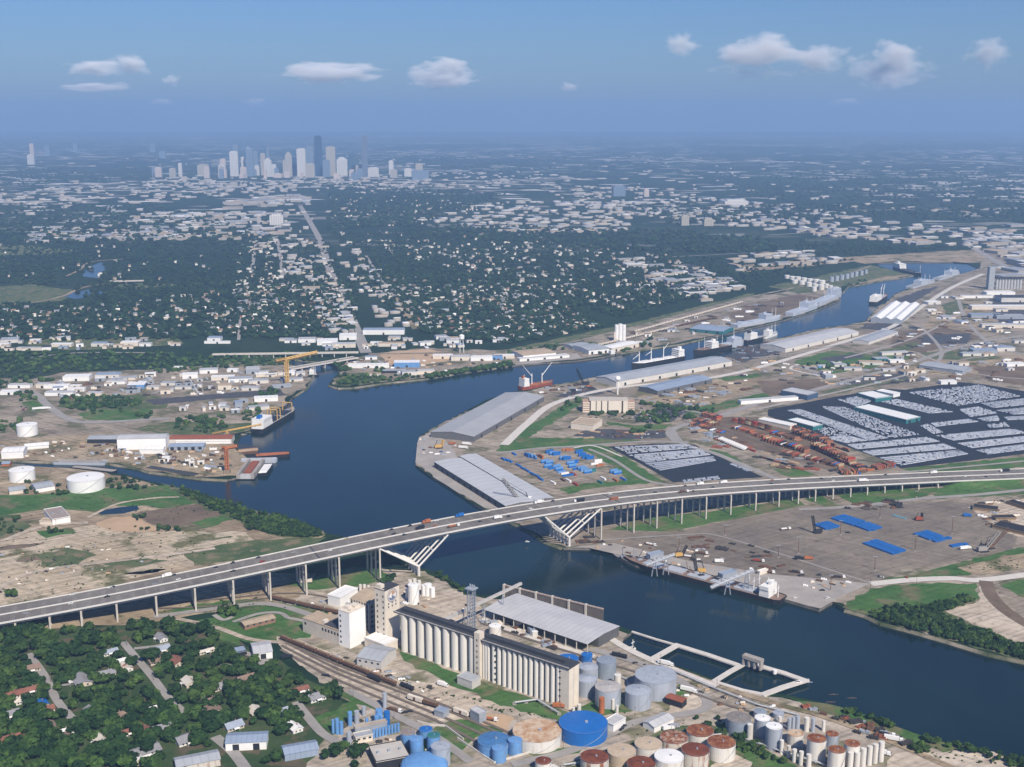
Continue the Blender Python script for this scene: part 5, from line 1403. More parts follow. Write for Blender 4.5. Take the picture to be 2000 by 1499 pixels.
crawler('yellow based harbour crane with dark boom, left one on the near wharf', (1328, 1088), (1342, 1066), YEL, scale=1.2, boom=BLACK)
crawler('yellow based harbour crane with dark boom over the grey hatches', (1366, 1120), (1352, 1080), YEL, scale=1.3, boom=BLACK)
crawler('small orange mobile crane on the concrete apron by the big shed end', (858, 876), (866, 860), YEL, scale=1.4)
crawler('white pile frame leaning over the town sheds left of the shipyard', (391, 772), (371, 736), WHITE, scale=0.9)
crawler('dark drag crane behind the yard light masts', (1756, 992), (1759, 982), BLACK, scale=1.2)
def loader(label, a, za, b, zb, foot, w=2.2):
    p, q_ = G(a[0], a[1], za), G(b[0], b[1], zb)
    th = thing('ship_loader', label, 'ship loader', (0, 0, 0))
    m = MB(); m.lattice(p, q_, w, 0.28, 8); m.tube(p, q_, w * 0.3, 4); m.build('boom', M('loader white', (0.42, 0.44, 0.47), 0.5, 0.06), th)
    for f in foot:
        c = p.lerp(q_, f)
        m = MB(); m.tube((c.x - 3, c.y, 0), (c.x - 0.8, c.y, c.z), 0.6, 4); m.tube((c.x + 3, c.y, 0), (c.x + 0.8, c.y, c.z), 0.6, 4); m.box(c.x - 2.2, c.x + 2.2, c.y - 1.5, c.y + 1.5, c.z * 0.55, c.z * 0.55 + 0.8, True)
        m.build('support_frame', STEEL_G, th)
    return th
loader('pale covered loading boom at the bow end of the black bulk carrier', (1262, 1104), 14, (1318, 1083), 22, (0.3, 0.7))
loader('long white loading boom slanting up beside the stern house', (1388, 1148), 10, (1472, 1113), 24, (0.4, 0.85), 2.6)
# sheds on the wharf beside the ship
shed('lawn_building', 'low brown roofed building on the lawn inside the rail curve', 'building', (478, 1222), (538, 1207), (472, 1213), 5, ROOF_T, M('brown brick', (0.25, 0.15, 0.10)), 1.2, windows=5)
shed('wharf_hut', 'small pale grey hut behind the bow loading boom', 'shed', (1270, 1086), (1296, 1080), (1276, 1079), 6, ROOF_B, STEEL_G, flat=True)
shed('wharf_hut', 'small blue grey hut near the stern house of the bulk carrier', 'shed', (1412, 1124), (1440, 1116), (1420, 1115), 7, ROOF_B, STEEL_G, flat=True)
shed('wharf_hut', 'cream container office behind the stern house', 'shed', (1484, 1118), (1500, 1113), (1488, 1113), 4, ROOF_W, CREAM, flat=True)

# ------------------------------------------------------------------ warehouses and buildings of the port
SW = M('pale shed wall', (0.60, 0.57, 0.52), 0.8, 0.12, 0.08)  # one even pale wall colour on every side
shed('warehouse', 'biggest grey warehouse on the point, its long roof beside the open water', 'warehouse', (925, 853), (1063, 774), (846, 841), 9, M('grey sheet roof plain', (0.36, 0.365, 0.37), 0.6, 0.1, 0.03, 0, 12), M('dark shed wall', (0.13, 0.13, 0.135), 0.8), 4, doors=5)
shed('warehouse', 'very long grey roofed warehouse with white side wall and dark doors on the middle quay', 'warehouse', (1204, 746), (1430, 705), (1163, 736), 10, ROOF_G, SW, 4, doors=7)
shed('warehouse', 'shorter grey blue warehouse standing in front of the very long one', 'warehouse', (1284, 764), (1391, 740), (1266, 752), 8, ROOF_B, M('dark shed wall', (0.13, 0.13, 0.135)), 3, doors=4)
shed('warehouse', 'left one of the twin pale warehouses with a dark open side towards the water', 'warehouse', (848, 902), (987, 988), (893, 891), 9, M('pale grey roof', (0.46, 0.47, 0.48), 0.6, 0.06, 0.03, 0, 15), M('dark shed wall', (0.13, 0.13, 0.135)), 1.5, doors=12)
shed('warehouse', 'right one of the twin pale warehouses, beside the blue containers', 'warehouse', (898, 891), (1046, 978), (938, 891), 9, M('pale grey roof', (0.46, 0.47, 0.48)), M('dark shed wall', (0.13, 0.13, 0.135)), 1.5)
shed('quay_hut', 'white gabled hut between the twin sheds and the bridge', 'shed', (1032, 978), (1062, 978), (1036, 966), 8, ROOF_W, WHITE, 1.5)
shed('white_sheds', 'white warehouse with three parallel roofs on the upper quay', 'warehouse', (1760, 626), (1796, 594), (1706, 618), 10, ROOF_W, STEEL_G, 5, bays=3)
shed('warehouse', 'long silver warehouse beside the upper channel', 'warehouse', (1534, 681), (1677, 648), (1504, 669), 9, ROOF_L, SW, 4, doors=5)
shed('warehouse', 'low grey shed right of the long silver warehouse', 'warehouse', (1697, 668), (1754, 648), (1672, 662), 7, ROOF_G, SW, 2)
shed('warehouse', 'grey yard shed on the sandy ground right of the green field', 'warehouse', (1795, 713), (1880, 725), (1806, 705), 7, ROOF_G, STEEL_G, 2)
shed('warehouse', 'dark blue sided shed by the road above the car park', 'warehouse', (1577, 773), (1598, 767), (1541, 759), 9, ROOF_L, M('dark blue wall', (0.05, 0.09, 0.16)), flat=True)
shed('warehouse', 'white roofed hall at the top of the car park', 'hall', (1710, 779), (1741, 775), (1685, 767), 7, ROOF_W, TEAL, flat=True)
shed('warehouse', 'large white roofed hall in the middle of the car park', 'hall', (1770, 821), (1798, 815), (1694, 791), 7, ROOF_W, TEAL, flat=True, doors=2)
shed('warehouse', 'white roofed hall at the edge of the container stacks', 'hall', (1543, 833), (1556, 829), (1497, 815), 6, ROOF_W, CREAM, flat=True)
shed('warehouse', 'white roofed hall with teal wall just inside the car park', 'hall', (1588, 834), (1607, 830), (1551, 818), 7, ROOF_W, TEAL, flat=True)
shed('warehouse', 'white shed strip at the top corner of the car park', 'hall', (1745, 771), (1758, 768), (1721, 762), 6, ROOF_W, WHITE, flat=True)
shed('cream_block', 'low cream building with a flat tan roof below the office block', 'building', (1115, 827), (1158, 832), (1143, 817), 9, ROOF_T, CREAM, flat=True, vents=3)
# the office block
a, b = G(1138, 807), G(1240, 807)
OL = b.x - a.x
hz_ = lift(a.x, a.y, 784)
ob = thing('office_block', 'cream office block with tall blind panels and windowed wings above the car park', 'office building', (a.x, a.y, 0), 0)
m = MB(); m.box(OL * 0.14, OL * 0.87, 3, 26, 0, hz_); m.build('wall', M('office dark glass wall', (0.10, 0.09, 0.085), 0.5), ob)
m = MB(); m.box(OL * 0.13, OL * 0.88, 2, 27, hz_ + 0.01, hz_ + 0.8, True); m.build('roof', M('office roof', (0.50, 0.45, 0.38)), ob)
CR2 = M('office cream panel', (0.72, 0.64, 0.53), 0.8, 0.05, 0.1)
for p0, p1 in ((0.155, 0.25), (0.265, 0.35), (0.37, 0.47), (0.49, 0.74), (0.775, 0.865)):
    m = MB(); m.box(OL * p0, OL * p1, 0.6 if p0 != 0.49 else -1.5, 2.99, 0, hz_ - 0.3); m.build('wall_panel', CR2, ob)
m = MB(); m.box(OL * 0.53, OL * 0.69, -1.62, -1.51, 0, 5); m.build('entrance', DARK, ob)
for p0, p1 in ((0.0, 0.138), (0.87, 1.0)):
    m = MB(); m.box(OL * p0, OL * p1, 4, 24, 0, hz_ * 0.93); w = m.build('wing', M('wing brick', (0.42, 0.28, 0.2), 0.8, 0.1), ob)
    for k in range(5):
        q = MB(); q.box(OL * p0 + 0.3, OL * p1 - 0.3, 3.4, 3.99, hz_ * 0.93 * (k + 0.1) / 5, hz_ * 0.93 * (k + 0.55) / 5, True); q.build('window_band', CR2, w)
g = G(1212, 787)
wt2 = thing('water_tower', 'white ball water tower behind the office block', 'water tower', (g.x, g.y + 60, 0))
m = MB(); m.tube((0, 0, 0), (0, 0, 26), 1.4, 8); m.build('stem', WHITE, wt2)
m = MB(); m.dome(0, 0, 29, 5, 5, 14, 4); m.dome(0, 0, 29, 5, -4, 14, 4); m.build('ball', WHITE, wt2)
g = G(902, 690)
wt3 = thing('water_tower', 'slim white legged water tower on the far bank near the trees', 'water tower', g)
h = lift(g.x, g.y, 662)
for k in range(4):
    a_ = math.pi / 4 + k * math.pi / 2
    m = MB(); m.tube((6 * math.cos(a_), 6 * math.sin(a_), 0), (3.5 * math.cos(a_), 3.5 * math.sin(a_), h), 0.5, 4); m.build('leg', WHITE, wt3)
m = MB(); m.cyl(0, 0, h, h + 7, 5.5, 14); m.cone(0, 0, h + 7, h + 10, 5.7, 14); m.cyl(0, 0, h - 3, h, 2, 14, 5.5); m.build('tank_body', WHITE, wt3)
# twin silos on the far bank
tw2 = thing('twin_silo', 'pair of tall white silos standing on the far bank of the channel', 'silo', G(1211, 666))
h = lift(*G(1211, 666).xy, 633)
for x in (-8, 0, 8):
    m = MB(); m.cyl(x, 0, 0, h - (2 if x else 0), 4.4, 14); m.build('silo', WHITE, tw2)
m = MB(); m.box(-14, -9, -5, 5, 0, h * 0.5); m.build('side_block', CREAM, tw2)
for lab, A, B, C, hh, rf, wl in (
    ('flat roofed white wharf store on the far bank', (1022, 695), (1086, 689), (1040, 682), 9, ROOF_T, WHITE), ('long pale loading dock below the white wharf store', (1015, 702), (1112, 694), (1018, 699), 5, ROOF_L, WHITE),
    ('white arched building at the water below the twin silos', (1150, 685), (1190, 681), (1158, 671), 9, ROOF_G, WHITE), ('cream building right of the twin silos by the trees', (1195, 681), (1248, 670), (1200, 671), 9, ROOF_W, CREAM),
    ('low dark roofed shed left of the twin silos', (1120, 678), (1155, 674), (1130, 669), 6, ROOF_G, SW), ('grey round ended warehouse on the far quay', (1348, 642), (1412, 648), (1356, 632), 8, ROOF_B, TEAL)):
    shed('warehouse', lab, 'warehouse', A, B, C, hh, rf, wl, 2, flat=hh == 5, doors=3)
# far grain elevator at the right edge
g = G(1930, 566)
fe = thing('grain_elevator', 'distant grey grain elevator with tall block and ribbed silos at the right edge', 'grain elevator', g, 0)
S = depth(g.x, g.y) / FOC
m = MB(); m.box(0, 22 * S * 0.5, 0, 18, 0, 44 * S); m.build('tower', M('far grey concrete', (0.34, 0.36, 0.38)), fe)
for k in range(9):
    m = MB(); m.cyl(18 * S + k * 5.8 * S, 8, 0, 21 * S, 2.7 * S, 12); m.build('silo', M('far pale concrete', (0.46, 0.46, 0.45)), fe)
m = MB(); m.box(14 * S, 72 * S, 2, 16, 21 * S + 0.01, 24 * S); m.build('gallery', ROOF_D, fe)
# white tank farm and silver silos up the channel
def many_tanks(rows, label, group, shell, top, cat='storage tank'):
    out = []
    for x, y, w, l in rows:
        out.append((tank(None, x, y, w, l, shell, top, cat, group, seg=16, rail=False, stair=False), label, label + 's', x))
    number(out)
many_tanks([(1537, 538, 10, 6), (1547, 540, 11, 6), (1558, 541, 12, 7), (1570, 543, 12, 7), (1582, 545, 13, 8), (1594, 546, 13, 9), (1605, 548, 13, 9), (1552, 547, 12, 7), (1566, 549, 12, 7), (1580, 552, 12, 8), (1592, 555, 12, 9), (1604, 557, 12, 9), (1614, 555, 10, 8), (1622, 558, 9, 9), (1590, 561, 10, 8), (1634, 561, 9, 8)], 'white tank behind the grey ships', 'white tanks behind the grey ships', SHELL_W, WHITE)
many_tanks([(1624, 541, 9, 10), (1634, 539, 9, 10), (1644, 537, 9, 10), (1654, 535, 9, 10), (1663, 533, 8, 9), (1672, 531, 8, 9), (1682, 529, 8, 9), (1691, 527, 7, 8)], 'grey silo in the row on the green bank', 'grey silos on the green bank', SHELL_G, SHELL_D, 'silo')
tank('white round tank behind the inlet, left of two near the left edge', 44, 917, 48, 20, WHITE, WHITE)
tank('wide white tank standing on the grass behind the trees, the largest white one', 169, 932, 70, 22, WHITE, WHITE)
tank('tall white tank among the shipyard sheds at the left', 54, 829, 39, 20, WHITE, WHITE)
# left bank buildings
for lab, A, B, C, hh, rf, wl, kw in (
    ('tall white shipyard hall with a plain front', (228, 858), (323, 856), (234, 849), 17, ROOF_L, M('bright white render', (0.8, 0.8, 0.8)), {}), ('white annex in front of the tall white hall', (272, 878), (318, 878), (274, 873), 7, ROOF_W, WHITE, {}),
    ('long rust red roofed shed right of the tall white hall', (330, 858), (452, 857), (331, 850), 8, REDOX, SW, {}), ('narrow white roofed shed in front of the rust red one', (343, 862), (450, 861), (344, 858), 5, ROOF_W, WHITE, {}),
    ('blue grey shed on the shipyard dirt', (329, 873), (397, 872), (332, 866), 6, ROOF_B, STEEL_G, {'doors': 5}), ('low long shed with open bays left of the tall white hall', (170, 858), (228, 858), (172, 850), 7, ROOF_G, DARK, {}),
    ('brown roofed white hall on the scrubland before the bridge', (102, 1016), (137, 1010), (81, 997), 7, M('brown sheet roof', (0.30, 0.25, 0.22), 0.8, 0.1, 0.1), WHITE, {'flat': True, 'vents': 2}), ('small cream lean-to beside the brown roofed hall', (77, 1019), (101, 1020), (78, 1013), 4, ROOF_T, CREAM, {'flat': True}),
    ('grey low building with a dark bay behind a big tree', (70, 955), (107, 949), (66, 944), 6, ROOF_G, WHITE, {}), ('pale low shed left of the big tree by the white tanks', (18, 960), (50, 956), (20, 951), 5, ROOF_G, CREAM, {}),
    ('white rounded hall at the left edge of the shipyard', (2, 884), (45, 882), (4, 874), 10, ROOF_W, WHITE, {}), ('white boat shaped roof beside the rounded hall', (48, 873), (95, 869), (50, 867), 5, ROOF_W, WHITE, {}),
    ('pale blue shed on the little pier of the inlet', (3, 906), (18, 906), (4, 902), 4, ROOF_B, ORANGE, {}),
    ('grey warehouse below the neighbourhood trees at the bottom left', (440, 1452), (520, 1448), (446, 1432), 7, ROOF_B, WHITE, {'doors': 2}), ('grey blue roofed shed right of the bottom street', (556, 1474), (622, 1462), (550, 1457), 6, ROOF_B, ROOF_B, {}),
    ('flat pale tan roofed hall at the bottom edge by the blue tanks', (735, 1490), (800, 1478), (716, 1460), 7, M('pale tan roof', (0.48, 0.45, 0.40), 0.8, 0.1, 0.1), DARK, {'flat': True, 'vents': 3}), ('long grey roofed building with a rusty front at the bottom edge', (345, 1499), (430, 1482), (338, 1481), 6, ROOF_G, RUST_WALL, {}),
    ('white gabled shed with blue side at the edge of the neighbourhood', (496, 1277), (532, 1272), (478, 1258), 7, ROOF_L, WHITE, {'doors': 1}), ('blue grey carport beside the white gabled shed', (462, 1276), (482, 1272), (458, 1266), 4, ROOF_B, DARK, {'flat': True})):
    shed('shed' if hh < 6 else 'warehouse', lab, 'shed' if hh < 6 else 'warehouse', A, B, C, hh, rf, wl, 2.0, **kw)
# town sheds behind the shipyard: px, py of the middle of the base, size, colours
def town(rows, label, group, flat=True, name='shed', cat='shed'):
    out = []
    for x, y, l, w, h, rm, wm, a in rows:
        g = G(x, y)
        th = thing(name, None, cat, g, a, group)
        m = MB(); m.box(-l / 2, l / 2, -w / 2, w / 2, 0, h); m.build('wall', wm, th)
        m = MB()
        if flat: m.box(-l / 2 - 0.2, l / 2 + 0.2, -w / 2 - 0.2, w / 2 + 0.2, h + 0.01, h + 0.5, True)
        else: m.gable(-l / 2 - 0.5, l / 2 + 0.5, -w / 2 - 0.5, w / 2 + 0.5, h, h + w * 0.16)
        m.build('roof', rm, th)
        q = MB(); q.box(-2, 2, -w / 2 - 0.08, -w / 2 + 0.1, 0, min(4.5, h - 1)); q.build('door', DARK, th)
        nm = {'white': 'white', 'grey': 'grey', 'blue': 'blue grey', 'tan': 'tan', 'dark': 'dark'}[{ROOF_W: 'white', ROOF_L: 'white', ROOF_G: 'grey', ROOF_B: 'blue', ROOF_T: 'tan', ROOF_D: 'dark', REDOX: 'tan'}[rm]]
        out.append((th, '%s roofed %s' % (nm, label), '%s roofed %ss'.replace('%ss', '%s') % (nm, label.replace('shed', 'sheds', 1).replace('building', 'buildings', 1)), x))
    number(out)
rw, rl, rg, rb, rt, rd = ROOF_W, ROOF_L, ROOF_G, ROOF_B, ROOF_T, ROOF_D
town([(152, 742, 48, 26, 8, rw, WHITE, .1), (212, 737, 44, 22, 7, rb, SW, .1), (228, 750, 34, 14, 6, rl, WHITE, 0), (268, 757, 30, 24, 7, rw, BLUE_L, .1), (85, 757, 22, 14, 7, rl, CREAM, 0), (112, 758, 44, 12, 6, rw, WHITE, .05), (118, 772, 50, 14, 6, rl, WHITE, .05), (150, 764, 30, 12, 5, rw, WHITE, .05),
      (186, 772, 26, 12, 5, rl, CREAM, 0), (294, 735, 20, 14, 6, rw, WHITE, .3), (250, 742, 30, 10, 5, rg, CREAM, 0), (40, 757, 40, 14, 6, rl, WHITE, 0), (20, 770, 30, 16, 6, rw, WHITE, .1), (372, 738, 28, 20, 8, rw, WHITE, .2), (408, 728, 34, 20, 7, rl, WHITE, .2), (346, 722, 20, 14, 5, rw, CREAM, 0),
      (436, 742, 42, 16, 7, rw, CREAM, .1), (440, 760, 24, 16, 8, rt, CREAM, .1), (470, 745, 44, 20, 7, rg, WHITE, .2), (494, 728, 26, 30, 9, rl, STEEL_G, .2), (455, 726, 20, 14, 5, rw, WHITE, 0), (505, 748, 36, 16, 6, rg, SW, .25), (520, 735, 40, 12, 6, rw, CREAM, .3), (540, 733, 30, 12, 6, rt, SW, .3),
      (490, 762, 30, 14, 6, rg, SW, 0), (566, 732, 24, 18, 6, rw, WHITE, .3), (586, 733, 18, 16, 6, rl, SW, .3), (570, 745, 40, 14, 5, rg, SW, .4), (550, 757, 34, 12, 5, rg, STEEL_G, .4), (330, 752, 26, 14, 5, rg, SW, 0), (300, 760, 22, 12, 5, rl, CREAM, 0), (360, 760, 30, 10, 5, rg, SW, 0), (520, 783, 40, 16, 7, rw, WHITE, .2), (505, 800, 34, 14, 6, rg, SW, .4)],
     'shed of the works town', 'sheds of the works town')
TW2 = ([(122, 677, 70, 20, 7, rw, CREAM, .02), (255, 675, 60, 26, 9, rw, CREAM, .05), (285, 676, 40, 16, 7, rl, WHITE, 0), (232, 678, 30, 18, 6, rt, CREAM, 0), (195, 676, 50, 24, 8, rb, SW, 0), (20, 668, 60, 40, 8, rg, SW, .3), (60, 684, 90, 14, 6, rl, CREAM, 0), (8, 676, 40, 18, 6, rw, WHITE, 0), (420, 665, 46, 30, 8, rb, WHITE, .02), (425, 671, 90, 10, 5, rw, WHITE, 0),
      (600, 668, 60, 30, 9, rl, WHITE, .1), (640, 672, 70, 40, 10, rw, WHITE, .1), (680, 662, 60, 40, 11, rw, WHITE, .1), (672, 678, 80, 24, 9, rl, CREAM, .1), (750, 652, 150, 34, 12, rb, WHITE, .02), (765, 676, 90, 20, 8, rt, CREAM, .02), (735, 674, 40, 16, 7, rw, WHITE, 0), (838, 672, 36, 16, 6, rw, CREAM, 0), (885, 670, 44, 24, 8, rl, WHITE, 0), (935, 671, 24, 14, 6, rw, WHITE, 0), (972, 668, 34, 16, 6, rl, WHITE, 0), (560, 666, 50, 14, 6, rg, SW, 0)],
     'shed beyond the creek', 'sheds along the road beyond the creek')
town([(x, y, l * 0.62, w * 0.8, h * 0.9, rm, wm, a) for x, y, l, w, h, rm, wm, a in TW2[0]], TW2[1], TW2[2])
town([(720, 718, 80, 14, 7, rw, WHITE, .05), (795, 716, 50, 24, 10, rw, BLUE_L, .05), (865, 700, 40, 16, 7, rw, CREAM, 0), (900, 703, 40, 20, 8, rl, CREAM, .1), (940, 704, 44, 16, 8, rw, WHITE, .1), (965, 702, 34, 14, 7, rb, BLUE_L, .1), (985, 700, 40, 14, 7, rw, CREAM, .1), (830, 730, 36, 14, 7, rl, CREAM, .2), (800, 732, 30, 16, 7, rg, SW, .2), (770, 728, 44, 14, 5, rg, DARK, .1), (728, 735, 30, 12, 5, rt, SW, .1), (725, 702, 24, 12, 6, rb, WHITE, .1)],
     'shed on the wooded point', 'sheds on the wooded point')
town([(1952, 604, 150, 24, 9, rw, CREAM, 0), (1905, 582, 90, 14, 7, rl, WHITE, .05), (1950, 576, 80, 30, 9, rw, WHITE, .05), (1975, 640, 140, 20, 8, rl, CREAM, -.05), (1985, 588, 100, 50, 12, rd, SW, 0), (1925, 620, 80, 26, 8, rb, STEEL_G, 0), (1970, 622, 70, 30, 8, rg, STEEL_G, 0), (1920, 690, 50, 24, 8, rb, STEEL_G, 0), (1960, 685, 40, 20, 8, rb, SW, .1),
      (1895, 695, 40, 16, 6, rg, SW, .1), (1750, 708, 30, 14, 5, rw, WHITE, .1), (1700, 712, 46, 18, 6, rt, SW, -.1), (1735, 725, 24, 12, 4, rl, SW, 0), (1605, 718, 18, 12, 4, rl, BLUE_L, 0), (1640, 716, 24, 14, 5, rg, SW, 0), (1665, 723, 34, 14, 5, rg, SW, -.1), (1620, 738, 22, 10, 4, rw, WHITE, .3), (1850, 750, 30, 14, 6, rw, WHITE, .1), (1500, 785, 110, 12, 6, rl, WHITE, .3), (1980, 715, 40, 16, 6, rw, WHITE, .2), (1745, 693, 60, 12, 6, rl, SW, .25), (1720, 705, 30, 20, 6, rg, TEAL, .2)],
     'shed of the right port land', 'sheds of the port land on the right')

rz_ = random.Random(55)
def rnd_town(poly, n, lab, grp, s0=10, s1=30):
    xs, ys = poly[0::2], poly[1::2]
    rows = []
    while len(rows) < n:
        x, y = rz_.uniform(min(xs), max(xs)), rz_.uniform(min(ys), max(ys))
        if not in_poly(x, y, xs, ys): continue
        l = rz_.uniform(s0, s1)
        rows.append((x, y, l, l * rz_.uniform(.4, .8), rz_.uniform(3.5, 7), rz_.choice((rl, rg, rb, rt, rt, rd, rw)), rz_.choice((SW, CREAM, STEEL_G, WHITE)), rz_.choice((0, 0.1, 0.3, 0.35)) + (math.pi / 2 if rz_.random() < .3 else 0)))
    town(rows, lab, grp)
def in_poly(x, y, xs, ys):
    ins = False; j = len(xs) - 1
    for i in range(len(xs)):
        if (ys[i] > y) != (ys[j] > y) and x < (xs[j] - xs[i]) * (y - ys[i]) / (ys[j] - ys[i]) + xs[i]: ins = not ins
        j = i
    return ins
rnd_town([30, 748, 300, 735, 560, 722, 590, 740, 420, 768, 120, 775], 34, 'small shed in the works lanes', 'small sheds of the works lanes', 8, 20)
rnd_town([0, 664, 360, 660, 360, 682, 0, 686], 26, 'hut beyond the creek', 'huts beyond the creek', 9, 26)
rnd_town([560, 660, 1000, 662, 980, 682, 560, 684], 30, 'hut on the far bank', 'huts on the far bank', 9, 26)
rnd_town([330, 800, 480, 785, 500, 800, 430, 812, 340, 815], 12, 'small house above the shipyard', 'small houses above the shipyard', 9, 18)
rnd_town([180, 868, 440, 880, 440, 915, 300, 905, 190, 885], 9, 'shipyard hut', 'shipyard huts', 6, 14)
rnd_town([1560, 705, 1760, 690, 1990, 665, 1990, 740, 1750, 750, 1600, 745], 26, 'small port shed', 'small port sheds', 8, 26)
rnd_town([1760, 620, 1860, 575, 1990, 600, 1990, 650, 1800, 655], 16, 'upper port shed', 'upper port sheds', 12, 40)
rnd_town([1120, 684, 1250, 648, 1440, 600, 1540, 590, 1390, 650, 1250, 680], 14, 'rail yard hut', 'rail yard huts', 8, 24)
rnd_town([940, 1212, 1020, 1222, 1110, 1258, 1080, 1266, 1000, 1244], 5, 'hut behind the silos', 'huts behind the silos', 6, 12)

# ------------------------------------------------------------------ masts, piers and walls
def light_mast(px, py, ty, label=None):
    g = G(px, py); h = lift(g.x, g.y, ty)
    th = thing('light_mast', label, 'light mast', g, 0, 'light masts on the storage yard')
    m = MB(); m.tube((0, 0, 0), (0, 0, h), 0.45, 6, 0.25); m.build('pole', BROWN, th)
    m = MB(); m.box(-1.2, 1.2, -1.2, 1.2, 0, 1.0); m.build('base', CONC, th)
    m = MB(); m.box(-2.2, 2.2, -0.3, 0.3, h, h + 0.5, True); m.build('lamp_bar', STEEL_G, th)
    return th
bits = random.Random(8)
for k in range(16):
    f = bits.random()
    p = G(1215, 1096).lerp(G(1500, 1172), f)
    z0 = WZ + 4.5
    m = MB()
    s_ = bits.uniform(1.0, 2.2)
    m.box(-s_ * 1.6, s_ * 1.6, -s_, s_, 0, s_ * 1.2)
    m.tube((0, 0, s_), (bits.uniform(-6, 6), bits.uniform(-3, 3), bits.uniform(6, 13)), 0.3, 4)
    tag(m.build('cargo_winch', bits.choice((BLACK, BROWN, DARK, STEEL_G)), None, (p.x + bits.uniform(-3, 3), p.y + 12 + bits.uniform(-3, 3), z0), bits.uniform(0, 3)), 'dark winch with a slanted post on the deck of the black bulk carrier', 'winch', 'winches on the bulk carrier deck')
number([(light_mast(x, y, t), 'thin light mast on the storage yard', 'thin light masts on the storage yard', x) for x, y, t in
        ((1415, 1047, 1026), (1559, 1082, 1050), (1641, 1046, 1018), (1708, 1116, 1088), (1787, 1077, 1046), (1859, 1043, 1010), (1718, 1013, 988), (1622, 1154, 1124), (1790, 972, 960), (1326, 1072, 1050), (1520, 1090, 1066))])
up = []
for flat in ([560, 1262, 660, 1312, 780, 1362, 900, 1415], [1000, 1482, 1100, 1462, 1180, 1425, 1240, 1405, 1320, 1388], [1180, 1246, 1290, 1300, 1400, 1350, 1500, 1385, 1620, 1412], [330, 1214, 420, 1200, 520, 1188], [60, 1270, 100, 1335, 150, 1402], [248, 1262, 300, 1330, 358, 1390], [690, 1362, 770, 1405, 850, 1450], [1700, 1150, 1790, 1142, 1880, 1140], [40, 1042, 110, 1032, 170, 1030]):
    ps = pts(flat)
    for a, b in zip(ps, ps[1:]):
        n = max(1, int((b - a).length / 42))
        for i in range(n):
            c = a.lerp(b, i / n)
            th = thing('utility_pole', None, 'utility pole', c, ang(a, b), 'wooden poles along the near roads')
            m = MB(); m.tube((0, 0, 0), (0, 0, 11), 0.2, 5, 0.13); m.build('pole', M('grey weathered wood', (0.16, 0.13, 0.10)), th)
            m = MB(); m.box(-0.1, 0.1, -1.3, 1.3, 9.9, 10.15, True); m.build('crossarm', M('grey weathered wood', (0.16, 0.13, 0.10)), th)
            up.append((th, 'wooden utility pole', 'wooden utility poles along the near roads', PXY(c.x, c.y, 0)[0]))
number(up[:49])
for o in up[49:]: o[0]['label'] = 'wooden utility pole beside a near road or yard'
def pier(label, flat, w, z=1.2, name='pier', rail=False):
    ps = [Vector((p.x, p.y, z)) for p in pts(flat, 0)]
    th = thing(name, label, 'pier', (0, 0, 0))
    m = MB()
    for a, b in zip(ps, ps[1:]):
        t = ang(a, b); nx, ny = -math.sin(t) * w / 2, math.cos(t) * w / 2
        ux, uy = math.cos(t) * w * 0.45, math.sin(t) * w * 0.45
        m.prism([(a.x - nx - ux, a.y - ny - uy), (b.x - nx + ux, b.y - ny + uy), (b.x + nx + ux, b.y + ny + uy), (a.x + nx - ux, a.y + ny - uy)], z - 1.2, z + R.uniform(0, 0.02), True)
    m.build('deck', CONC_L, th)
    m = MB()
    for a, b in zip(ps, ps[1:]):
        k = max(1, int((b - a).length / 6))
        for i in range(k + 1):
            c = a.lerp(b, i / k); m.tube((c.x, c.y, -5), (c.x, c.y, z - 1.0), 0.6, 5)
    tag(m.build('pile', DARK, th), kind='stuff')
    return th
pier('concrete pier bent like a roof enclosing the left boat basin', (1272, 1290, 1322, 1262, 1380, 1280, 1436, 1299), 6)
pier('thin timber walkway from the wharf shed to the bent pier', (1236, 1236, 1280, 1250, 1322, 1262), 2.5)
pier('white railed concrete pier closing the square basin on the left', (1396, 1332, 1425, 1314, 1452, 1299, 1482, 1302), 5)
pier('concrete pier with a pointed corner reaching farthest into the channel', (1482, 1302, 1530, 1316, 1572, 1331, 1530, 1344, 1492, 1358), 6)
pier('low concrete strip along the bank of the square basin', (1398, 1334, 1450, 1350, 1490, 1358), 4)
a, b = G(1452, 1300), G(1488, 1312)
gt = thing('pier_gate', 'grey framed gate house standing over the corner of the square basin', 'gate house', (a.x, a.y, 1.2), ang(a, b))
L = (b - a).length
m = MB(); m.box(0, L, -3, 3, 7, 10, True); m.build('beam_house', CONC, gt)
for k in range(4):
    m = MB(); m.box(L * k / 3.3, L * k / 3.3 + 1.5, -2.5, 2.5, 0, 6.98); m.build('leg', CONC, gt)
tank('small white navigation drum on the pier corner', 1513, 1309, 8, 7, WHITE, WHITE, 'drum', name='drum')
for x, y, lab in ((1578, 1333, 'grey mooring dolphin beyond the pier point'), (1628, 1357, 'left wooden mooring dolphin off the green bank'), (1664, 1364, 'right wooden mooring dolphin off the green bank'), (1622, 1372, 'low timber float near the green bank')):
    g = G(x, y, WZ)
    m = MB(); m.cyl(0, 0, -2, 3.0 if 'grey' in lab else 0.5, 1.2, 8); m.box(-4, 4, -0.5, 0.5, -0.3, 0.35, True)
    tag(m.build('mooring_dolphin', STEEL_G if 'grey' in lab else M('wet timber', (0.09, 0.07, 0.06)), None, g), lab, 'mooring dolphin')
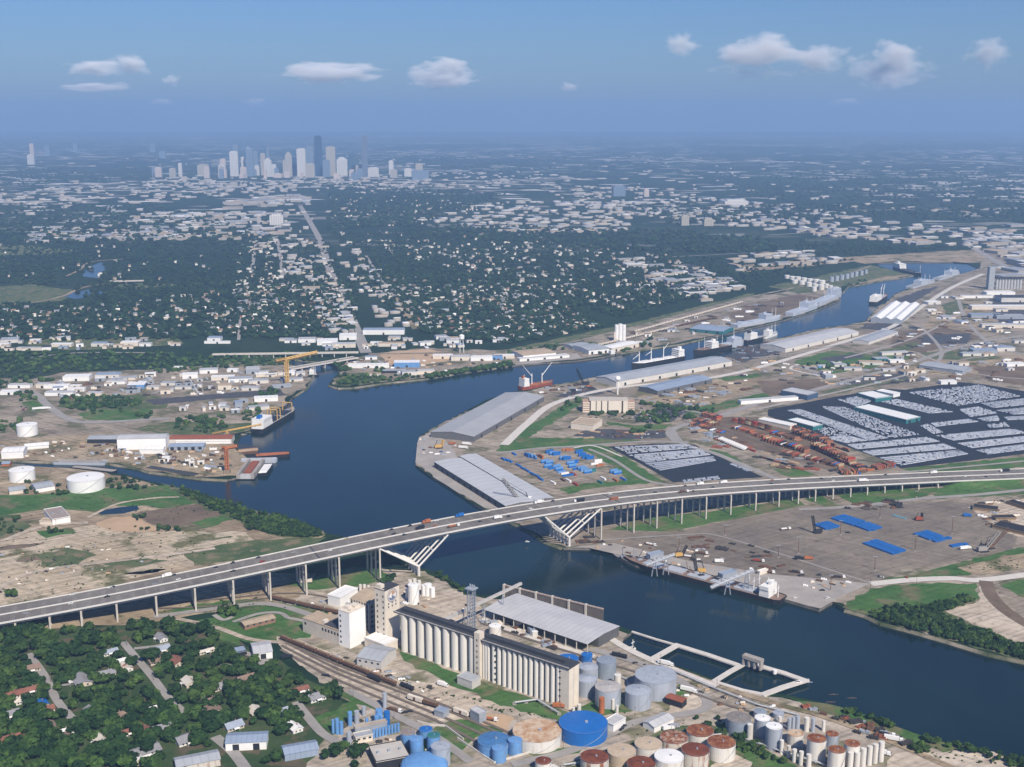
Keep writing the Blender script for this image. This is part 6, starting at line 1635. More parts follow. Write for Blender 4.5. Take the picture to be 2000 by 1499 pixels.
# creek road bridge and the long trestle behind it
def low_bridge(label, a, b, w, z, mat, n, name='road_bridge', top=1.0):
    p, q_ = G(a[0], a[1], z), G(b[0], b[1], z)
    th = thing(name, label, 'bridge', (p.x, p.y, 0), ang(p, q_))
    L = (q_ - p).length
    m = MB(); m.box(0, L, 0, w, z - 1.2, z, True); m.build('deck', ROADC, th)
    for y in (-0.3, w):
        m = MB(); m.box(0, L, y, y + 0.3, z - 1.5, z + top, True); m.build('parapet', mat, th)
    for k in range(1, n):
        m = MB(); m.box(L * k / n - 0.8, L * k / n + 0.8, 1, w - 1, -4, z - 1.25); m.build('pier', mat, th)
    return th
low_bridge('pale road bridge over the creek mouth', (568, 722), (700, 699), 16, 7, CONC_L, 6)
low_bridge('long thin pale trestle bridge behind the creek', (414, 693), (700, 689), 8, 9, CONC_L, 12)
low_bridge('little flat bridge over the far bayou bend', (212, 550), (280, 549), 12, 6, CONC_L, 4)

# ------------------------------------------------------------------ storage yard, containers, wagons
def stack(label, A, B, C, h, mat):
    o, t, L, d = frame(A, B, 0, C)
    th = thing('steel_stack', label, 'steel stack', (o.x, o.y, 0), t, 'blue covered stacks on the storage yard')
    n = max(2, int(L / 5))
    for k in range(n):
        j = R.uniform(-0.8, 0.8)
        m = MB(); m.box(L * k / n + 0.15, L * (k + 1) / n - 0.15, 0.3 + j, d + j, 0.5, h + R.uniform(-0.15, 0.15)); m.build('bundle', mat, th)
    m = MB(); m.box(0.2, L - 0.2, 1.2, d - 1.2, 0, 0.49); m.build('timber_bearer', BROWN, th)
BY = M('blue yard sheeting', (0.014, 0.115, 0.37), 0.45, 0.12, 0.2)
for lab, A, B, C, h in (('blue stack farthest back, wide, between two others', (1666, 1029), (1690, 1021), (1628, 1014), 2.5), ('blue stack beside the dark crane', (1612, 1037), (1640, 1031), (1594, 1026), 2.5), ('blue stack right of the widest back one', (1697, 1040), (1724, 1033), (1674, 1028), 2.5),
                        ('largest blue stack in the middle of the yard', (1744, 1086), (1771, 1078), (1690, 1063), 2.5), ('blue stack beside the light mast on the right', (1814, 1057), (1842, 1050), (1788, 1044), 2.5), ('narrow blue stack just right of the masted one', (1826, 1061), (1860, 1054), (1823, 1057), 2.2),
                        ('small blue stack by the lorry at the yard edge', (1860, 1071), (1892, 1066), (1858, 1067), 2.2)):
    stack(lab, A, B, C, h, BY)
stack('faded teal pipe rack at the back of the yard', (1740, 1008), (1768, 1016), (1740, 1005), 1.0, M('faded teal', (0.12, 0.26, 0.32)))
CONT = MB(); CONT.box(-6.1, 6.1, -1.22, 1.22, 0, 2.6, True)
for k in range(10): CONT.box(-5.8 + k * 1.22, -5.4 + k * 1.22, -1.26, 1.26, 0.15, 2.5)
_cont = {}
CCOL = {'blue': BLUE, 'sky': BLUE_L, 'orange': ORANGE, 'red': PAINTS['red'], 'brown': BROWN, 'tan': PAINTS['tan'], 'white': WHITE, 'green': TEAL, 'dark': PAINTS['dark'], 'rust': M('faded rust red', (0.34, 0.14, 0.08), 0.8, 0.25, 0.4)}
def container(px, py, lvl, col, a, group, z0=0.3, off=(0, 0)):
    g = G(px, py)
    if col in _cont:
        o = _cont[col].copy(); COL.objects.link(o)
    else:
        o = CONT.build('shipping_container', CCOL[col]); _cont[col] = o
    o.location = (g.x + off[0], g.y + off[1], z0 + lvl * 2.62); o.rotation_euler = (0, 0, a)
    o['category'] = 'shipping container'; o['group'] = group
    return o
rowa = pang(1000, 895, 1090, 945)
bl = []
CB = '''983,899 990,901 996,903 1012,911 1021,917 1030,922 1040,928 1050,933 1056,938 1004,889 1029,893,2 1036,894,2 1043,896,2 1052,893,1,orange 1057,896,2,orange 1073,886,2 1080,889,2 1087,890,2 1100,898,2 1107,899,2 1064,905,2 1073,907,2 1070,914,2 1079,917,1 1087,915,2 1092,920,2 1097,924,1,sky 1103,927,1,white
1106,931,1 1113,930,1 1120,928,1,red 1114,908,2 1122,906,2 1118,914,2 1126,918,1 1135,918,2 1141,921,2,sky 1148,925,2 1156,923,2,green 1131,886,2 1137,892,2 1144,896,2 1152,898,2 1168,905,2,white 1161,908,1,white 1172,911,1,orange 1199,924,2 1206,927,2 1217,938,1 1202,940,1,orange 1178,937,1,white 1172,944,1,green 1124,948,1,red 1110,941,1,white 1080,945,1,white 1100,940,1,brown 1105,880,1,orange 1112,881,1,orange'''.split()
for e in CB:
    f = e.split(',')
    x, y = float(f[0]), float(f[1]); n = int(f[2]) if len(f) > 2 else 1
    c = f[3] if len(f) > 3 else 'blue'
    a = rowa + (math.pi / 2 if y < 935 and x > 1058 and c != 'red' else 0) + R.uniform(-0.06, 0.06)
    for l in range(n):
        cc = c if l == 0 or R.random() < 0.5 else ('sky' if c == 'blue' else c)
        o = container(x, y, l, cc, a, 'containers on the yard beside the twin sheds')
        nm = {'sky': 'light blue'}.get(cc, cc)
        w = 'lower' if l == 0 else 'upper'
        bl.append((o, '%s container on the yard beside the twin sheds' % nm, '%s %s containers beside the twin sheds' % (w, nm), x + y * 0.001))
number(bl)
bl = []
rows = [(1436, 826, 1500, 843, 4), (1434, 838, 1472, 848, 2), (1352, 832, 1384, 838, 2), (1360, 824, 1400, 832, 2), (1376, 814, 1404, 822, 3), (1384, 840, 1412, 846, 1), (1476, 852, 1500, 858, 2), (1495, 862, 1575, 885, 3), (1510, 848, 1560, 862, 2), (1545, 838, 1612, 862, 3), (1552, 850, 1620, 872, 4),
        (1530, 884, 1578, 894, 1), (1590, 876, 1662, 908, 4), (1612, 868, 1652, 882, 2), (1580, 898, 1642, 914, 2), (1640, 900, 1690, 920, 2), (1642, 926, 1676, 925, 2), (1682, 922, 1700, 920, 2), (1708, 917, 1722, 914, 2), (1728, 912, 1742, 910, 2), (1400, 858, 1450, 876, 1), (1490, 896, 1560, 916, 1), (1430, 868, 1470, 882, 1)]
for x0, y0, x1, y1, n in rows:
    p, q_ = G(x0, y0), G(x1, y1)
    t = ang(p, q_)
    side = R.random() < 0.55
    stepm = 12.6 if side else 3.1
    k = max(1, min(14, int((q_ - p).length / stepm)))
    for i in range(k + 1):
        f = i / k if k else 0
        for l in range(n if R.random() < 0.85 else max(1, n - 1)):
            c = R.choice(['orange', 'rust', 'rust', 'brown', 'brown', 'brown', 'red', 'tan', 'dark', 'white' if R.random() < 0.3 else 'rust', 'blue' if R.random() < 0.35 else 'rust'])
            x, y = x0 + (x1 - x0) * f, y0 + (y1 - y0) * f
            bl.append((y, x, l, c, t + (0 if side else math.pi / 2)))
bl.sort(reverse=True)
for y, x, l, c, t in bl[:226]:
    o = container(x, y, l, c, t, 'containers beside the car park')
    o['label'] = '%s container in the stacked rows between bridge and car park' % ('faded red' if c == 'rust' else c)
stk = [(bx, i) for i, bx in enumerate(bl[226:])]
ck = list(CCOL)
# railway wagons
def wagon(kind, px, py, a, group):
    key = ('wagon', kind)
    g = G(px, py)
    nm = {'tank': 'tank_wagon', 'hopper': 'hopper_wagon', 'flat': 'flat_wagon', 'box': 'box_wagon'}[kind]
    if key in PROTO: return dup(PROTO[key], (g.x, g.y, 0.45), a, None, group)
    t = thing(nm, None, 'railway wagon', (g.x, g.y, 0.45), a, group)
    m = MB(); m.box(-7.5, 7.5, -1.3, 1.3, 0.9, 1.3, True); m.build('frame', BLACK, t)
    if kind == 'tank':
        m = MB(); m.tube((-7.2, 0, 2.75), (7.2, 0, 2.75), 1.5, 14); b = m.build('barrel', PAINTS['dark'], t)
        m = MB(); m.cyl(0, 0, 4.2, 4.9, 0.6, 8); m.build('dome', BLACK, b)
    elif kind == 'hopper':
        m = MB(); m.box(-7.3, 7.3, -1.5, 1.5, 2.0, 4.4); m.add([(-7, -1.4, 2.0), (7, -1.4, 2.0), (3, -0.6, 1.35), (-3, -0.6, 1.35), (-7, 1.4, 2.0), (7, 1.4, 2.0), (3, 0.6, 1.35), (-3, 0.6, 1.35)], [(0, 3, 2, 1), (4, 5, 6, 7)]); b = m.build('hopper_body', BROWN, t)
        m = MB(); m.box(-6.6, 6.6, -0.7, 0.7, 4.41, 4.7); m.build('roof_walk', M('brown walk', (0.24, 0.17, 0.11)), b)
    elif kind == 'box':
        m = MB(); m.box(-7.4, 7.4, -1.5, 1.5, 1.35, 4.6); b = m.build('box_body', CREAM, t)
        m = MB(); m.box(-1.2, 1.2, -1.56, 1.56, 1.5, 4.2); m.build('door', BROWN, b)
    for x in (-5.2, 5.2):
        m = MB(); m.box(x - 1.3, x + 1.3, -1.1, 1.1, 0.05, 0.88, True); m.build('bogie', BLACK, t)
    PROTO[key] = t
    return t
bl = []
ta = pang(545, 1248, 780, 1345)
def train(kind, x0, y0, x1, y1, grp, phr, plural):
    p, q_ = G(x0, y0), G(x1, y1)
    n = max(1, int((q_ - p).length / 16.2))
    for i in range(n):
        f = (i + 0.5) / n
        c = p.lerp(q_, f)
        px, py = PXY(c.x, c.y, 0)
        bl.append((wagon(kind, px, py, ang(p, q_), grp), phr, plural, px))
train('hopper', 548, 1249, 775, 1343, 'brown hopper wagons below the mill', 'brown hopper wagon in the long train', 'brown hopper wagons in the long train')
train('tank', 714, 1322, 748, 1337, 'dark tank wagons in the yard', 'dark tank wagon standing alone on the middle track', 'dark tank wagons on the middle track')
train('tank', 776, 1338, 815, 1354, 'dark tank wagons in the yard', 'dark tank wagon behind the hopper train', 'dark tank wagons behind the hopper train')
train('box', 796, 1366, 826, 1376, 'cream wagons in the yard', 'cream wagon left of the brown one', 'cream wagons left of the brown one')
train('hopper', 826, 1376, 856, 1385, 'brown wagons in the yard', 'short brown wagon beside the little hut', 'short brown wagons beside the little hut')
train('box', 884, 1391, 918, 1404, 'cream wagons at the shelter', 'cream wagon entering the loading shelter', 'cream wagons entering the loading shelter')
train('hopper', 525, 1170, 690, 1208, 'dark wagons under the bridge', 'dark wagon on the curve under the bridge', 'dark wagons on the curve under the bridge')
train('box', 568, 1141, 624, 1139, 'cream wagons under the bridge', 'cream wagon under the bridge columns', 'cream wagons under the bridge columns')
train('box', 1140, 684, 1330, 637, 'pale wagons on the far rail yard', 'pale wagon on the front track of the far rail yard', 'pale wagons on the front far track')
train('box', 1240, 650, 1450, 592, 'pale wagons on the far rail yard', 'pale wagon on the rear track of the far rail yard', 'pale wagons on the rear far track')
train('hopper', 1250, 655, 1400, 622, 'dark wagons on the far rail yard', 'dark wagon in the far rail yard', 'dark wagons in the far rail yard')
train('tank', 1180, 1278, 1240, 1292, 'dark tank wagons behind the tanks', 'dark tank wagon behind the grey tanks', 'dark tank wagons behind the grey tanks')
number(bl)

# ------------------------------------------------------------------ parked cars
def quad_fill(qd, dx, dy, drop, rng, gap=None):
    a, b, c, d = [G(qd[i], qd[i + 1]) for i in (0, 2, 4, 6)]     # a-b far edge, d-c near edge
    out = []
    n1 = max(1, int(((b - a).length + (c - d).length) / 2 / dx)); n2 = max(1, int(((d - a).length + (c - b).length) / 2 / dy))
    for j in range(n2):
        for i in range(n1):
            if rng.random() < drop: continue
            u, v = (i + 0.5) / n1, (j + 0.5) / n2
            p = a.lerp(b, u).lerp(d.lerp(c, u), v)
            out.append((p.x, p.y, ang(a, d) + (math.pi if rng.random() < .5 else 0)))
    return out
carm = MB()
carm.cm = 0; body_profile(carm, [(-2.2, 0.25), (2.2, 0.25), (2.25, 0.75), (1.1, 0.92), (-2.2, 0.95)], -0.88, 0.88)
carm.cm = 1; body_profile(carm, [(-1.8, 0.92), (0.95, 0.9), (0.3, 1.4), (-1.3, 1.4)], -0.76, 0.76)
carm.cm = 0; carm.box(-1.3, 0.3, -0.74, 0.74, 1.4, 1.45)
def replicate(name, tpl, xf, mats, kind='stuff', tints=None):
    """one mesh out of many copies of a template: xf = (x, y, z, angle, sx, sy, sz)"""
    V = np.array(tpl.v, dtype=np.float64); nv = len(V)
    X = np.array(xf, dtype=np.float64)
    c, s = np.cos(X[:, 3])[:, None], np.sin(X[:, 3])[:, None]
    vx, vy, vz = V[:, 0] * X[:, 4:5], V[:, 1] * X[:, 5:6], V[:, 2] * X[:, 6:7]
    P = np.stack([vx * c - vy * s + X[:, 0:1], vx * s + vy * c + X[:, 1:2], vz + X[:, 2:3]], -1).reshape(-1, 3)
    lens = np.array([len(f) for f in tpl.f]); flat = np.array([i for f in tpl.f for i in f])
    n = len(X)
    loops = (flat[None, :] + (np.arange(n) * nv)[:, None]).reshape(-1)
    me = bpy.data.meshes.new(name)
    me.vertices.add(len(P)); me.vertices.foreach_set('co', P.reshape(-1))
    me.loops.add(len(loops)); me.loops.foreach_set('vertex_index', loops)
    tl = np.tile(lens, n)
    me.polygons.add(len(tl)); me.polygons.foreach_set('loop_start', np.concatenate([[0], np.cumsum(tl)[:-1]]))
    mats = list(mats)
    for m in mats: me.materials.append(m)
    base = np.array(tpl.m)
    if tints is not None:
        mi = (base[None, :] + np.array(tints)[:, None]).reshape(-1)
    else: mi = np.tile(base, n)
    me.polygons.foreach_set('material_index', mi.astype(np.int32))
    me.update(calc_edges=True)
    o = bpy.data.objects.new(name, me); COL.objects.link(o)
    if kind: o['kind'] = kind
    return o
rc = random.Random(3)
SILV = PAINTS['silver']
small = []
for qd, dr in (([1198, 874, 1340, 869, 1362, 876, 1226, 888], .08), ([1226, 890, 1366, 879, 1388, 890, 1260, 905], .05), ([1258, 906, 1392, 893, 1397, 901, 1290, 921], .05), ([1424, 908, 1430, 906, 1470, 921, 1458, 922], .05), ([1332, 939, 1400, 931, 1412, 937, 1336, 945], .1)):
    small += quad_fill(qd, 2.5, 5.6, dr, rc)
PARKM = M('parked car pale paint', (0.66, 0.70, 0.78), 0.35, 0.1, 0.2)
small.sort(key=lambda p: p[1])
first = carm.build('parked_car', [PARKM, GLASS])
cols_ = [PARKM, PARKM, WHITE, WHITE, PAINTS['dark'], SILV]
for k, (x, y, a) in enumerate(small[:230]):
    o = first if k == 0 else first.copy()
    if k: COL.objects.link(o)
    o.location = (x, y, 0.4); o.rotation_euler = (0, 0, a)
    tag(o, 'pale new car parked in the dense rows on the black lot beside the bridge', 'car', 'new cars in the lot beside the bridge')
rest = small[230:]
blocks = [([1537, 803, 1562, 801, 1735, 857, 1697, 862], .1), ([1600, 795, 1650, 797, 1795, 850, 1738, 857], .5), ([1592, 836, 1640, 836, 1665, 851, 1610, 852], .75), ([1608, 856, 1650, 851, 1695, 862, 1652, 867], .06), ([1635, 782, 1680, 774, 1700, 785, 1675, 796], .35), ([1720, 786, 1750, 781, 1862, 806, 1815, 809], .35), ([1797, 833, 1812, 829, 1842, 846, 1822, 849], .35),
          ([1772, 768, 1912, 753, 1992, 775, 1870, 794], .6), ([1915, 789, 2050, 774, 2060, 787, 1940, 798], .12), ([1872, 801, 1910, 796, 1950, 808, 1895, 816], .2), ([1945, 803, 2060, 792, 2070, 806, 1980, 811], .12), ([1817, 828, 1890, 820, 1912, 825, 1827, 835], .05), ([1908, 819, 1947, 813, 1952, 823, 1925, 825], .12), ([1960, 816, 2060, 811, 2065, 818, 1968, 822], .1), ([1927, 831, 1962, 826, 1972, 835, 1932, 837], .25),
          ([1653, 870, 1810, 855, 1836, 864, 1674, 879], .03), ([1683, 883, 1842, 868, 1868, 878, 1704, 891], .03), ([1715, 895, 1872, 881, 1890, 888, 1762, 911], .06), ([1826, 852, 1975, 839, 2008, 847, 1862, 862], .03), ([1868, 867, 2060, 847, 2070, 856, 1898, 877], .03), ([1905, 881, 2060, 862, 2070, 871, 1930, 889], .05)]
big = []
for qd, dr in blocks: big += quad_fill(qd, 2.25, 4.95, dr * 0.7, rc)
xf = [(x, y, 0.5, a, 1, 1, 1) for x, y, a in rest + big]
lk = [0 if rc.random() < 0.86 else (2 if rc.random() < 0.6 else 4) for _ in xf]
replicate('parked_cars', carm, xf, [PARKM, GLASS, WHITE, GLASS, PAINTS['dark'], GLASS], 'stuff', lk)
print('cars', len(small), len(big))
xf = []
tn = []
for (y, x, l, c, t), _ in stk:
    g = G(x, y); xf.append((g.x, g.y, 0.3 + l * 2.62, t, 1, 1, 1)); tn.append(ck.index(c))
replicate('container_stacks', CONT, xf, [CCOL[c] for c in ck], 'stuff', tn)
# cars around the office, lorries about the port
bl = []
rq = random.Random(11)
for x, y, n, sx, sy in ((1290, 808, 46, 45, 12), (1200, 816, 16, 50, 3), (1230, 852, 14, 55, 5), (1120, 765, 14, 30, 6), (1470, 685, 16, 30, 8), (60, 800, 10, 25, 5), (1740, 1128, 4, 30, 3), (1075, 1068, 0, 1, 1), (1140, 1430, 0, 1, 1)):
    for _ in range(n):
        c = rq.choice(['white', 'dark', 'dark', 'silver', 'red', 'silver'])
        px, py = x + rq.uniform(-sx, sx), y + rq.uniform(-sy, sy)
        g = G(px, py)
        bl.append((vehicle('car', c, loc=(g.x, g.y, 0.5), rz=rq.uniform(0, 6.28), group='cars parked about the port'), '%s car parked on the port ground' % c, '%s cars parked on the port ground' % c, px))
for px, py, k, c, a in ((1219, 1421, 'pickup', 'dark', .9), (1214, 1427, 'pickup', 'dark', .9), (1300, 1428, 'truck', 'white', .35), (1310, 1425, 'truck', 'silver', .35), (1606, 1155, 'pickup', 'dark', 0), (1552, 1170, 'car', 'white', .3), (1615, 1170, 'pickup', 'white', .3), (1575, 1094, 'truck', 'orange', 0), (1556, 1094, 'truck', 'dark', 0),
                        (1656, 1042, 'pickup', 'dark', 0), (1533, 1036, 'flatbed', 'white', .3), (1885, 1010, 'truck', 'blue', 0), (1885, 1074, 'semi', 'white', .3), (1270, 1066, 'flatbed', 'white', -.6), (1345, 1090, 'flatbed', 'white', -.4), (1370, 1083, 'flatbed', 'brown', -.2), (1400, 1100, 'truck', 'white', 0), (1410, 1094, 'car', 'white', 0), (1500, 1120, 'flatbed', 'brown', -.3), (1555, 1120, 'flatbed', 'dark', -.4), (1480, 1098, 'flatbed', 'red', -.3), (1637, 1130, 'flatbed', 'dark', -.1), (1600, 1125, 'pickup', 'dark', 0),
                        (1055, 770, 'truck', 'white', .5), (1085, 763, 'flatbed', 'dark', .3), (1120, 765, 'semi', 'dark', .4), (1148, 758, 'truck', 'orange', .3), (905, 877, 'semi', 'white', -.3), (912, 870, 'semi', 'white', -.3), (880, 869, 'truck', 'orange', .2), (862, 884, 'pickup', 'blue', 0), (828, 880, 'car', 'dark', 0), (1180, 1290, 'flatbed', 'white', -.4), (1300, 1300, 'semi', 'white', -.5), (860, 1340, 'truck', 'white', -.5), (955, 1408, 'flatbed', 'orange', -.3), (1085, 1383, 'truck', 'orange', 0), (1560, 1335, 'pickup', 'white', 0), (1745, 1448, 'semi', 'white', -.4), (1730, 1438, 'flatbed', 'dark', -.4), (1030, 1060, 'car', 'white', 0),
                        (1080, 990, 'car', 'white', 0.5), (790, 1394, 'pickup', 'dark', 0.2), (800, 1392, 'pickup', 'dark', .2), (770, 1390, 'flatbed', 'brown', -.5), (640, 1322, 'pickup', 'dark', -.5), (633, 1321, 'car', 'dark', -.4), (555, 1288, 'truck', 'dark', .3), (1345, 1352, 'semi', 'white', -.5), (1720, 1474, 'truck', 'white', -.4), (90, 800, 'semi', 'white', .4), (72, 801, 'semi', 'white', .4), (82, 800, 'semi', 'white', .4)):
    g = G(px, py)
    o = vehicle(k, c, loc=(g.x, g.y, 0.5), rz=a, group='lorries and cars about the port')
    nm = {'car': 'car', 'pickup': 'pickup truck', 'truck': 'box lorry', 'semi': 'long lorry', 'flatbed': 'flatbed lorry'}[k]
    pl = {'car': 'cars', 'pickup': 'pickup trucks', 'truck': 'box lorries', 'semi': 'long lorries', 'flatbed': 'flatbed lorries'}[k]
    bl.append((o, '%s %s standing in the port' % (c, nm), '%s %s standing in the port' % (c, pl), px))
for k in range(12):
    g = G(1408 + k * 4.3, 860 + k * 1.75)
    bl.append((vehicle('semi', 'white', loc=(g.x, g.y, 0.5), rz=0.9, group='white trailers beside the container stacks'), 'white trailer', 'white trailers parked below the container stacks', 1400 + k))
number(bl)
# low piles of steel, timber and scrap all over the working ground
def piles(name, poly, n, mats, size, hgt, rng, label, group, cat, mass=False):
    xs, ys = poly[0::2], poly[1::2]
    out = []
    protos = []
    for mt in mats:
        m = MB()
        for k in range(5): m.box(-0.5 + k * 0.2, -0.31 + k * 0.2, -0.5 + rng.uniform(-.1, .1), 0.5 + rng.uniform(-.1, .1), 0, rng.uniform(0.55, 1.0))
        protos.append([m, mt, None])
    while len(out) < n:
        x, y = rng.uniform(min(xs), max(xs)), rng.uniform(min(ys), max(ys))
        ins = False
        j = len(xs) - 1
        for i in range(len(xs)):
            if (ys[i] > y) != (ys[j] > y) and x < (xs[j] - xs[i]) * (y - ys[i]) / (ys[j] - ys[i]) + xs[i]: ins = not ins
            j = i
        if not ins: continue
        g = G(x, y)
        if mass:
            s = rng.uniform(0.5, 1.3)
            out.append((g.x, g.y, 0.3, rng.choice((-.6, -.5, .25, .35)) + rng.uniform(-.2, .2), size * s, size * 0.45 * s * rng.uniform(.6, 1.3), hgt * rng.uniform(.6, 1.2)))
            continue
        p = rng.choice(protos)
        if p[2] is None: o = p[0].build(name, p[1]); p[2] = o
        else: o = p[2].copy(); COL.objects.link(o)
        o.location = (g.x, g.y, 0.3); o.rotation_euler = (0, 0, rng.choice((-.6, -.5, .25, .35)) + rng.uniform(-.2, .2))
        s = rng.uniform(0.5, 1.3)
        o.scale = (size * s, size * 0.45 * s * rng.uniform(.6, 1.3), hgt * rng.uniform(.6, 1.2))
        tag(o, label, cat, group)
        out.append(o)
    if mass: MASS.append((protos[0][0], out, mats, rng))
    return out
MASS = []
rp = random.Random(5)
DK, BR, CC = M('dark stacked steel', (0.045, 0.04, 0.038), 0.85, 0.3, 0.3), BROWN, CONC
piles('material_pile', [1255, 768, 1480, 738, 1500, 752, 1400, 788, 1310, 806, 1255, 790], 24, [DK, BR, STEEL_G, TANF], 20, 3, rp, 'low pile of steel or timber on the dirt below the shorter warehouse', 'piles on the dirt below the shorter warehouse', 'material pile')
piles('material_pile', [1350, 830, 1450, 860, 1640, 920, 1560, 925, 1420, 885, 1345, 850], 40, [DK, BR, STEEL_G, REDOX, TANF], 16, 2.5, rp, 'low pile of rails, steel or pallets by the container stacks', 'piles by the container stacks', 'material pile')
piles('material_pile', [1340, 1045, 1480, 1060, 1540, 1110, 1700, 1135, 1600, 1140, 1450, 1100, 1320, 1060], 22, [DK, BR], 12, 1.8, rp, 'dark heap of steel lying along the near wharf', 'steel heaps on the near wharf', 'material pile')
piles('material_pile', [1110, 1060, 1170, 1040, 1200, 1048, 1180, 1066], 8, [DK, BR], 12, 1.5, rp, 'dark steel bundle under the bridge by the right pier', 'steel bundles under the bridge', 'material pile')
piles('material_pile', [1640, 985, 1770, 978, 1780, 992, 1660, 1000], 18, [DK, BR, M('dead wood', (0.10, 0.08, 0.06))], 10, 3, rp, 'dark scrap heap along the back of the storage yard', 'scrap heaps at the back of the yard', 'scrap heap')
piles('material_pile', [1500, 700, 1600, 720, 1760, 700, 1990, 700, 1990, 745, 1700, 752, 1560, 752, 1440, 735], 70, [DK, BR, STEEL_G, WHITE, TANF], 14, 3, rp, 'low pile or trailer on the right hand port land', 'piles on the right hand port land', 'material pile', True)
piles('material_pile', [1700, 640, 1880, 590, 1990, 640, 1990, 680, 1800, 690], 45, [DK, BR, STEEL_G, WHITE], 16, 3, rp, 'low pile or vehicle on the upper port land', 'piles on the upper port land', 'material pile', True)
piles('material_pile', [190, 865, 330, 870, 450, 880, 440, 925, 300, 905, 180, 890], 46, [DK, BR, STEEL_G, TANF, WHITE], 9, 3, rp, 'heap of yard material on the shipyard dirt', 'heaps on the shipyard dirt', 'material pile')
piles('material_pile', [60, 745, 330, 735, 560, 725, 590, 745, 420, 772, 120, 780], 60, [DK, BR, STEEL_G, WHITE, CREAM], 12, 4, rp, 'small vehicle or heap between the works town sheds', 'clutter between the works town sheds', 'material pile', True)
piles('material_pile', [1120, 684, 1280, 640, 1450, 592, 1550, 600, 1380, 655, 1200, 690], 45, [DK, BR, STEEL_G, WHITE], 18, 3, rp, 'dark heap or car on the far rail yard', 'clutter of the far rail yard', 'material pile', True)
piles('material_pile', [940, 1215, 1030, 1225, 1120, 1262, 1090, 1272, 1000, 1240], 16, [DK, BR, CREAM, STEEL_G], 9, 2.5, rp, 'heap of planks and parts between silos and wharf shed', 'heaps between silos and wharf shed', 'material pile')
piles('material_pile', [1560, 1378, 1700, 1415, 1790, 1460, 1740, 1462, 1600, 1400], 26, [DK, BR, REDOX, STEEL_G], 9, 2.5, rp, 'rusty scrap heap on the bank road beyond the cylinder plant', 'scrap heaps on the bank road', 'scrap heap')
piles('material_pile', [1040, 760, 1150, 748, 1160, 762, 1060, 775], 16, [DK, BR, STEEL_G], 12, 3, rp, 'dark cargo pile on the quay behind the red bowed ship', 'cargo piles behind the red bowed ship', 'cargo pile')
piles('material_pile', [1380, 690, 1500, 668, 1540, 690, 1440, 712], 22, [DK, BR, STEEL_G], 12, 3, rp, 'dark cargo pile on the asphalt quay', 'cargo piles on the asphalt quay', 'cargo pile')
piles('material_pile', [1100, 845, 1300, 842, 1300, 856, 1120, 858], 14, [DK, BR, TANF], 14, 1.5, rp, 'flat dark pile on the lot below the cream building', 'piles below the cream building', 'material pile')
for poly, n, sz, h_ in (([560, 1190, 760, 1150, 900, 1168, 940, 1200, 760, 1215], 40, 5, 2), ([600, 1262, 720, 1310, 860, 1370, 840, 1340, 700, 1290], 22, 5, 1.2), ([0, 870, 180, 862, 440, 880, 440, 925, 280, 910, 0, 890], 90, 6, 2.5), ([1110, 1062, 1330, 1048, 1520, 1110, 1690, 1140, 1540, 1160, 1380, 1130, 1210, 1080], 60, 5, 1.8), ([1880, 985, 1990, 975, 1990, 1045, 1930, 1030], 24, 9, 2), ([1250, 770, 1480, 740, 1400, 790, 1300, 802], 40, 8, 2), ([0, 1080, 200, 1060, 300, 1100, 100, 1160, 0, 1170], 30, 4, 1.5),
                        ([1230, 1290, 1400, 1345, 1560, 1395, 1500, 1400, 1330, 1370], 30, 4, 1.5), ([640, 1380, 780, 1440, 900, 1480, 760, 1470], 16, 4, 1.5), ([660, 700, 1000, 690, 980, 712, 740, 745], 50, 8, 3), ([820, 858, 900, 870, 900, 885, 825, 895], 10, 6, 2)):
    piles('yard_clutter', poly, n, [DK, BR, STEEL_G, CREAM, TANF, WHITE], sz, h_, rp, None, None, None, True)
ml_ = sorted({m.name: m for q in MASS for m in q[2]}.items())
xf, tn = [], []
for tpl, rows, mats, rng in MASS:
    for r_ in rows:
        xf.append(r_); tn.append([n for n, _ in ml_].index(rng.choice(mats).name))
replicate('yard_clutter', MASS[0][0], xf, [m for _, m in ml_], 'stuff', tn)
# lumber sheds at the right edge
for lab, A, B, C in (('long black tarred lumber stack at the right edge, the nearest', (1938, 1027), (2010, 1044), (1950, 1017), ), ('black lumber stack behind the nearest long one', (1945, 1013), (1985, 1012), (1950, 1007)), ('black lumber stack at the upper right of the sand yard', (1965, 980), (2010, 994), (1978, 977)), ('dark green covered lumber stack at the left of the sand yard', (1900, 992), (1948, 998), (1912, 986))):
    shed('lumber_stack', lab, 'lumber stack', A, B, C, 3.5, M('black tarpaulin', (0.022, 0.022, 0.024), 0.85), M('stacked lumber', (0.28, 0.2, 0.12)), flat=True)
# ------------------------------------------------------------------ foliage
def leaf_mat(name, col, var=0.35):
    m, t, b = nodes_of(name)
    oi = t.nodes.new('ShaderNodeObjectInfo')
    f = noise_tex(t, 0.22, 3, 0.6)
    lo, hi = tuple(c * (1 - var) for c in col), tuple(c * (1 + var) for c in col)
    c = ramp(t, f, [(0.3, lo), (0.7, hi)])
    k = ramp(t, oi.outputs['Random'], [(0.0, (0.5, 0.6, 0.6)), (0.45, (0.95, 0.95, 0.9)), (0.72, (1.5, 1.25, 1.0)), (1.0, (2.5, 1.9, 1.4))])
    c = mixc(t, 1.0, c, k, 'MULTIPLY')
    t.links.new(c, b.inputs['Base Color'])
    b.inputs['Roughness'].default_value = 0.8
    b.inputs['Specular IOR Level'].default_value = 0.15
    return m
LEAF = leaf_mat('broad leaves', (0.022, 0.056, 0.016))
LEAF2 = leaf_mat('scrub leaves', (0.026, 0.060, 0.017))
LEAF3 = leaf_mat('town tree leaves', (0.011, 0.032, 0.014))
BARK = M('bark', (0.10, 0.075, 0.055), 0.9, 0.2, 0.5)

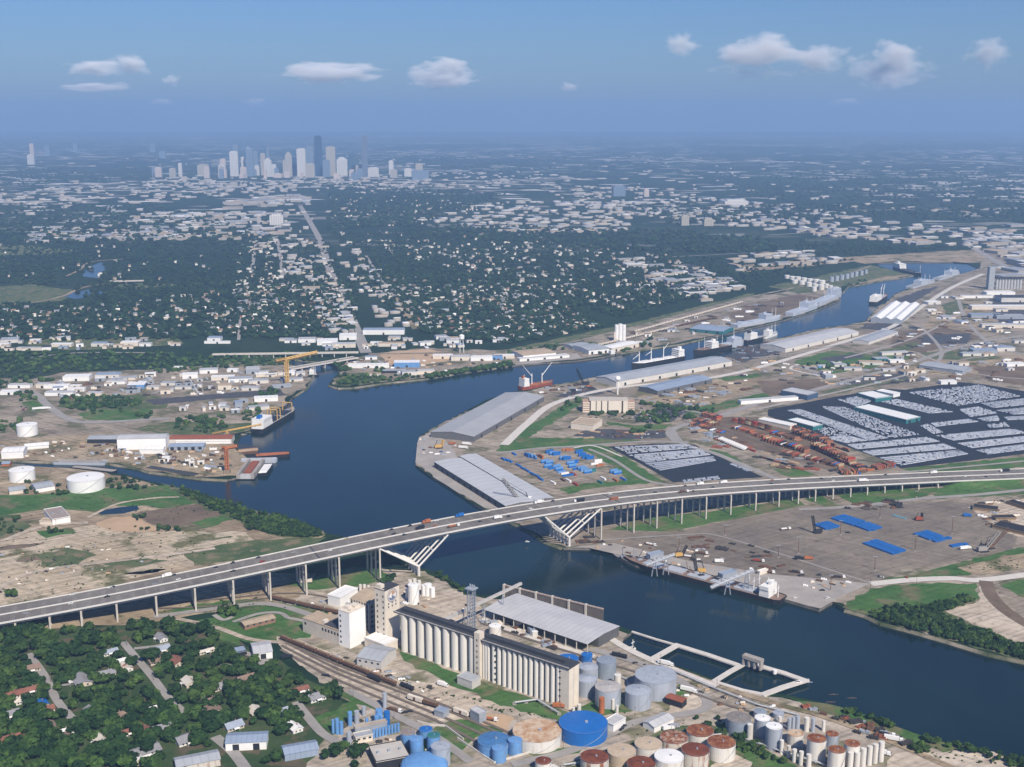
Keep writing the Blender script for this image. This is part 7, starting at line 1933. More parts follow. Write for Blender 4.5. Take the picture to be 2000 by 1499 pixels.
def ico(n=1):
    import bmesh
    bm = bmesh.new()
    bmesh.ops.create_icosphere(bm, subdivisions=n, radius=1)
    v = [x.co.copy() for x in bm.verts]; f = [tuple(p.index for p in q.verts) for q in bm.faces]
    bm.free()
    return v, f
def crown(seed, leaves=260, size=0.17, lobes=7, flat=0.8):
    """unit crown about z 0..1.6: leaf clumps over several lobes with dark lobes inside"""
    r = random.Random(seed)
    m = MB()
    L = []
    for k in range(lobes):
        a = r.uniform(0, 6.28); d = r.uniform(0.15, 0.62) if k else 0
        L.append((Vector((d * math.cos(a), d * math.sin(a), r.uniform(0.55, 1.0) * flat + 0.15)), r.uniform(0.34, 0.55)))
    iv, fi = ico(1)
    for c, q in L:
        m.add([c + Vector((p.x, p.y, p.z * 0.8)) * q * 0.84 * r.uniform(0.85, 1.08) for p in iv], fi)
    for k in range(leaves):
        c, q = r.choice(L)
        d = Vector((r.gauss(0, 1), r.gauss(0, 1), r.gauss(0.35, 1))).normalized()
        p = c + Vector((d.x, d.y, d.z * 0.85)) * q * r.uniform(0.82, 1.12)
        n = (d + Vector((r.uniform(-.7, .7), r.uniform(-.7, .7), r.uniform(-.3, .9)))).normalized()
        u = n.orthogonal().normalized(); w = n.cross(u)
        s = size * r.uniform(0.6, 1.25)
        m.add([p - u * s - w * s * 0.6, p + u * s - w * s * 0.7, p + u * s * 0.8 + w * s * 0.7, p - u * s * 0.7 + w * s * 0.8], [(0, 1, 2, 3)])
    return m
def blob(seed):
    r = random.Random(seed)
    iv, fi = ico(2)
    o = Vector((r.uniform(0, 50), r.uniform(0, 50), 0))
    m = MB()
    m.add([Vector((p.x, p.y, max(-0.35, p.z) * 0.8 + 0.6)) * (1 + 0.5 * mnoise.noise(p * 1.6 + o)) for p in iv], fi)
    return m
def trunk_mb(seed):
    r = random.Random(seed)
    m = MB()
    m.tube((0, 0, 0), (0.02, 0.02, 0.55), 0.055, 6, 0.04)
    for k in range(4):
        a = k * 1.57 + r.uniform(-.4, .4)
        m.tube((0.02, 0.02, 0.45), (0.35 * math.cos(a), 0.35 * math.sin(a), 0.85), 0.03, 4, 0.012)
    return m
CROWNS = [crown(s, 300) for s in (1, 2, 3, 4)]
_crown_me, _trunk_me = [], []
def tree_proto(k):
    t = thing('tree', None, 'tree')
    c = CROWNS[k].build('crown', LEAF, t); tr = trunk_mb(k).build('trunk', BARK, t)
    return t
TREES = []
def inside(x, y, xs, ys):
    ins = False; j = len(xs) - 1
    for i in range(len(xs)):
        if (ys[i] > y) != (ys[j] > y) and x < (xs[j] - xs[i]) * (y - ys[i]) / (ys[j] - ys[i]) + xs[i]: ins = not ins
        j = i
    return ins
def sample(poly, n, rng, avoid=None, jitter=True):
    xs, ys = poly[0::2], poly[1::2]
    out, tries = [], 0
    while len(out) < n and tries < n * 60:
        tries += 1
        x, y = rng.uniform(min(xs), max(xs)), rng.uniform(min(ys), max(ys))
        if inside(x, y, xs, ys) and not (avoid and avoid(x, y)): out.append((x, y))
    return out
def seg_dist(x, y, flat):
    best = 1e9
    for i in range(0, len(flat) - 2, 2):
        ax, ay, bx, by_ = flat[i:i + 4]
        dx, dy = bx - ax, by_ - ay
        t = max(0, min(1, ((x - ax) * dx + (y - ay) * dy) / (dx * dx + dy * dy + 1e-9)))
        best = min(best, math.hypot(x - ax - dx * t, y - ay - dy * t))
    return best

# ------------------------------------------------------------------ houses of the neighbourhood
RBR = M('brown shingle roof', (0.24, 0.17, 0.13), 0.9, 0.25, 0.4)
RRD = M('red brown shingle roof', (0.23, 0.10, 0.07), 0.9, 0.25, 0.3)
RGR = M('grey shingle roof', (0.25, 0.25, 0.26), 0.9, 0.2, 0.3)
RBL = M('blue grey shingle roof', (0.30, 0.34, 0.40), 0.8, 0.15, 0.3)
RCR = M('cream roof', (0.58, 0.53, 0.45), 0.8, 0.15, 0.3)
SIDW = M('white siding', (0.70, 0.68, 0.63), 0.8, 0.1, 0.4)
SIDC = M('cream siding', (0.55, 0.48, 0.38), 0.8, 0.12, 0.4)
RM = {'brown': RBR, 'red': RRD, 'grey': RGR, 'blue': RBL, 'cream': RCR, 'white': ROOF_W, 'tarp': BLUE, 'rust': RUST_WALL}
_house = {}
def house(px, py, roof, l, w, a, label, group=None, parts=True, wall=None, name='house', h=3.0):
    g = G(px, py)
    key = (roof, parts, round(w / l, 1))
    if key in _house:
        o = dup(_house[key], (g.x, g.y, 0.2), a, label, group, scale=(l / 14.0, l / 14.0, 1.0))
        return o
    t = thing(name, label, 'house', (g.x, g.y, 0.2), a, group)
    W = 14.0 * w / l
    m = MB(); m.box(-7, 7, -W / 2, W / 2, 0, h)
    for x in (-7, 7): m.add([(x, -W / 2, h), (x, W / 2, h), (x, 0, h + W * 0.24)], [(0, 1, 2)])
    m.build('wall', wall or R.choice((SIDW, SIDC)), t)
    m = MB(); m.gable(-7.6, 7.6, -W / 2 - 0.7, W / 2 + 0.7, h - 0.1, h + W * 0.27, 0.25); rf = m.build('roof', RM[roof], t)
    if parts:
        m = MB(); m.box(2, 2.8, 0.8, 1.6, h + W * 0.1, h + W * 0.34); m.build('chimney', RBR, rf)
        m = MB(); m.box(-0.6, 0.5, -W / 2 - 0.07, -W / 2 + 0.05, 0, 2.1); m.build('door', BROWN, t)
        for x in (-5, -2.8, 2.4, 4.6):
            m = MB(); m.box(x, x + 1.2, -W / 2 - 0.06, -W / 2 + 0.05, 0.9, 2.2); m.build('window', GLASS, t)
        for y in (-W / 5, W / 5):
            m = MB(); m.box(6.96, 7.06, y - 0.6, y + 0.6, 0.9, 2.2); m.build('window', GLASS, t)
        m = MB(); m.gable(-2.2, 2.2, -W / 2 - 3.0, -W / 2 - 0.72, h - 0.5, h + 0.3, 0.2)
        for x in (-2, 2): m.tube((x, -W / 2 - 2.8, 0), (x, -W / 2 - 2.8, h - 0.5), 0.1, 4)
        m.build('porch', SIDW, t)
    _house[key] = t
    return t
HA = pang(55, 1280, 146, 1405)
NH = [(315, 1250, 'grey', 22, 12, 'grey roofed house at the top of the neighbourhood beside the lane end'), (316, 1272, 'blue', 20, 13, 'blue grey roofed house just below the topmost grey one'), (214, 1278, 'blue', 24, 12, 'long blue grey roofed house left of the middle street'),
      (245, 1308, 'rust', 18, 12, 'rusty white roofed house by the middle street'), (236, 1298, 'white', 12, 8, 'small white shed roof behind the rusty house'), (208, 1320, 'grey', 17, 11, 'grey roofed house between trees left of the rusty house'), (160, 1333, 'grey', 20, 11, 'white walled house with grey roof and a lean-to by the left street'),
      (60, 1352, 'red', 18, 10, 'red roofed house left of the blue tarpaulin roof'), (23, 1362, 'red', 18, 11, 'red roofed house nearest the left edge'), (79, 1378, 'tarp', 20, 14, 'house with a bright blue tarpaulin on its roof'), (88, 1391, 'red', 14, 9, 'small red roofed lean-to house below the blue tarpaulin'),
      (45, 1372, 'cream', 20, 10, 'pale roofed long house beside the blue tarpaulin'), (370, 1337, 'cream', 19, 13, 'cream roofed house among trees right of the middle street'), (391, 1362, 'grey', 18, 12, 'grey roofed house right of the street end'), (411, 1375, 'brown', 17, 11, 'brown roofed house directly below the grey one by the street end'),
      (416, 1389, 'brown', 16, 10, 'brown roofed house lowest of the trio by the street end'), (229, 1406, 'brown', 14, 12, 'tall white house with a brown roof in the lower trees'), (309, 1391, 'white', 11, 10, 'small bright white house deep among the trees'), (100, 1424, 'brown', 20, 10, 'long brown roofed house at the lower left lane'),
      (125, 1437, 'white', 13, 10, 'white roofed house beside the lower left lane'), (252, 1434, 'red', 24, 11, 'long red and brown roofed house in the lower trees'), (278, 1429, 'red', 12, 9, 'little red roofed house at the right end of the long one'), (316, 1428, 'grey', 13, 10, 'grey roofed cottage under the small white house'),
      (279, 1472, 'grey', 24, 13, 'white walled house with grey roof and porch at the bottom edge'), (266, 1489, 'white', 13, 9, 'small white roofed porch house at the bottom edge'), (365, 1448, 'grey', 17, 13, 'grey roofed house near the bottom street'), (18, 1448, 'red', 16, 10, 'red roofed cottage at the lower left edge'),
      (200, 1452, 'cream', 14, 11, 'cream roofed cottage left of the long red house'), (456, 1422, 'blue', 16, 12, 'blue roofed garage above the grey warehouse'), (312, 1292, 'brown', 20, 9, 'long brown roofed house above the middle street bend'), (345, 1296, 'red', 16, 9, 'red brown roofed house right of the long brown one'),
      (403, 1276, 'cream', 26, 7, 'long low cream roofed house near the lawn'), (617, 1366, 'grey', 14, 11, 'grey roofed house beside the big round tree by the tracks'), (575, 1425, 'white', 18, 11, 'white roofed house near the bottom lane'), (545, 1397, 'blue', 15, 10, 'blue grey roofed house hidden by trees near the lane'), (585, 1352, 'red', 15, 8, 'red roofed house among trees above the lane'),
      (130, 1450, 'brown', 15, 10, 'brown roofed house below the white one at the lower left lane'), (430, 1345, 'grey', 14, 10, 'grey roofed house hidden right of the street end trio'), (480, 1330, 'brown', 15, 10, 'brown roofed house in the trees below the lawn'), (180, 1395, 'grey', 14, 10, 'grey roofed house deep among the middle trees'), (60, 1310, 'brown', 15, 10, 'brown roofed house left of the left street top'),
      (20, 1400, 'grey', 14, 10, 'grey roofed house at the left edge below the red ones'), (500, 1395, 'cream', 14, 10, 'cream roofed house left of the blue grey hidden one')]
for k, (px, py, rf, l, w, lab) in enumerate(NH):
    house(px, py, rf, l, w, HA + (math.pi / 2 if k % 3 else 0) + R.uniform(-.05, .05), lab, 'houses of the tree covered neighbourhood')

# ------------------------------------------------------------------ trees of the neighbourhood
STREETS = [[55, 1278, 85, 1318, 112, 1370, 148, 1412], [240, 1255, 265, 1285, 295, 1320, 330, 1365, 366, 1398], [262, 1268, 300, 1264, 330, 1258], [420, 1440, 455, 1470, 485, 1510], [578, 1372, 600, 1400, 628, 1432], [462, 1272, 520, 1292], [340, 1206, 420, 1226, 490, 1250]]
def avoid_near(x, y):
    for s in STREETS:
        if seg_dist(x, y, s) < 9: return True
        if seg_dist(x, y - 9, s) < 8: return True
    for px, py, rf, l, w, lab in NH:
        s = l / 20.0
        if abs(x - px) < 11 * s and -6 < y - py < 20 * s: return True
    for bx, by_, rx, ry in ((480, 1452, 52, 28), (590, 1468, 45, 30), (385, 1490, 55, 26), (500, 1270, 32, 20), (440, 1395, 16, 10), (560, 1400, 12, 8), (650, 1400, 45, 30), (340, 1475, 20, 22), (155, 1400, 12, 14), (460, 1480, 22, 20)):
        if abs(x - bx) < rx and abs(y - by_) < ry: return True
    return False
rt_ = random.Random(21)
NP = [-60, 1250, 30, 1240, 130, 1236, 230, 1222, 330, 1214, 400, 1235, 440, 1260, 470, 1290, 540, 1310, 600, 1330, 668, 1350, 672, 1372, 630, 1385, 560, 1440, 520, 1440, 430, 1440, 400, 1465, 330, 1500, -60, 1530]
tp = sample(NP, 740, rt_, avoid_near)
tp += [(650, 1476), (632, 1482), (668, 1470), (545, 1487), (520, 1490), (690, 1500), (700, 1478), (560, 1428), (548, 1436), (455, 1205), (448, 1200), (20, 1166), (28, 1168), (185, 1445), (755, 1140), (762, 1138)]
tp.sort(key=lambda p: -p[1])
protos = [tree_proto(k) for k in range(4)]
far_pts = []
big_n = 300
def tree_label(x, y):
    marks = (('beside the left street of the neighbourhood', 100, 1340), ('beside the middle street of the neighbourhood', 300, 1325), ('at the left edge below the bridge', 15, 1290), ('just below the bridge columns', 170, 1240), ('around the blue tarpaulin roof', 60, 1390), ('in the corner at the bottom left', 40, 1470), ('between the two streets', 200, 1360), ('around the long red roofed house', 250, 1420),
             ('near the white house at the bottom edge', 270, 1480), ('around the street end trio of houses', 440, 1390), ('along the lawn below the rail curve', 420, 1270), ('beside the sandy rail yard', 590, 1340), ('near the last lane before the blue plant', 570, 1400), ('beside the grey warehouse at the bottom', 500, 1440), ('by the flat roofed hall at the bottom', 660, 1475), ('at the left edge above the bottom corner', 5, 1425), ('around the white house by the lower left lane', 115, 1450), ('at the bottom edge left of the long brown roofs', 120, 1492), ('at the bottom edge below the cream cottage', 200, 1490), ('in the very bottom left corner', 5, 1495), ('between the porch house and the grey warehouse', 350, 1440))
    return 'dense green tree ' + min(marks, key=lambda q: math.hypot(x - q[1], (y - q[2]) * 1.3))[0]
for k, (x, y) in enumerate(tp):
    g = G(x, y)
    s = rt_.choice((rt_.uniform(3.6, 6.0), rt_.uniform(5.5, 9.4), rt_.uniform(6, 8)))
    if k >= big_n:
        far_pts.append((g.x, g.y, 0.0, s)); continue
    if k < 4: o = protos[k]; o.location = g; o.rotation_euler = (0, 0, rt_.uniform(0, 6.28)); o['group'] = 'trees of the neighbourhood'; o['label'] = tree_label(x, y)
    else: o = dup(protos[k % 4], g, rt_.uniform(0, 6.28), tree_label(x, y), 'trees of the neighbourhood')
    o.scale = (s, s, s * rt_.uniform(0.85, 1.15))

# ------------------------------------------------------------------ masses of foliage (instances over points)
def foliage_mass(name, P, makers, mat, squash=1.0):
    """P = [(x, y, z, size)]: each point gets one of a few crowns, turned and scaled"""
    hidden = bpy.data.collections.new(name + ' kinds')
    for k, mb in enumerate(makers):
        me = bpy.data.meshes.new(name + '_kind'); me.from_pydata(mb.v, [], mb.f); me.materials.append(mat); me.update()
        hidden.objects.link(bpy.data.objects.new(name + '_kind', me))
    me = bpy.data.meshes.new(name)
    me.from_pydata([p[:3] for p in P], [], [])
    at = me.attributes.new('size', 'FLOAT', 'POINT'); at.data.foreach_set('value', [p[3] for p in P])
    o = bpy.data.objects.new(name, me); COL.objects.link(o)
    ng = bpy.data.node_groups.new(name, 'GeometryNodeTree')
    ng.interface.new_socket('Geometry', in_out='INPUT', socket_type='NodeSocketGeometry')
    ng.interface.new_socket('Geometry', in_out='OUTPUT', socket_type='NodeSocketGeometry')
    N = ng.nodes
    gi, go = N.new('NodeGroupInput'), N.new('NodeGroupOutput')
    iop = N.new('GeometryNodeInstanceOnPoints'); ci = N.new('GeometryNodeCollectionInfo')
    ci.inputs['Collection'].default_value = hidden; ci.inputs['Separate Children'].default_value = True; ci.inputs['Reset Children'].default_value = True
    na = N.new('GeometryNodeInputNamedAttribute'); na.data_type = 'FLOAT'; na.inputs['Name'].default_value = 'size'
    rv = N.new('FunctionNodeRandomValue'); rv.data_type = 'FLOAT_VECTOR'
    rv.inputs[0].default_value = (0, 0, 0); rv.inputs[1].default_value = (0, 0, 6.28)
    r2 = N.new('FunctionNodeRandomValue'); r2.data_type = 'FLOAT_VECTOR'
    r2.inputs[0].default_value = (0.85, 0.85, 0.75 * squash); r2.inputs[1].default_value = (1.15, 1.15, 1.2 * squash); r2.inputs['Seed'].default_value = 5
    vm = N.new('ShaderNodeVectorMath'); vm.operation = 'SCALE'
    r3 = N.new('FunctionNodeRandomValue'); r3.data_type = 'INT'
    for s in r3.inputs:
        if s.name == 'Max' and s.type == 'INT': s.default_value = len(makers) - 1
        if s.name == 'Min' and s.type == 'INT': s.default_value = 0
    L = ng.links
    L.new(gi.outputs[0], iop.inputs['Points']); L.new(ci.outputs[0], iop.inputs['Instance']); iop.inputs['Pick Instance'].default_value = True
    L.new(rv.outputs[0], iop.inputs['Rotation']); L.new(r2.outputs[0], vm.inputs[0]); L.new(na.outputs[0], vm.inputs['Scale']); L.new(vm.outputs[0], iop.inputs['Scale'])
    for s in r3.outputs:
        if s.enabled: L.new(s, iop.inputs['Instance Index']); break
    L.new(iop.outputs[0], go.inputs[0])
    o.modifiers.new('scatter', 'NODES').node_group = ng
    o['kind'] = 'stuff'
    return o
def grow(polys, smin, smax, rng, avoid=None):
    P = []
    for poly, n in polys:
        for x, y in sample(poly, n, rng, avoid):
            g = G(x, y); P.append((g.x, g.y, 0.0, rng.uniform(smin, smax)))
    return P
rg_ = random.Random(31)
bank = grow([([330, 950, 420, 975, 500, 1001, 560, 1014, 636, 1047, 600, 1052, 540, 1045, 470, 1018, 400, 990], 420), ([500, 1010, 560, 1018, 630, 1046, 560, 1050, 480, 1035], 200),
             ([1700, 1206, 1745, 1187, 1800, 1195, 1870, 1216, 1950, 1247, 2060, 1293, 2060, 1306, 1995, 1288, 1900, 1261, 1780, 1230], 620), ([1790, 1190, 1895, 1166, 1902, 1178, 1830, 1200], 110), ([1360, 1405, 1450, 1442, 1540, 1499, 1440, 1470], 30),
             ([1760, 1440, 1830, 1455, 1960, 1495, 2060, 1525, 2060, 1500, 1950, 1470], 50), ([1650, 1385, 1750, 1420, 1740, 1424, 1640, 1390], 16), ([1770, 1462, 1800, 1455, 1820, 1468, 1790, 1475], 14),
             ([860, 1122, 905, 1156, 900, 1160, 845, 1120], 14), ([745, 1072, 790, 1092, 815, 1108, 800, 1112, 750, 1085], 45), ([690, 1056, 745, 1072, 740, 1080, 690, 1064], 20),
             ([260, 1030, 355, 1034, 350, 1040, 265, 1037], 16), ([260, 1010, 285, 1008, 285, 1022, 262, 1018], 8), ([95, 1036, 125, 1034, 125, 1042, 98, 1044], 5), ([205, 935, 260, 938, 300, 950, 270, 960, 215, 958], 24), ([100, 965, 135, 962, 135, 972, 105, 972], 6), ([50, 942, 70, 942, 72, 968, 48, 968], 8), ([105, 950, 120, 948, 120, 960, 105, 960], 4),
             ([-40, 1020, 40, 1012, 45, 1040, -40, 1060], 24), ([30, 1215, 100, 1208, 120, 1232, 20, 1240], 20), ([420, 1185, 460, 1180, 470, 1192, 430, 1200], 5), ([1400, 1405, 1450, 1432, 1500, 1465, 1470, 1460, 1420, 1430], 16)], 1.6, 3.6, rg_)
bank = [(x, y, z, s * 1.35) for x, y, z, s in bank] + far_pts
foliage_mass('bank_foliage', bank, [crown(s, 150, 0.2, 5) for s in (11, 12, 13)], LEAF2)
weed = grow([([-40, 1065, 180, 1030, 480, 1045, 350, 1110, 100, 1165, -40, 1190], 260), ([300, 1195, 520, 1150, 600, 1180, 480, 1240], 60), ([700, 1300, 960, 1375, 1090, 1405, 1000, 1400, 820, 1345], 60), ([1560, 1375, 1800, 1450, 1990, 1500, 1800, 1480], 60), ([1870, 1105, 1990, 1085, 1990, 1110, 1900, 1120], 50), ([1480, 700, 1990, 640, 1990, 740, 1560, 745], 120), ([0, 860, 440, 885, 440, 925, 0, 890], 70), ([1200, 1380, 1440, 1420, 1500, 1490, 1200, 1490], 60), ([40, 960, 350, 955, 330, 1000, 40, 1010], 40), ([250, 985, 420, 990, 400, 1020, 270, 1010], 26)], 0.6, 1.7, rg_)
foliage_mass('weeds', weed, [crown(s, 60, 0.3, 3) for s in (21, 22)], LEAF2, 0.6)
mid = grow([([110, 795, 130, 778, 200, 775, 290, 778, 280, 792, 160, 805], 110), ([330, 838, 360, 815, 440, 812, 440, 838, 400, 846], 60), ([470, 800, 500, 790, 510, 812, 480, 830], 16), ([505, 765, 540, 760, 545, 775, 510, 778], 22), ([175, 803, 200, 800, 200, 812, 175, 812], 4), ([230, 802, 245, 800, 245, 808, 228, 808], 3), ([265, 812, 300, 808, 300, 818, 268, 820], 6),
            ([-40, 690, 150, 688, 330, 690, 430, 695, 560, 690, 640, 700, 560, 712, 470, 720, 330, 722, 120, 726, -40, 738], 620), ([0, 738, 60, 735, 110, 745, 40, 760, -40, 765], 60), ([300, 720, 380, 712, 390, 724, 310, 730], 30), ([640, 705, 668, 712, 690, 726, 664, 728, 655, 716], 30), ([645, 752, 665, 735, 760, 735, 830, 738, 750, 747, 690, 755], 70), ([830, 735, 1000, 708, 1000, 716, 900, 729, 835, 740], 170),
            ([980, 690, 1090, 672, 1100, 684, 1000, 700], 50), ([1120, 680, 1150, 672, 1250, 684, 1180, 694], 45), ([1250, 665, 1280, 660, 1275, 678, 1240, 680], 14), ([725, 712, 760, 710, 760, 728, 735, 730], 16), ([1145, 806, 1240, 804, 1240, 814, 1150, 812], 26), ([1210, 845, 1300, 830, 1310, 838, 1230, 850], 8), ([1240, 812, 1330, 792, 1345, 800, 1300, 828, 1245, 828], 55), ([1250, 788, 1360, 800, 1400, 800, 1390, 808, 1260, 795], 36), ([1090, 800, 1130, 778, 1136, 786, 1100, 806], 10), ([1575, 712, 1640, 710, 1690, 714, 1680, 722, 1580, 722], 22), ([1655, 555, 1690, 545, 1690, 552, 1650, 562], 12), ([1330, 815, 1390, 806, 1395, 810, 1340, 822], 8), ([0, 825, 40, 815, 45, 845, 0, 850], 20), ([30, 770, 60, 765, 70, 782, 35, 785], 16)], 2.4, 5.2, rg_)
foliage_mass('woodland', mid, [blob(s) for s in range(40, 45)], LEAF2)
AVEN = [[586, 402, 600, 425, 625, 470, 645, 530, 672, 590, 715, 690], [748, 552, 770, 580, 790, 610, 814, 644], [506, 430, 499, 480, 491, 535], [540, 462, 548, 500, 553, 545], [715, 500, 740, 540, 770, 580], [470, 620, 466, 665]]
CROSS = [[x0, y0, x1, y1] for x0, y0, x1, y1 in ((0, 640, 460, 625), (330, 660, 310, 560), (400, 655, 385, 560), (540, 650, 510, 560), (600, 650, 570, 560), (850, 650, 800, 540), (900, 640, 850, 540), (960, 640, 920, 530), (1020, 640, 985, 560), (1100, 620, 1040, 520), (760, 620, 1180, 600), (700, 560, 1300, 540))]
def avoid_av(x, y):
    for s in AVEN:
        if seg_dist(x, y, s) < 3.5 * max(0.4, (y - 380) / 260): return True
    for s in CROSS:
        if seg_dist(x, y, s) < 1.6: return True
    for bx, by_, rx, ry in ((750, 655, 48, 8), (680, 665, 40, 10), (650, 670, 40, 8), (760, 677, 30, 6), (150, 545, 40, 12), (60, 575, 90, 16), (200, 520, 20, 12), (255, 672, 50, 7), (122, 673, 24, 7), (420, 665, 35, 7), (60, 680, 40, 7)):
        if abs(x - bx) < rx and abs(y - by_) < ry: return True
    return False
town_t = grow([([-60, 596, 200, 590, 480, 560, 700, 545, 690, 660, 450, 662, -60, 668], 3600), ([460, 470, 650, 470, 700, 640, 460, 640], 1200), ([690, 540, 1000, 540, 1120, 590, 1180, 640, 1000, 672, 830, 652, 760, 600], 3200), ([650, 455, 1000, 455, 1300, 490, 1450, 560, 1210, 622, 1000, 560, 720, 560], 4200), ([-60, 470, 300, 470, 480, 480, 470, 570, 200, 590, -60, 540], 1800), ([1200, 500, 1600, 510, 1680, 505, 1500, 545, 1440, 575], 380), ([1550, 470, 1800, 485, 1860, 478, 1800, 493, 1640, 500, 1560, 500], 240)], 3.6, 6.5, rg_, avoid_av)
foliage_mass('town_foliage', town_t, [blob(s) for s in range(50, 55)], LEAF3)
far_t = grow([([-80, 400, 300, 400, 560, 470, 480, 480, -80, 475], 1500), ([640, 360, 1000, 380, 820, 440, 640, 450], 1500), ([780, 440, 1300, 450, 1500, 470, 1560, 500, 1200, 490, 800, 458], 900), ([1250, 400, 2060, 400, 2060, 440, 1700, 425, 1300, 440], 1000), ([1300, 330, 2060, 330, 2060, 400, 1500, 390], 1300), ([-80, 330, 300, 330, 260, 350, -80, 372], 500), ([600, 300, 1300, 300, 1300, 330, 900, 335], 500)], 5.0, 11.0, rg_, avoid_av)
foliage_mass('far_foliage', far_t, [blob(s) for s in range(60, 63)], LEAF3)

# ------------------------------------------------------------------ houses beyond the channel
hs = []
rh = random.Random(77)
for poly, n, grp in (([-60, 600, 250, 592, 480, 562, 690, 560, 690, 655, 450, 655, -60, 662], 150, 'left'), ([460, 480, 640, 480, 690, 600, 665, 650, 470, 640], 120, 'avenue'), ([700, 560, 1000, 560, 1110, 600, 1180, 640, 1000, 668, 830, 650], 200, 'middle'), ([660, 470, 1000, 470, 1300, 500, 1440, 560, 1200, 612, 1000, 560], 220, 'far')):
    for x, y in sample(poly, n, rh, avoid_av): hs.append((x, y, grp))
hs.sort(key=lambda p: -p[1])
HL = {'left': ('pale roofed house among the trees beyond the creek on the left', 'houses among the trees beyond the creek'), 'avenue': ('pale roofed house beside the broad straight avenue', 'houses beside the straight avenue'), 'middle': ('pale roofed house in the wooded blocks above the channel', 'houses in the wooded blocks above the channel'), 'far': ('small pale roofed house in the farther wooded blocks', 'houses in the farther wooded blocks')}
extra = []
for poly, n in (([-60, 604, 250, 594, 480, 562, 690, 545, 690, 655, 450, 657, -60, 663], 190), ([460, 470, 640, 470, 690, 600, 665, 650, 470, 640], 80), ([700, 545, 1000, 545, 1120, 595, 1180, 640, 1000, 668, 830, 650], 150), ([650, 455, 1000, 455, 1300, 490, 1450, 560, 1210, 615, 1000, 560], 190), ([-60, 480, 300, 480, 470, 520, 300, 560, -60, 540], 40), ([640, 385, 1000, 400, 820, 440, 650, 450], 110)):
    extra += sample(poly, n, rh, avoid_av)
xf, tn = [], []
for x, y in extra:
    g = G(x, y); s = rh.uniform(0.5, 0.8)
    xf.append((g.x, g.y, rh.uniform(-0.5, 1.2), 0.35 + (math.pi / 2 if rh.random() < .5 else 0) + rh.uniform(-.1, .1), s, s, 1.5)); tn.append(rh.choice((0, 2, 2, 4, 4)))
tp_h = MB(); tp_h.cm = 0; tp_h.box(-7, 7, -5, 5, 0, 3.2); tp_h.cm = 1; tp_h.gable(-7.5, 7.5, -5.6, 5.6, 3.0, 5.6, 0.3)
for k, (x, y, grp) in enumerate(hs):
    rf = rh.choice(('white', 'white', 'cream', 'cream', 'grey', 'grey', 'brown', 'brown', 'red', 'blue'))
    l = rh.choice((rh.uniform(10, 15), rh.uniform(13, 20)))
    a = 0.35 + (math.pi / 2 if rh.random() < .5 else 0) + rh.uniform(-.1, .1)
    if k < 258: house(x, y, rf, l, l * 0.7, a, {'white': 'white', 'cream': 'cream', 'grey': 'grey', 'brown': 'brown', 'red': 'red', 'blue': 'blue grey'}[rf] + HL[grp][0].replace('pale', '', 1).replace('small ', ' small '), HL[grp][1], parts=False)
    else:
        g = G(x, y); s = l / 14
        xf.append((g.x, g.y, 0, a, s, s, 1.2)); tn.append({'white': 0, 'cream': 0, 'grey': 2, 'brown': 2, 'red': 2, 'blue': 0}[rf])
replicate('far_houses', tp_h, xf, [SIDW, RCR, SIDC, RGR, SIDC, RBR], 'stuff', tn)
# ------------------------------------------------------------------ the far town and the skyline
rf_ = random.Random(9)
FARW = M('dusty far wall', (0.36, 0.33, 0.29), 0.85, 0.15, 0.02)
FW = [('white', ROOF_W), ('pale grey', ROOF_L), ('tan', ROOF_T), ('tan', ROOF_T), ('grey', ROOF_G), ('grey', ROOF_G), ('dark', ROOF_D)]
fb_list = []
for poly, n, s0, s1, grp in (([60, 448, 230, 434, 300, 413, 560, 416, 560, 452, 500, 470, 280, 470, 60, 476], 260, 26, 90, 'left'), ([810, 432, 960, 396, 1180, 392, 1250, 420, 1200, 460, 1000, 455, 870, 442], 190, 22, 70, 'mid'), ([480, 420, 600, 405, 640, 480, 690, 600, 700, 655, 640, 655, 600, 560, 480, 500], 100, 16, 42, 'avenue'), ([640, 470, 690, 480, 800, 590, 815, 640, 760, 640, 690, 560], 45, 16, 36, 'avenue'),
                             ([1000, 330, 1100, 345, 1250, 372, 1500, 392, 1700, 430, 2060, 470, 2060, 497, 1700, 472, 1500, 452, 1330, 432, 1100, 402], 380, 20, 75, 'right'), ([-60, 376, 330, 352, 560, 360, 560, 380, 250, 396, -60, 405], 170, 22, 70, 'road'), ([280, 347, 560, 346, 1000, 336, 1010, 366, 560, 376, 300, 366], 300, 20, 70, 'centre'), ([-60, 300, 2060, 300, 2060, 420, -60, 420], 260, 24, 80, 'loose'),
                             ([1200, 500, 1340, 520, 1460, 560, 1380, 590, 1260, 540], 60, 20, 60, 'bank'), ([1420, 500, 1640, 490, 1640, 515, 1440, 530], 40, 25, 60, 'bank'), ([1850, 430, 2060, 440, 2060, 560, 1960, 560, 1940, 500, 1860, 480], 60, 30, 90, 'right'), ([440, 395, 590, 378, 600, 400, 450, 410], 50, 50, 120, 'centre')):
    for x, y in sample(poly, n, rf_, avoid_av): fb_list.append((x, y, rf_.uniform(s0, s1), grp))
fb_list.sort(key=lambda p: -(p[2] / depth(*G(p[0], p[1]).xy)))
FL = {'left': ('warehouse in the bright sheds left of the avenue', 'bright sheds left of the avenue'), 'mid': ('warehouse in the industrial belt right of the skyline', 'industrial belt right of the skyline'), 'avenue': ('flat building beside the straight avenue', 'flat buildings beside the avenue'), 'right': ('warehouse in the far industrial belt on the right', 'far industrial belt on the right'),
      'road': ('building by the far highway at the left', 'buildings by the far highway'), 'centre': ('low building at the foot of the skyline', 'low buildings under the skyline'), 'loose': ('building standing alone in the far woods', 'buildings in the far woods'), 'bank': ('building between the woods and the far rail yard', 'buildings above the far rail yard')}
base = {}
xf, tn = [], []
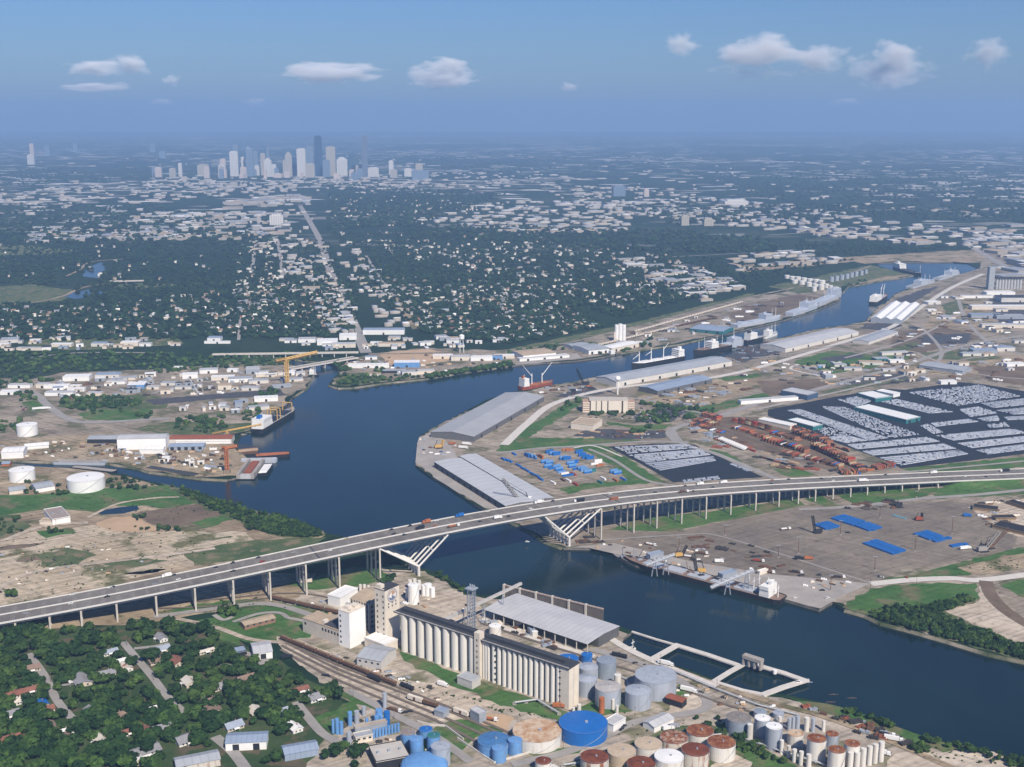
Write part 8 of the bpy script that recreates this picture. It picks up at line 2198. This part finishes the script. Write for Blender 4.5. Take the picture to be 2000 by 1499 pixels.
tpb = MB(); tpb.cm = 0; tpb.box(-0.5, 0.5, -0.5, 0.5, 0, 0.94); tpb.cm = 1; tpb.box(-0.5, 0.5, -0.5, 0.5, 0.9401, 1.0)
for k, (x, y, s, grp) in enumerate(fb_list):
    g = G(x, y)
    nm, rm = rf_.choice(FW)
    d = s * rf_.uniform(0.3, 0.7); h = rf_.uniform(6, 11) * (1.3 if s > 100 else 1)
    a = 0.3 + (math.pi / 2 if rf_.random() < .4 else 0) + rf_.uniform(-.15, .15)
    if k < 290:
        if nm not in base:
            t = thing('warehouse', None, 'warehouse')
            m = MB(); m.box(-0.5, 0.5, -0.5, 0.5, 0, 0.94); m.build('wall', FARW, t)
            m = MB(); m.box(-0.505, 0.505, -0.51, 0.51, 0.9402, 1.0, True); m.build('roof', rm, t)
            base[nm] = t; o = t
        else: o = dup(base[nm])
        o.location = g; o.rotation_euler = (0, 0, a); o.scale = (s, d, h)
        tag(o, '%s roofed %s' % (nm, FL[grp][0]), 'warehouse' if 'warehouse' in FL[grp][0] else 'building', FL[grp][1])
    else:
        xf.append((g.x, g.y, 0, a, s, d, h)); tn.append(rf_.choice((0, 2, 4, 4, 6)))
replicate('far_town_roofs', tpb, xf, [FARW, ROOF_L, FARW, ROOF_T, FARW, ROOF_G, FARW, ROOF_W], 'stuff', tn)

def tower(label, x0, x1, top, base_y=345, mat=None, crown=None, dp=0.8, name='tower', cat='skyscraper', steps=()):
    g = G((x0 + x1) / 2, base_y); s = depth(g.x, g.y) / FOC
    w = (x1 - x0) * s; h = lift(g.x, g.y, top)
    th = thing(name, label, cat, g, 0.12)
    m = MB(); m.box(-w / 2, w / 2, 0, w * dp, 0, h); m.build('body', mat, th)
    if crown == 'spire':
        m = MB(); m.add([(-w / 2, 0, h), (w / 2, 0, h), (w / 2, w * dp, h), (-w / 2, w * dp, h), (-w * 0.25, w * dp / 2, h * 1.12)], [(0, 1, 4), (1, 2, 4), (2, 3, 4), (3, 0, 4)])
    elif crown == 'steps':
        m = MB(); m.box(-w * 0.36, w * 0.36, w * 0.1, w * dp * 0.9, h, h * 1.08); m.box(-w * 0.2, w * 0.2, w * 0.2, w * dp * 0.8, h * 1.08, h * 1.14)
    else:
        m = MB(); m.box(-w * 0.35, w * 0.35, w * 0.15, w * dp * 0.85, h + 0.01, h + 6)
    m.build('crown', mat, th)
    for x2, t2 in steps:
        m = MB(); ww = (x2[1] - x2[0]) * s; cx = ((x2[0] + x2[1]) / 2 - (x0 + x1) / 2) * s
        m.box(cx - ww / 2, cx + ww / 2, -w * 0.12, w * dp * 0.9, 0, lift(g.x, g.y, t2)); m.build('lower_block', mat, th)
    return th
def fac(name, col, vert=True):
    """facade with faint rows of windows"""
    m, t, b = nodes_of(name)
    tc = t.nodes.new('ShaderNodeTexCoord')
    w = t.nodes.new('ShaderNodeTexWave'); w.bands_direction = 'X' if vert else 'Z'
    w.inputs['Scale'].default_value = 0.03
    t.links.new(tc.outputs['Object'], w.inputs[0])
    c = mixc(t, w.outputs['Fac'], tuple(q * 0.72 for q in col), col)
    t.links.new(c, b.inputs['Base Color']); b.inputs['Roughness'].default_value = 0.4
    return m
FWH, FBE, FGB, FBL, FDK, FPK = fac('white facade', (0.66, 0.64, 0.60)), fac('beige facade', (0.46, 0.42, 0.35)), fac('grey blue facade', (0.19, 0.25, 0.33)), fac('blue glass facade', (0.035, 0.075, 0.15)), fac('dark teal facade', (0.05, 0.10, 0.14)), fac('pink beige facade', (0.62, 0.52, 0.46))
for a in (('dark blue glass skyscraper, tallest of the skyline', 616, 630, 267, 345, FBL), ('pale faint slender skyscraper at the right of the skyline', 708, 719, 268, 347, fac('haze tinted facade', (0.15, 0.18, 0.25))), ('pale grey skyscraper just right of the dark blue one', 638, 656, 288, 345, FBE),  # slender skyscraper's facade colour has the distance haze painted in
          ('white topped skyscraper left of the dark blue one', 581, 599, 292, 345, FWH), ('blue grey skyscraper touching the dark blue one', 599, 614, 287, 345, FGB), ('beige block at the foot of the blue grey skyscraper', 597, 615, 321, 347, FBE), ('pointed pale blue skyscraper in the left half of the skyline', 482, 495, 292, 345, FGB, 'spire'),
          ('white skyscraper left of the pointed one', 450, 466, 297, 345, FWH), ('tall grey slab behind the left white skyscraper', 457, 468, 283, 343, FGB), ('beige stepped skyscraper in the middle of the skyline', 558, 571, 303, 345, FBE, 'steps'), ('narrow beige tower left of the stepped skyscraper', 553, 560, 314, 345, FBE),
          ('dark blue slab behind the stepped skyscraper', 570, 583, 309, 343, FBL), ('broad white stepped block low in the skyline', 517, 531, 314, 346, FWH, 'steps'), ('pale block right of the broad white one', 531, 540, 323, 346, FWH), ('thin grey tower with a white top', 522, 527, 288, 342, FGB), ('grey brown tower behind the broad white block', 510, 519, 301, 343, FBE),
          ('blue tower right of the pointed skyscraper', 496, 505, 296, 343, FGB), ('small white tower with blue base between two skyscrapers', 472, 479, 308, 344, FWH), ('pinkish tower at the left of the skyline', 431, 442, 312, 344, FPK), ('cream square block far left of the skyline', 386, 408, 323, 344, FBE), ('white slim tower left of the cream block', 349, 356, 320, 345, FWH),
          ('grey block left of the slim white tower', 297, 309, 328, 346, FGB), ('low beige block beside the slim white tower', 331, 343, 330, 346, FBE), ('dark slim tower right of the cream block', 409, 413, 318, 343, FBL), ('grey block in front of the pale grey skyscraper', 631, 645, 314, 346, FGB), ('white grey block right of the pale grey skyscraper', 658, 679, 312, 345, FWH, 'steps'),
          ('dark teal peaked tower in the right half of the skyline', 681, 702, 309, 344, FDK, 'spire'), ('cream tower in front of the faint slender skyscraper', 695, 708, 324, 346, FBE), ('low pale blocks right of the faint skyscraper', 717, 740, 329, 346, FWH), ('white slim tower standing alone right of the skyline', 760, 769, 315, 347, FWH), ('beige block beside the lone slim white tower', 762, 776, 333, 348, FBE),
          ('beige block at the far right of the skyline', 812, 826, 321, 350, FBE), ('broad grey block below the far right beige one', 805, 838, 335, 352, FGB), ('slim pinkish tower alone far to the left', 60, 68, 282, 320, FPK), ('white block at the foot of the lone left tower', 54, 67, 303, 322, FWH), ('faint block right of the lone left tower', 88, 98, 286, 305, FGB),
          ('faint tower on the left horizon', 143, 152, 281, 298, FGB), ('faint block on the horizon left of the skyline', 293, 303, 281, 298, FGB), ('faint block below the horizon left of the skyline', 311, 323, 296, 310, FGB), ('square grey office block alone in the right woods', 1198, 1222, 365, 384, FGB), ('pinkish block right of the square grey one', 1258, 1268, 371, 385, FPK),
          ('cream block in the industrial belt above the wooded blocks', 1331, 1346, 423, 441, FBE), ('beige lower block right of the cream one', 1375, 1394, 429, 442, FBE), ('wide white hall with a small tower in the far right belt', 1415, 1462, 393, 403, FWH), ('white slab beside the straight avenue', 527, 553, 422, 440, FWH)):
    tower(*a)
mid_ = []
for k in range(30):
    x = rf_.uniform(300, 860) if k % 3 == 0 else rf_.uniform(430, 740)
    w = rf_.uniform(6, 15); y = rf_.uniform(343, 352); t_ = y - rf_.uniform(6, 22)
    nm, mt = rf_.choice((('pale', FWH), ('beige', FBE), ('grey blue', FGB), ('pinkish', FPK)))
    mid_.append((tower(None, x - w / 2, x + w / 2, t_, y, mt, None, 0.9, 'mid_rise', 'office building'), nm + ' mid rise block under the skyline', nm + ' mid rise blocks under the skyline', x))
number(mid_)

# ------------------------------------------------------------------ clouds
def cloud_mat():
    m = bpy.data.materials.new('cloud vapour'); m.use_nodes = True
    t = m.node_tree; t.nodes.clear()
    out = t.nodes.new('ShaderNodeOutputMaterial'); v = t.nodes.new('ShaderNodeVolumePrincipled')
    tc = t.nodes.new('ShaderNodeTexCoord'); oi = t.nodes.new('ShaderNodeObjectInfo')
    # distance from the middle, flatter below
    ln = t.nodes.new('ShaderNodeVectorMath'); ln.operation = 'LENGTH'; t.links.new(tc.outputs['Object'], ln.inputs[0])
    mu = t.nodes.new('ShaderNodeMath'); mu.operation = 'MULTIPLY'; t.links.new(oi.outputs['Random'], mu.inputs[0]); mu.inputs[1].default_value = 90
    ad = t.nodes.new('ShaderNodeVectorMath'); ad.operation = 'ADD'; t.links.new(tc.outputs['Object'], ad.inputs[0]); t.links.new(mu.outputs[0], ad.inputs[1])
    n = t.nodes.new('ShaderNodeTexNoise'); n.inputs['Scale'].default_value = 1.5; n.inputs['Detail'].default_value = 5; n.inputs['Roughness'].default_value = 0.6
    t.links.new(ad.outputs[0], n.inputs['Vector'])
    a = t.nodes.new('ShaderNodeMath'); a.operation = 'MULTIPLY_ADD'; t.links.new(n.outputs['Fac'], a.inputs[0]); a.inputs[1].default_value = 2.6; a.inputs[2].default_value = -0.62
    b = t.nodes.new('ShaderNodeMath'); b.operation = 'SUBTRACT'; t.links.new(a.outputs[0], b.inputs[0]); t.links.new(ln.outputs['Value'], b.inputs[1])
    c = t.nodes.new('ShaderNodeMath'); c.operation = 'MULTIPLY'; c.use_clamp = True; t.links.new(b.outputs[0], c.inputs[0]); c.inputs[1].default_value = 2.2
    e = t.nodes.new('ShaderNodeMath'); e.operation = 'MULTIPLY'; t.links.new(c.outputs[0], e.inputs[0]); e.inputs[1].default_value = CLOUD_DENS
    v.inputs['Color'].default_value = (0.99, 0.99, 0.99, 1)
    v.inputs['Anisotropy'].default_value = -0.35
    t.links.new(e.outputs[0], v.inputs['Density'])
    t.links.new(v.outputs[0], out.inputs['Volume'])
    return m
CLOUD_DENS = 0.0048
CM = cloud_mat()
cme = None
for px, py, w, h, lab in ((645, 147, 200, 40, 'long flat bottomed cloud above the skyline'), (868, 151, 140, 54, 'humped white cloud right of the skyline'), (1480, 116, 170, 74, 'large soft cloud, left half of the biggest pair'), (1595, 122, 110, 56, 'fainter cloud attached to the right of the large soft one'), (1327, 98, 70, 44, 'small round cloud left of the large soft one'), (1742, 136, 140, 84, 'bright towering cloud at the right'),
                          (1925, 112, 80, 60, 'faint cloud near the right edge'), (255, 131, 74, 44, 'faint humped cloud at the upper left'), (185, 138, 100, 30, 'dim streak left of the faint humped cloud'), (190, 173, 120, 20, 'thin dim streak low on the left'), (315, 203, 46, 18, 'tiny cloud low on the left'), (334, 160, 40, 22, 'tiny wisp right of the faint humped cloud'), (498, 203, 40, 20, 'tiny cloud low above the left of the skyline'), (1650, 203, 60, 20, 'small flat cloud low on the right'), (1112, 173, 40, 18, 'tiny wisp in the middle of the sky')):
    el = (HOR - py) / FOC
    zc = 1500.0 if py < 180 else 1150.0
    d = (zc - CAM_H) / el * 1.0
    u, v = (px - 1000) / FOC, (749.5 - py) / FOC
    ry = _c + v * _s
    loc = (u * d / ry, d, zc)
    s = d / FOC
    if cme is None:
        m = MB(); m.box(-1, 1, -1, 1, -1, 1, True); o = m.build('cloud', CM); cme = o.data
    else:
        o = bpy.data.objects.new('cloud', cme); COL.objects.link(o)
    o.location = loc; o.scale = (w * s * 0.62, w * s * 0.5, h * s * 0.62)
    tag(o, lab, 'cloud')
# ------------------------------------------------------------------ the air
hz = MB()
hz.box(-33000, 33000, -2900, 40500, -6, 820, True)
hm = bpy.data.materials.new('haze air')
hm.use_nodes = True
ht = hm.node_tree
ht.nodes.clear()
ho = ht.nodes.new('ShaderNodeOutputMaterial')
hv = ht.nodes.new('ShaderNodeVolumePrincipled')
hv.inputs['Color'].default_value = (0.355, 0.56, 0.87, 1)
hv.inputs['Density'].default_value = 7.8e-5
hv.inputs['Anisotropy'].default_value = 0.0
ht.links.new(hv.outputs[0], ho.inputs['Volume'])
tag(hz.build('haze', hm), kind='stuff')
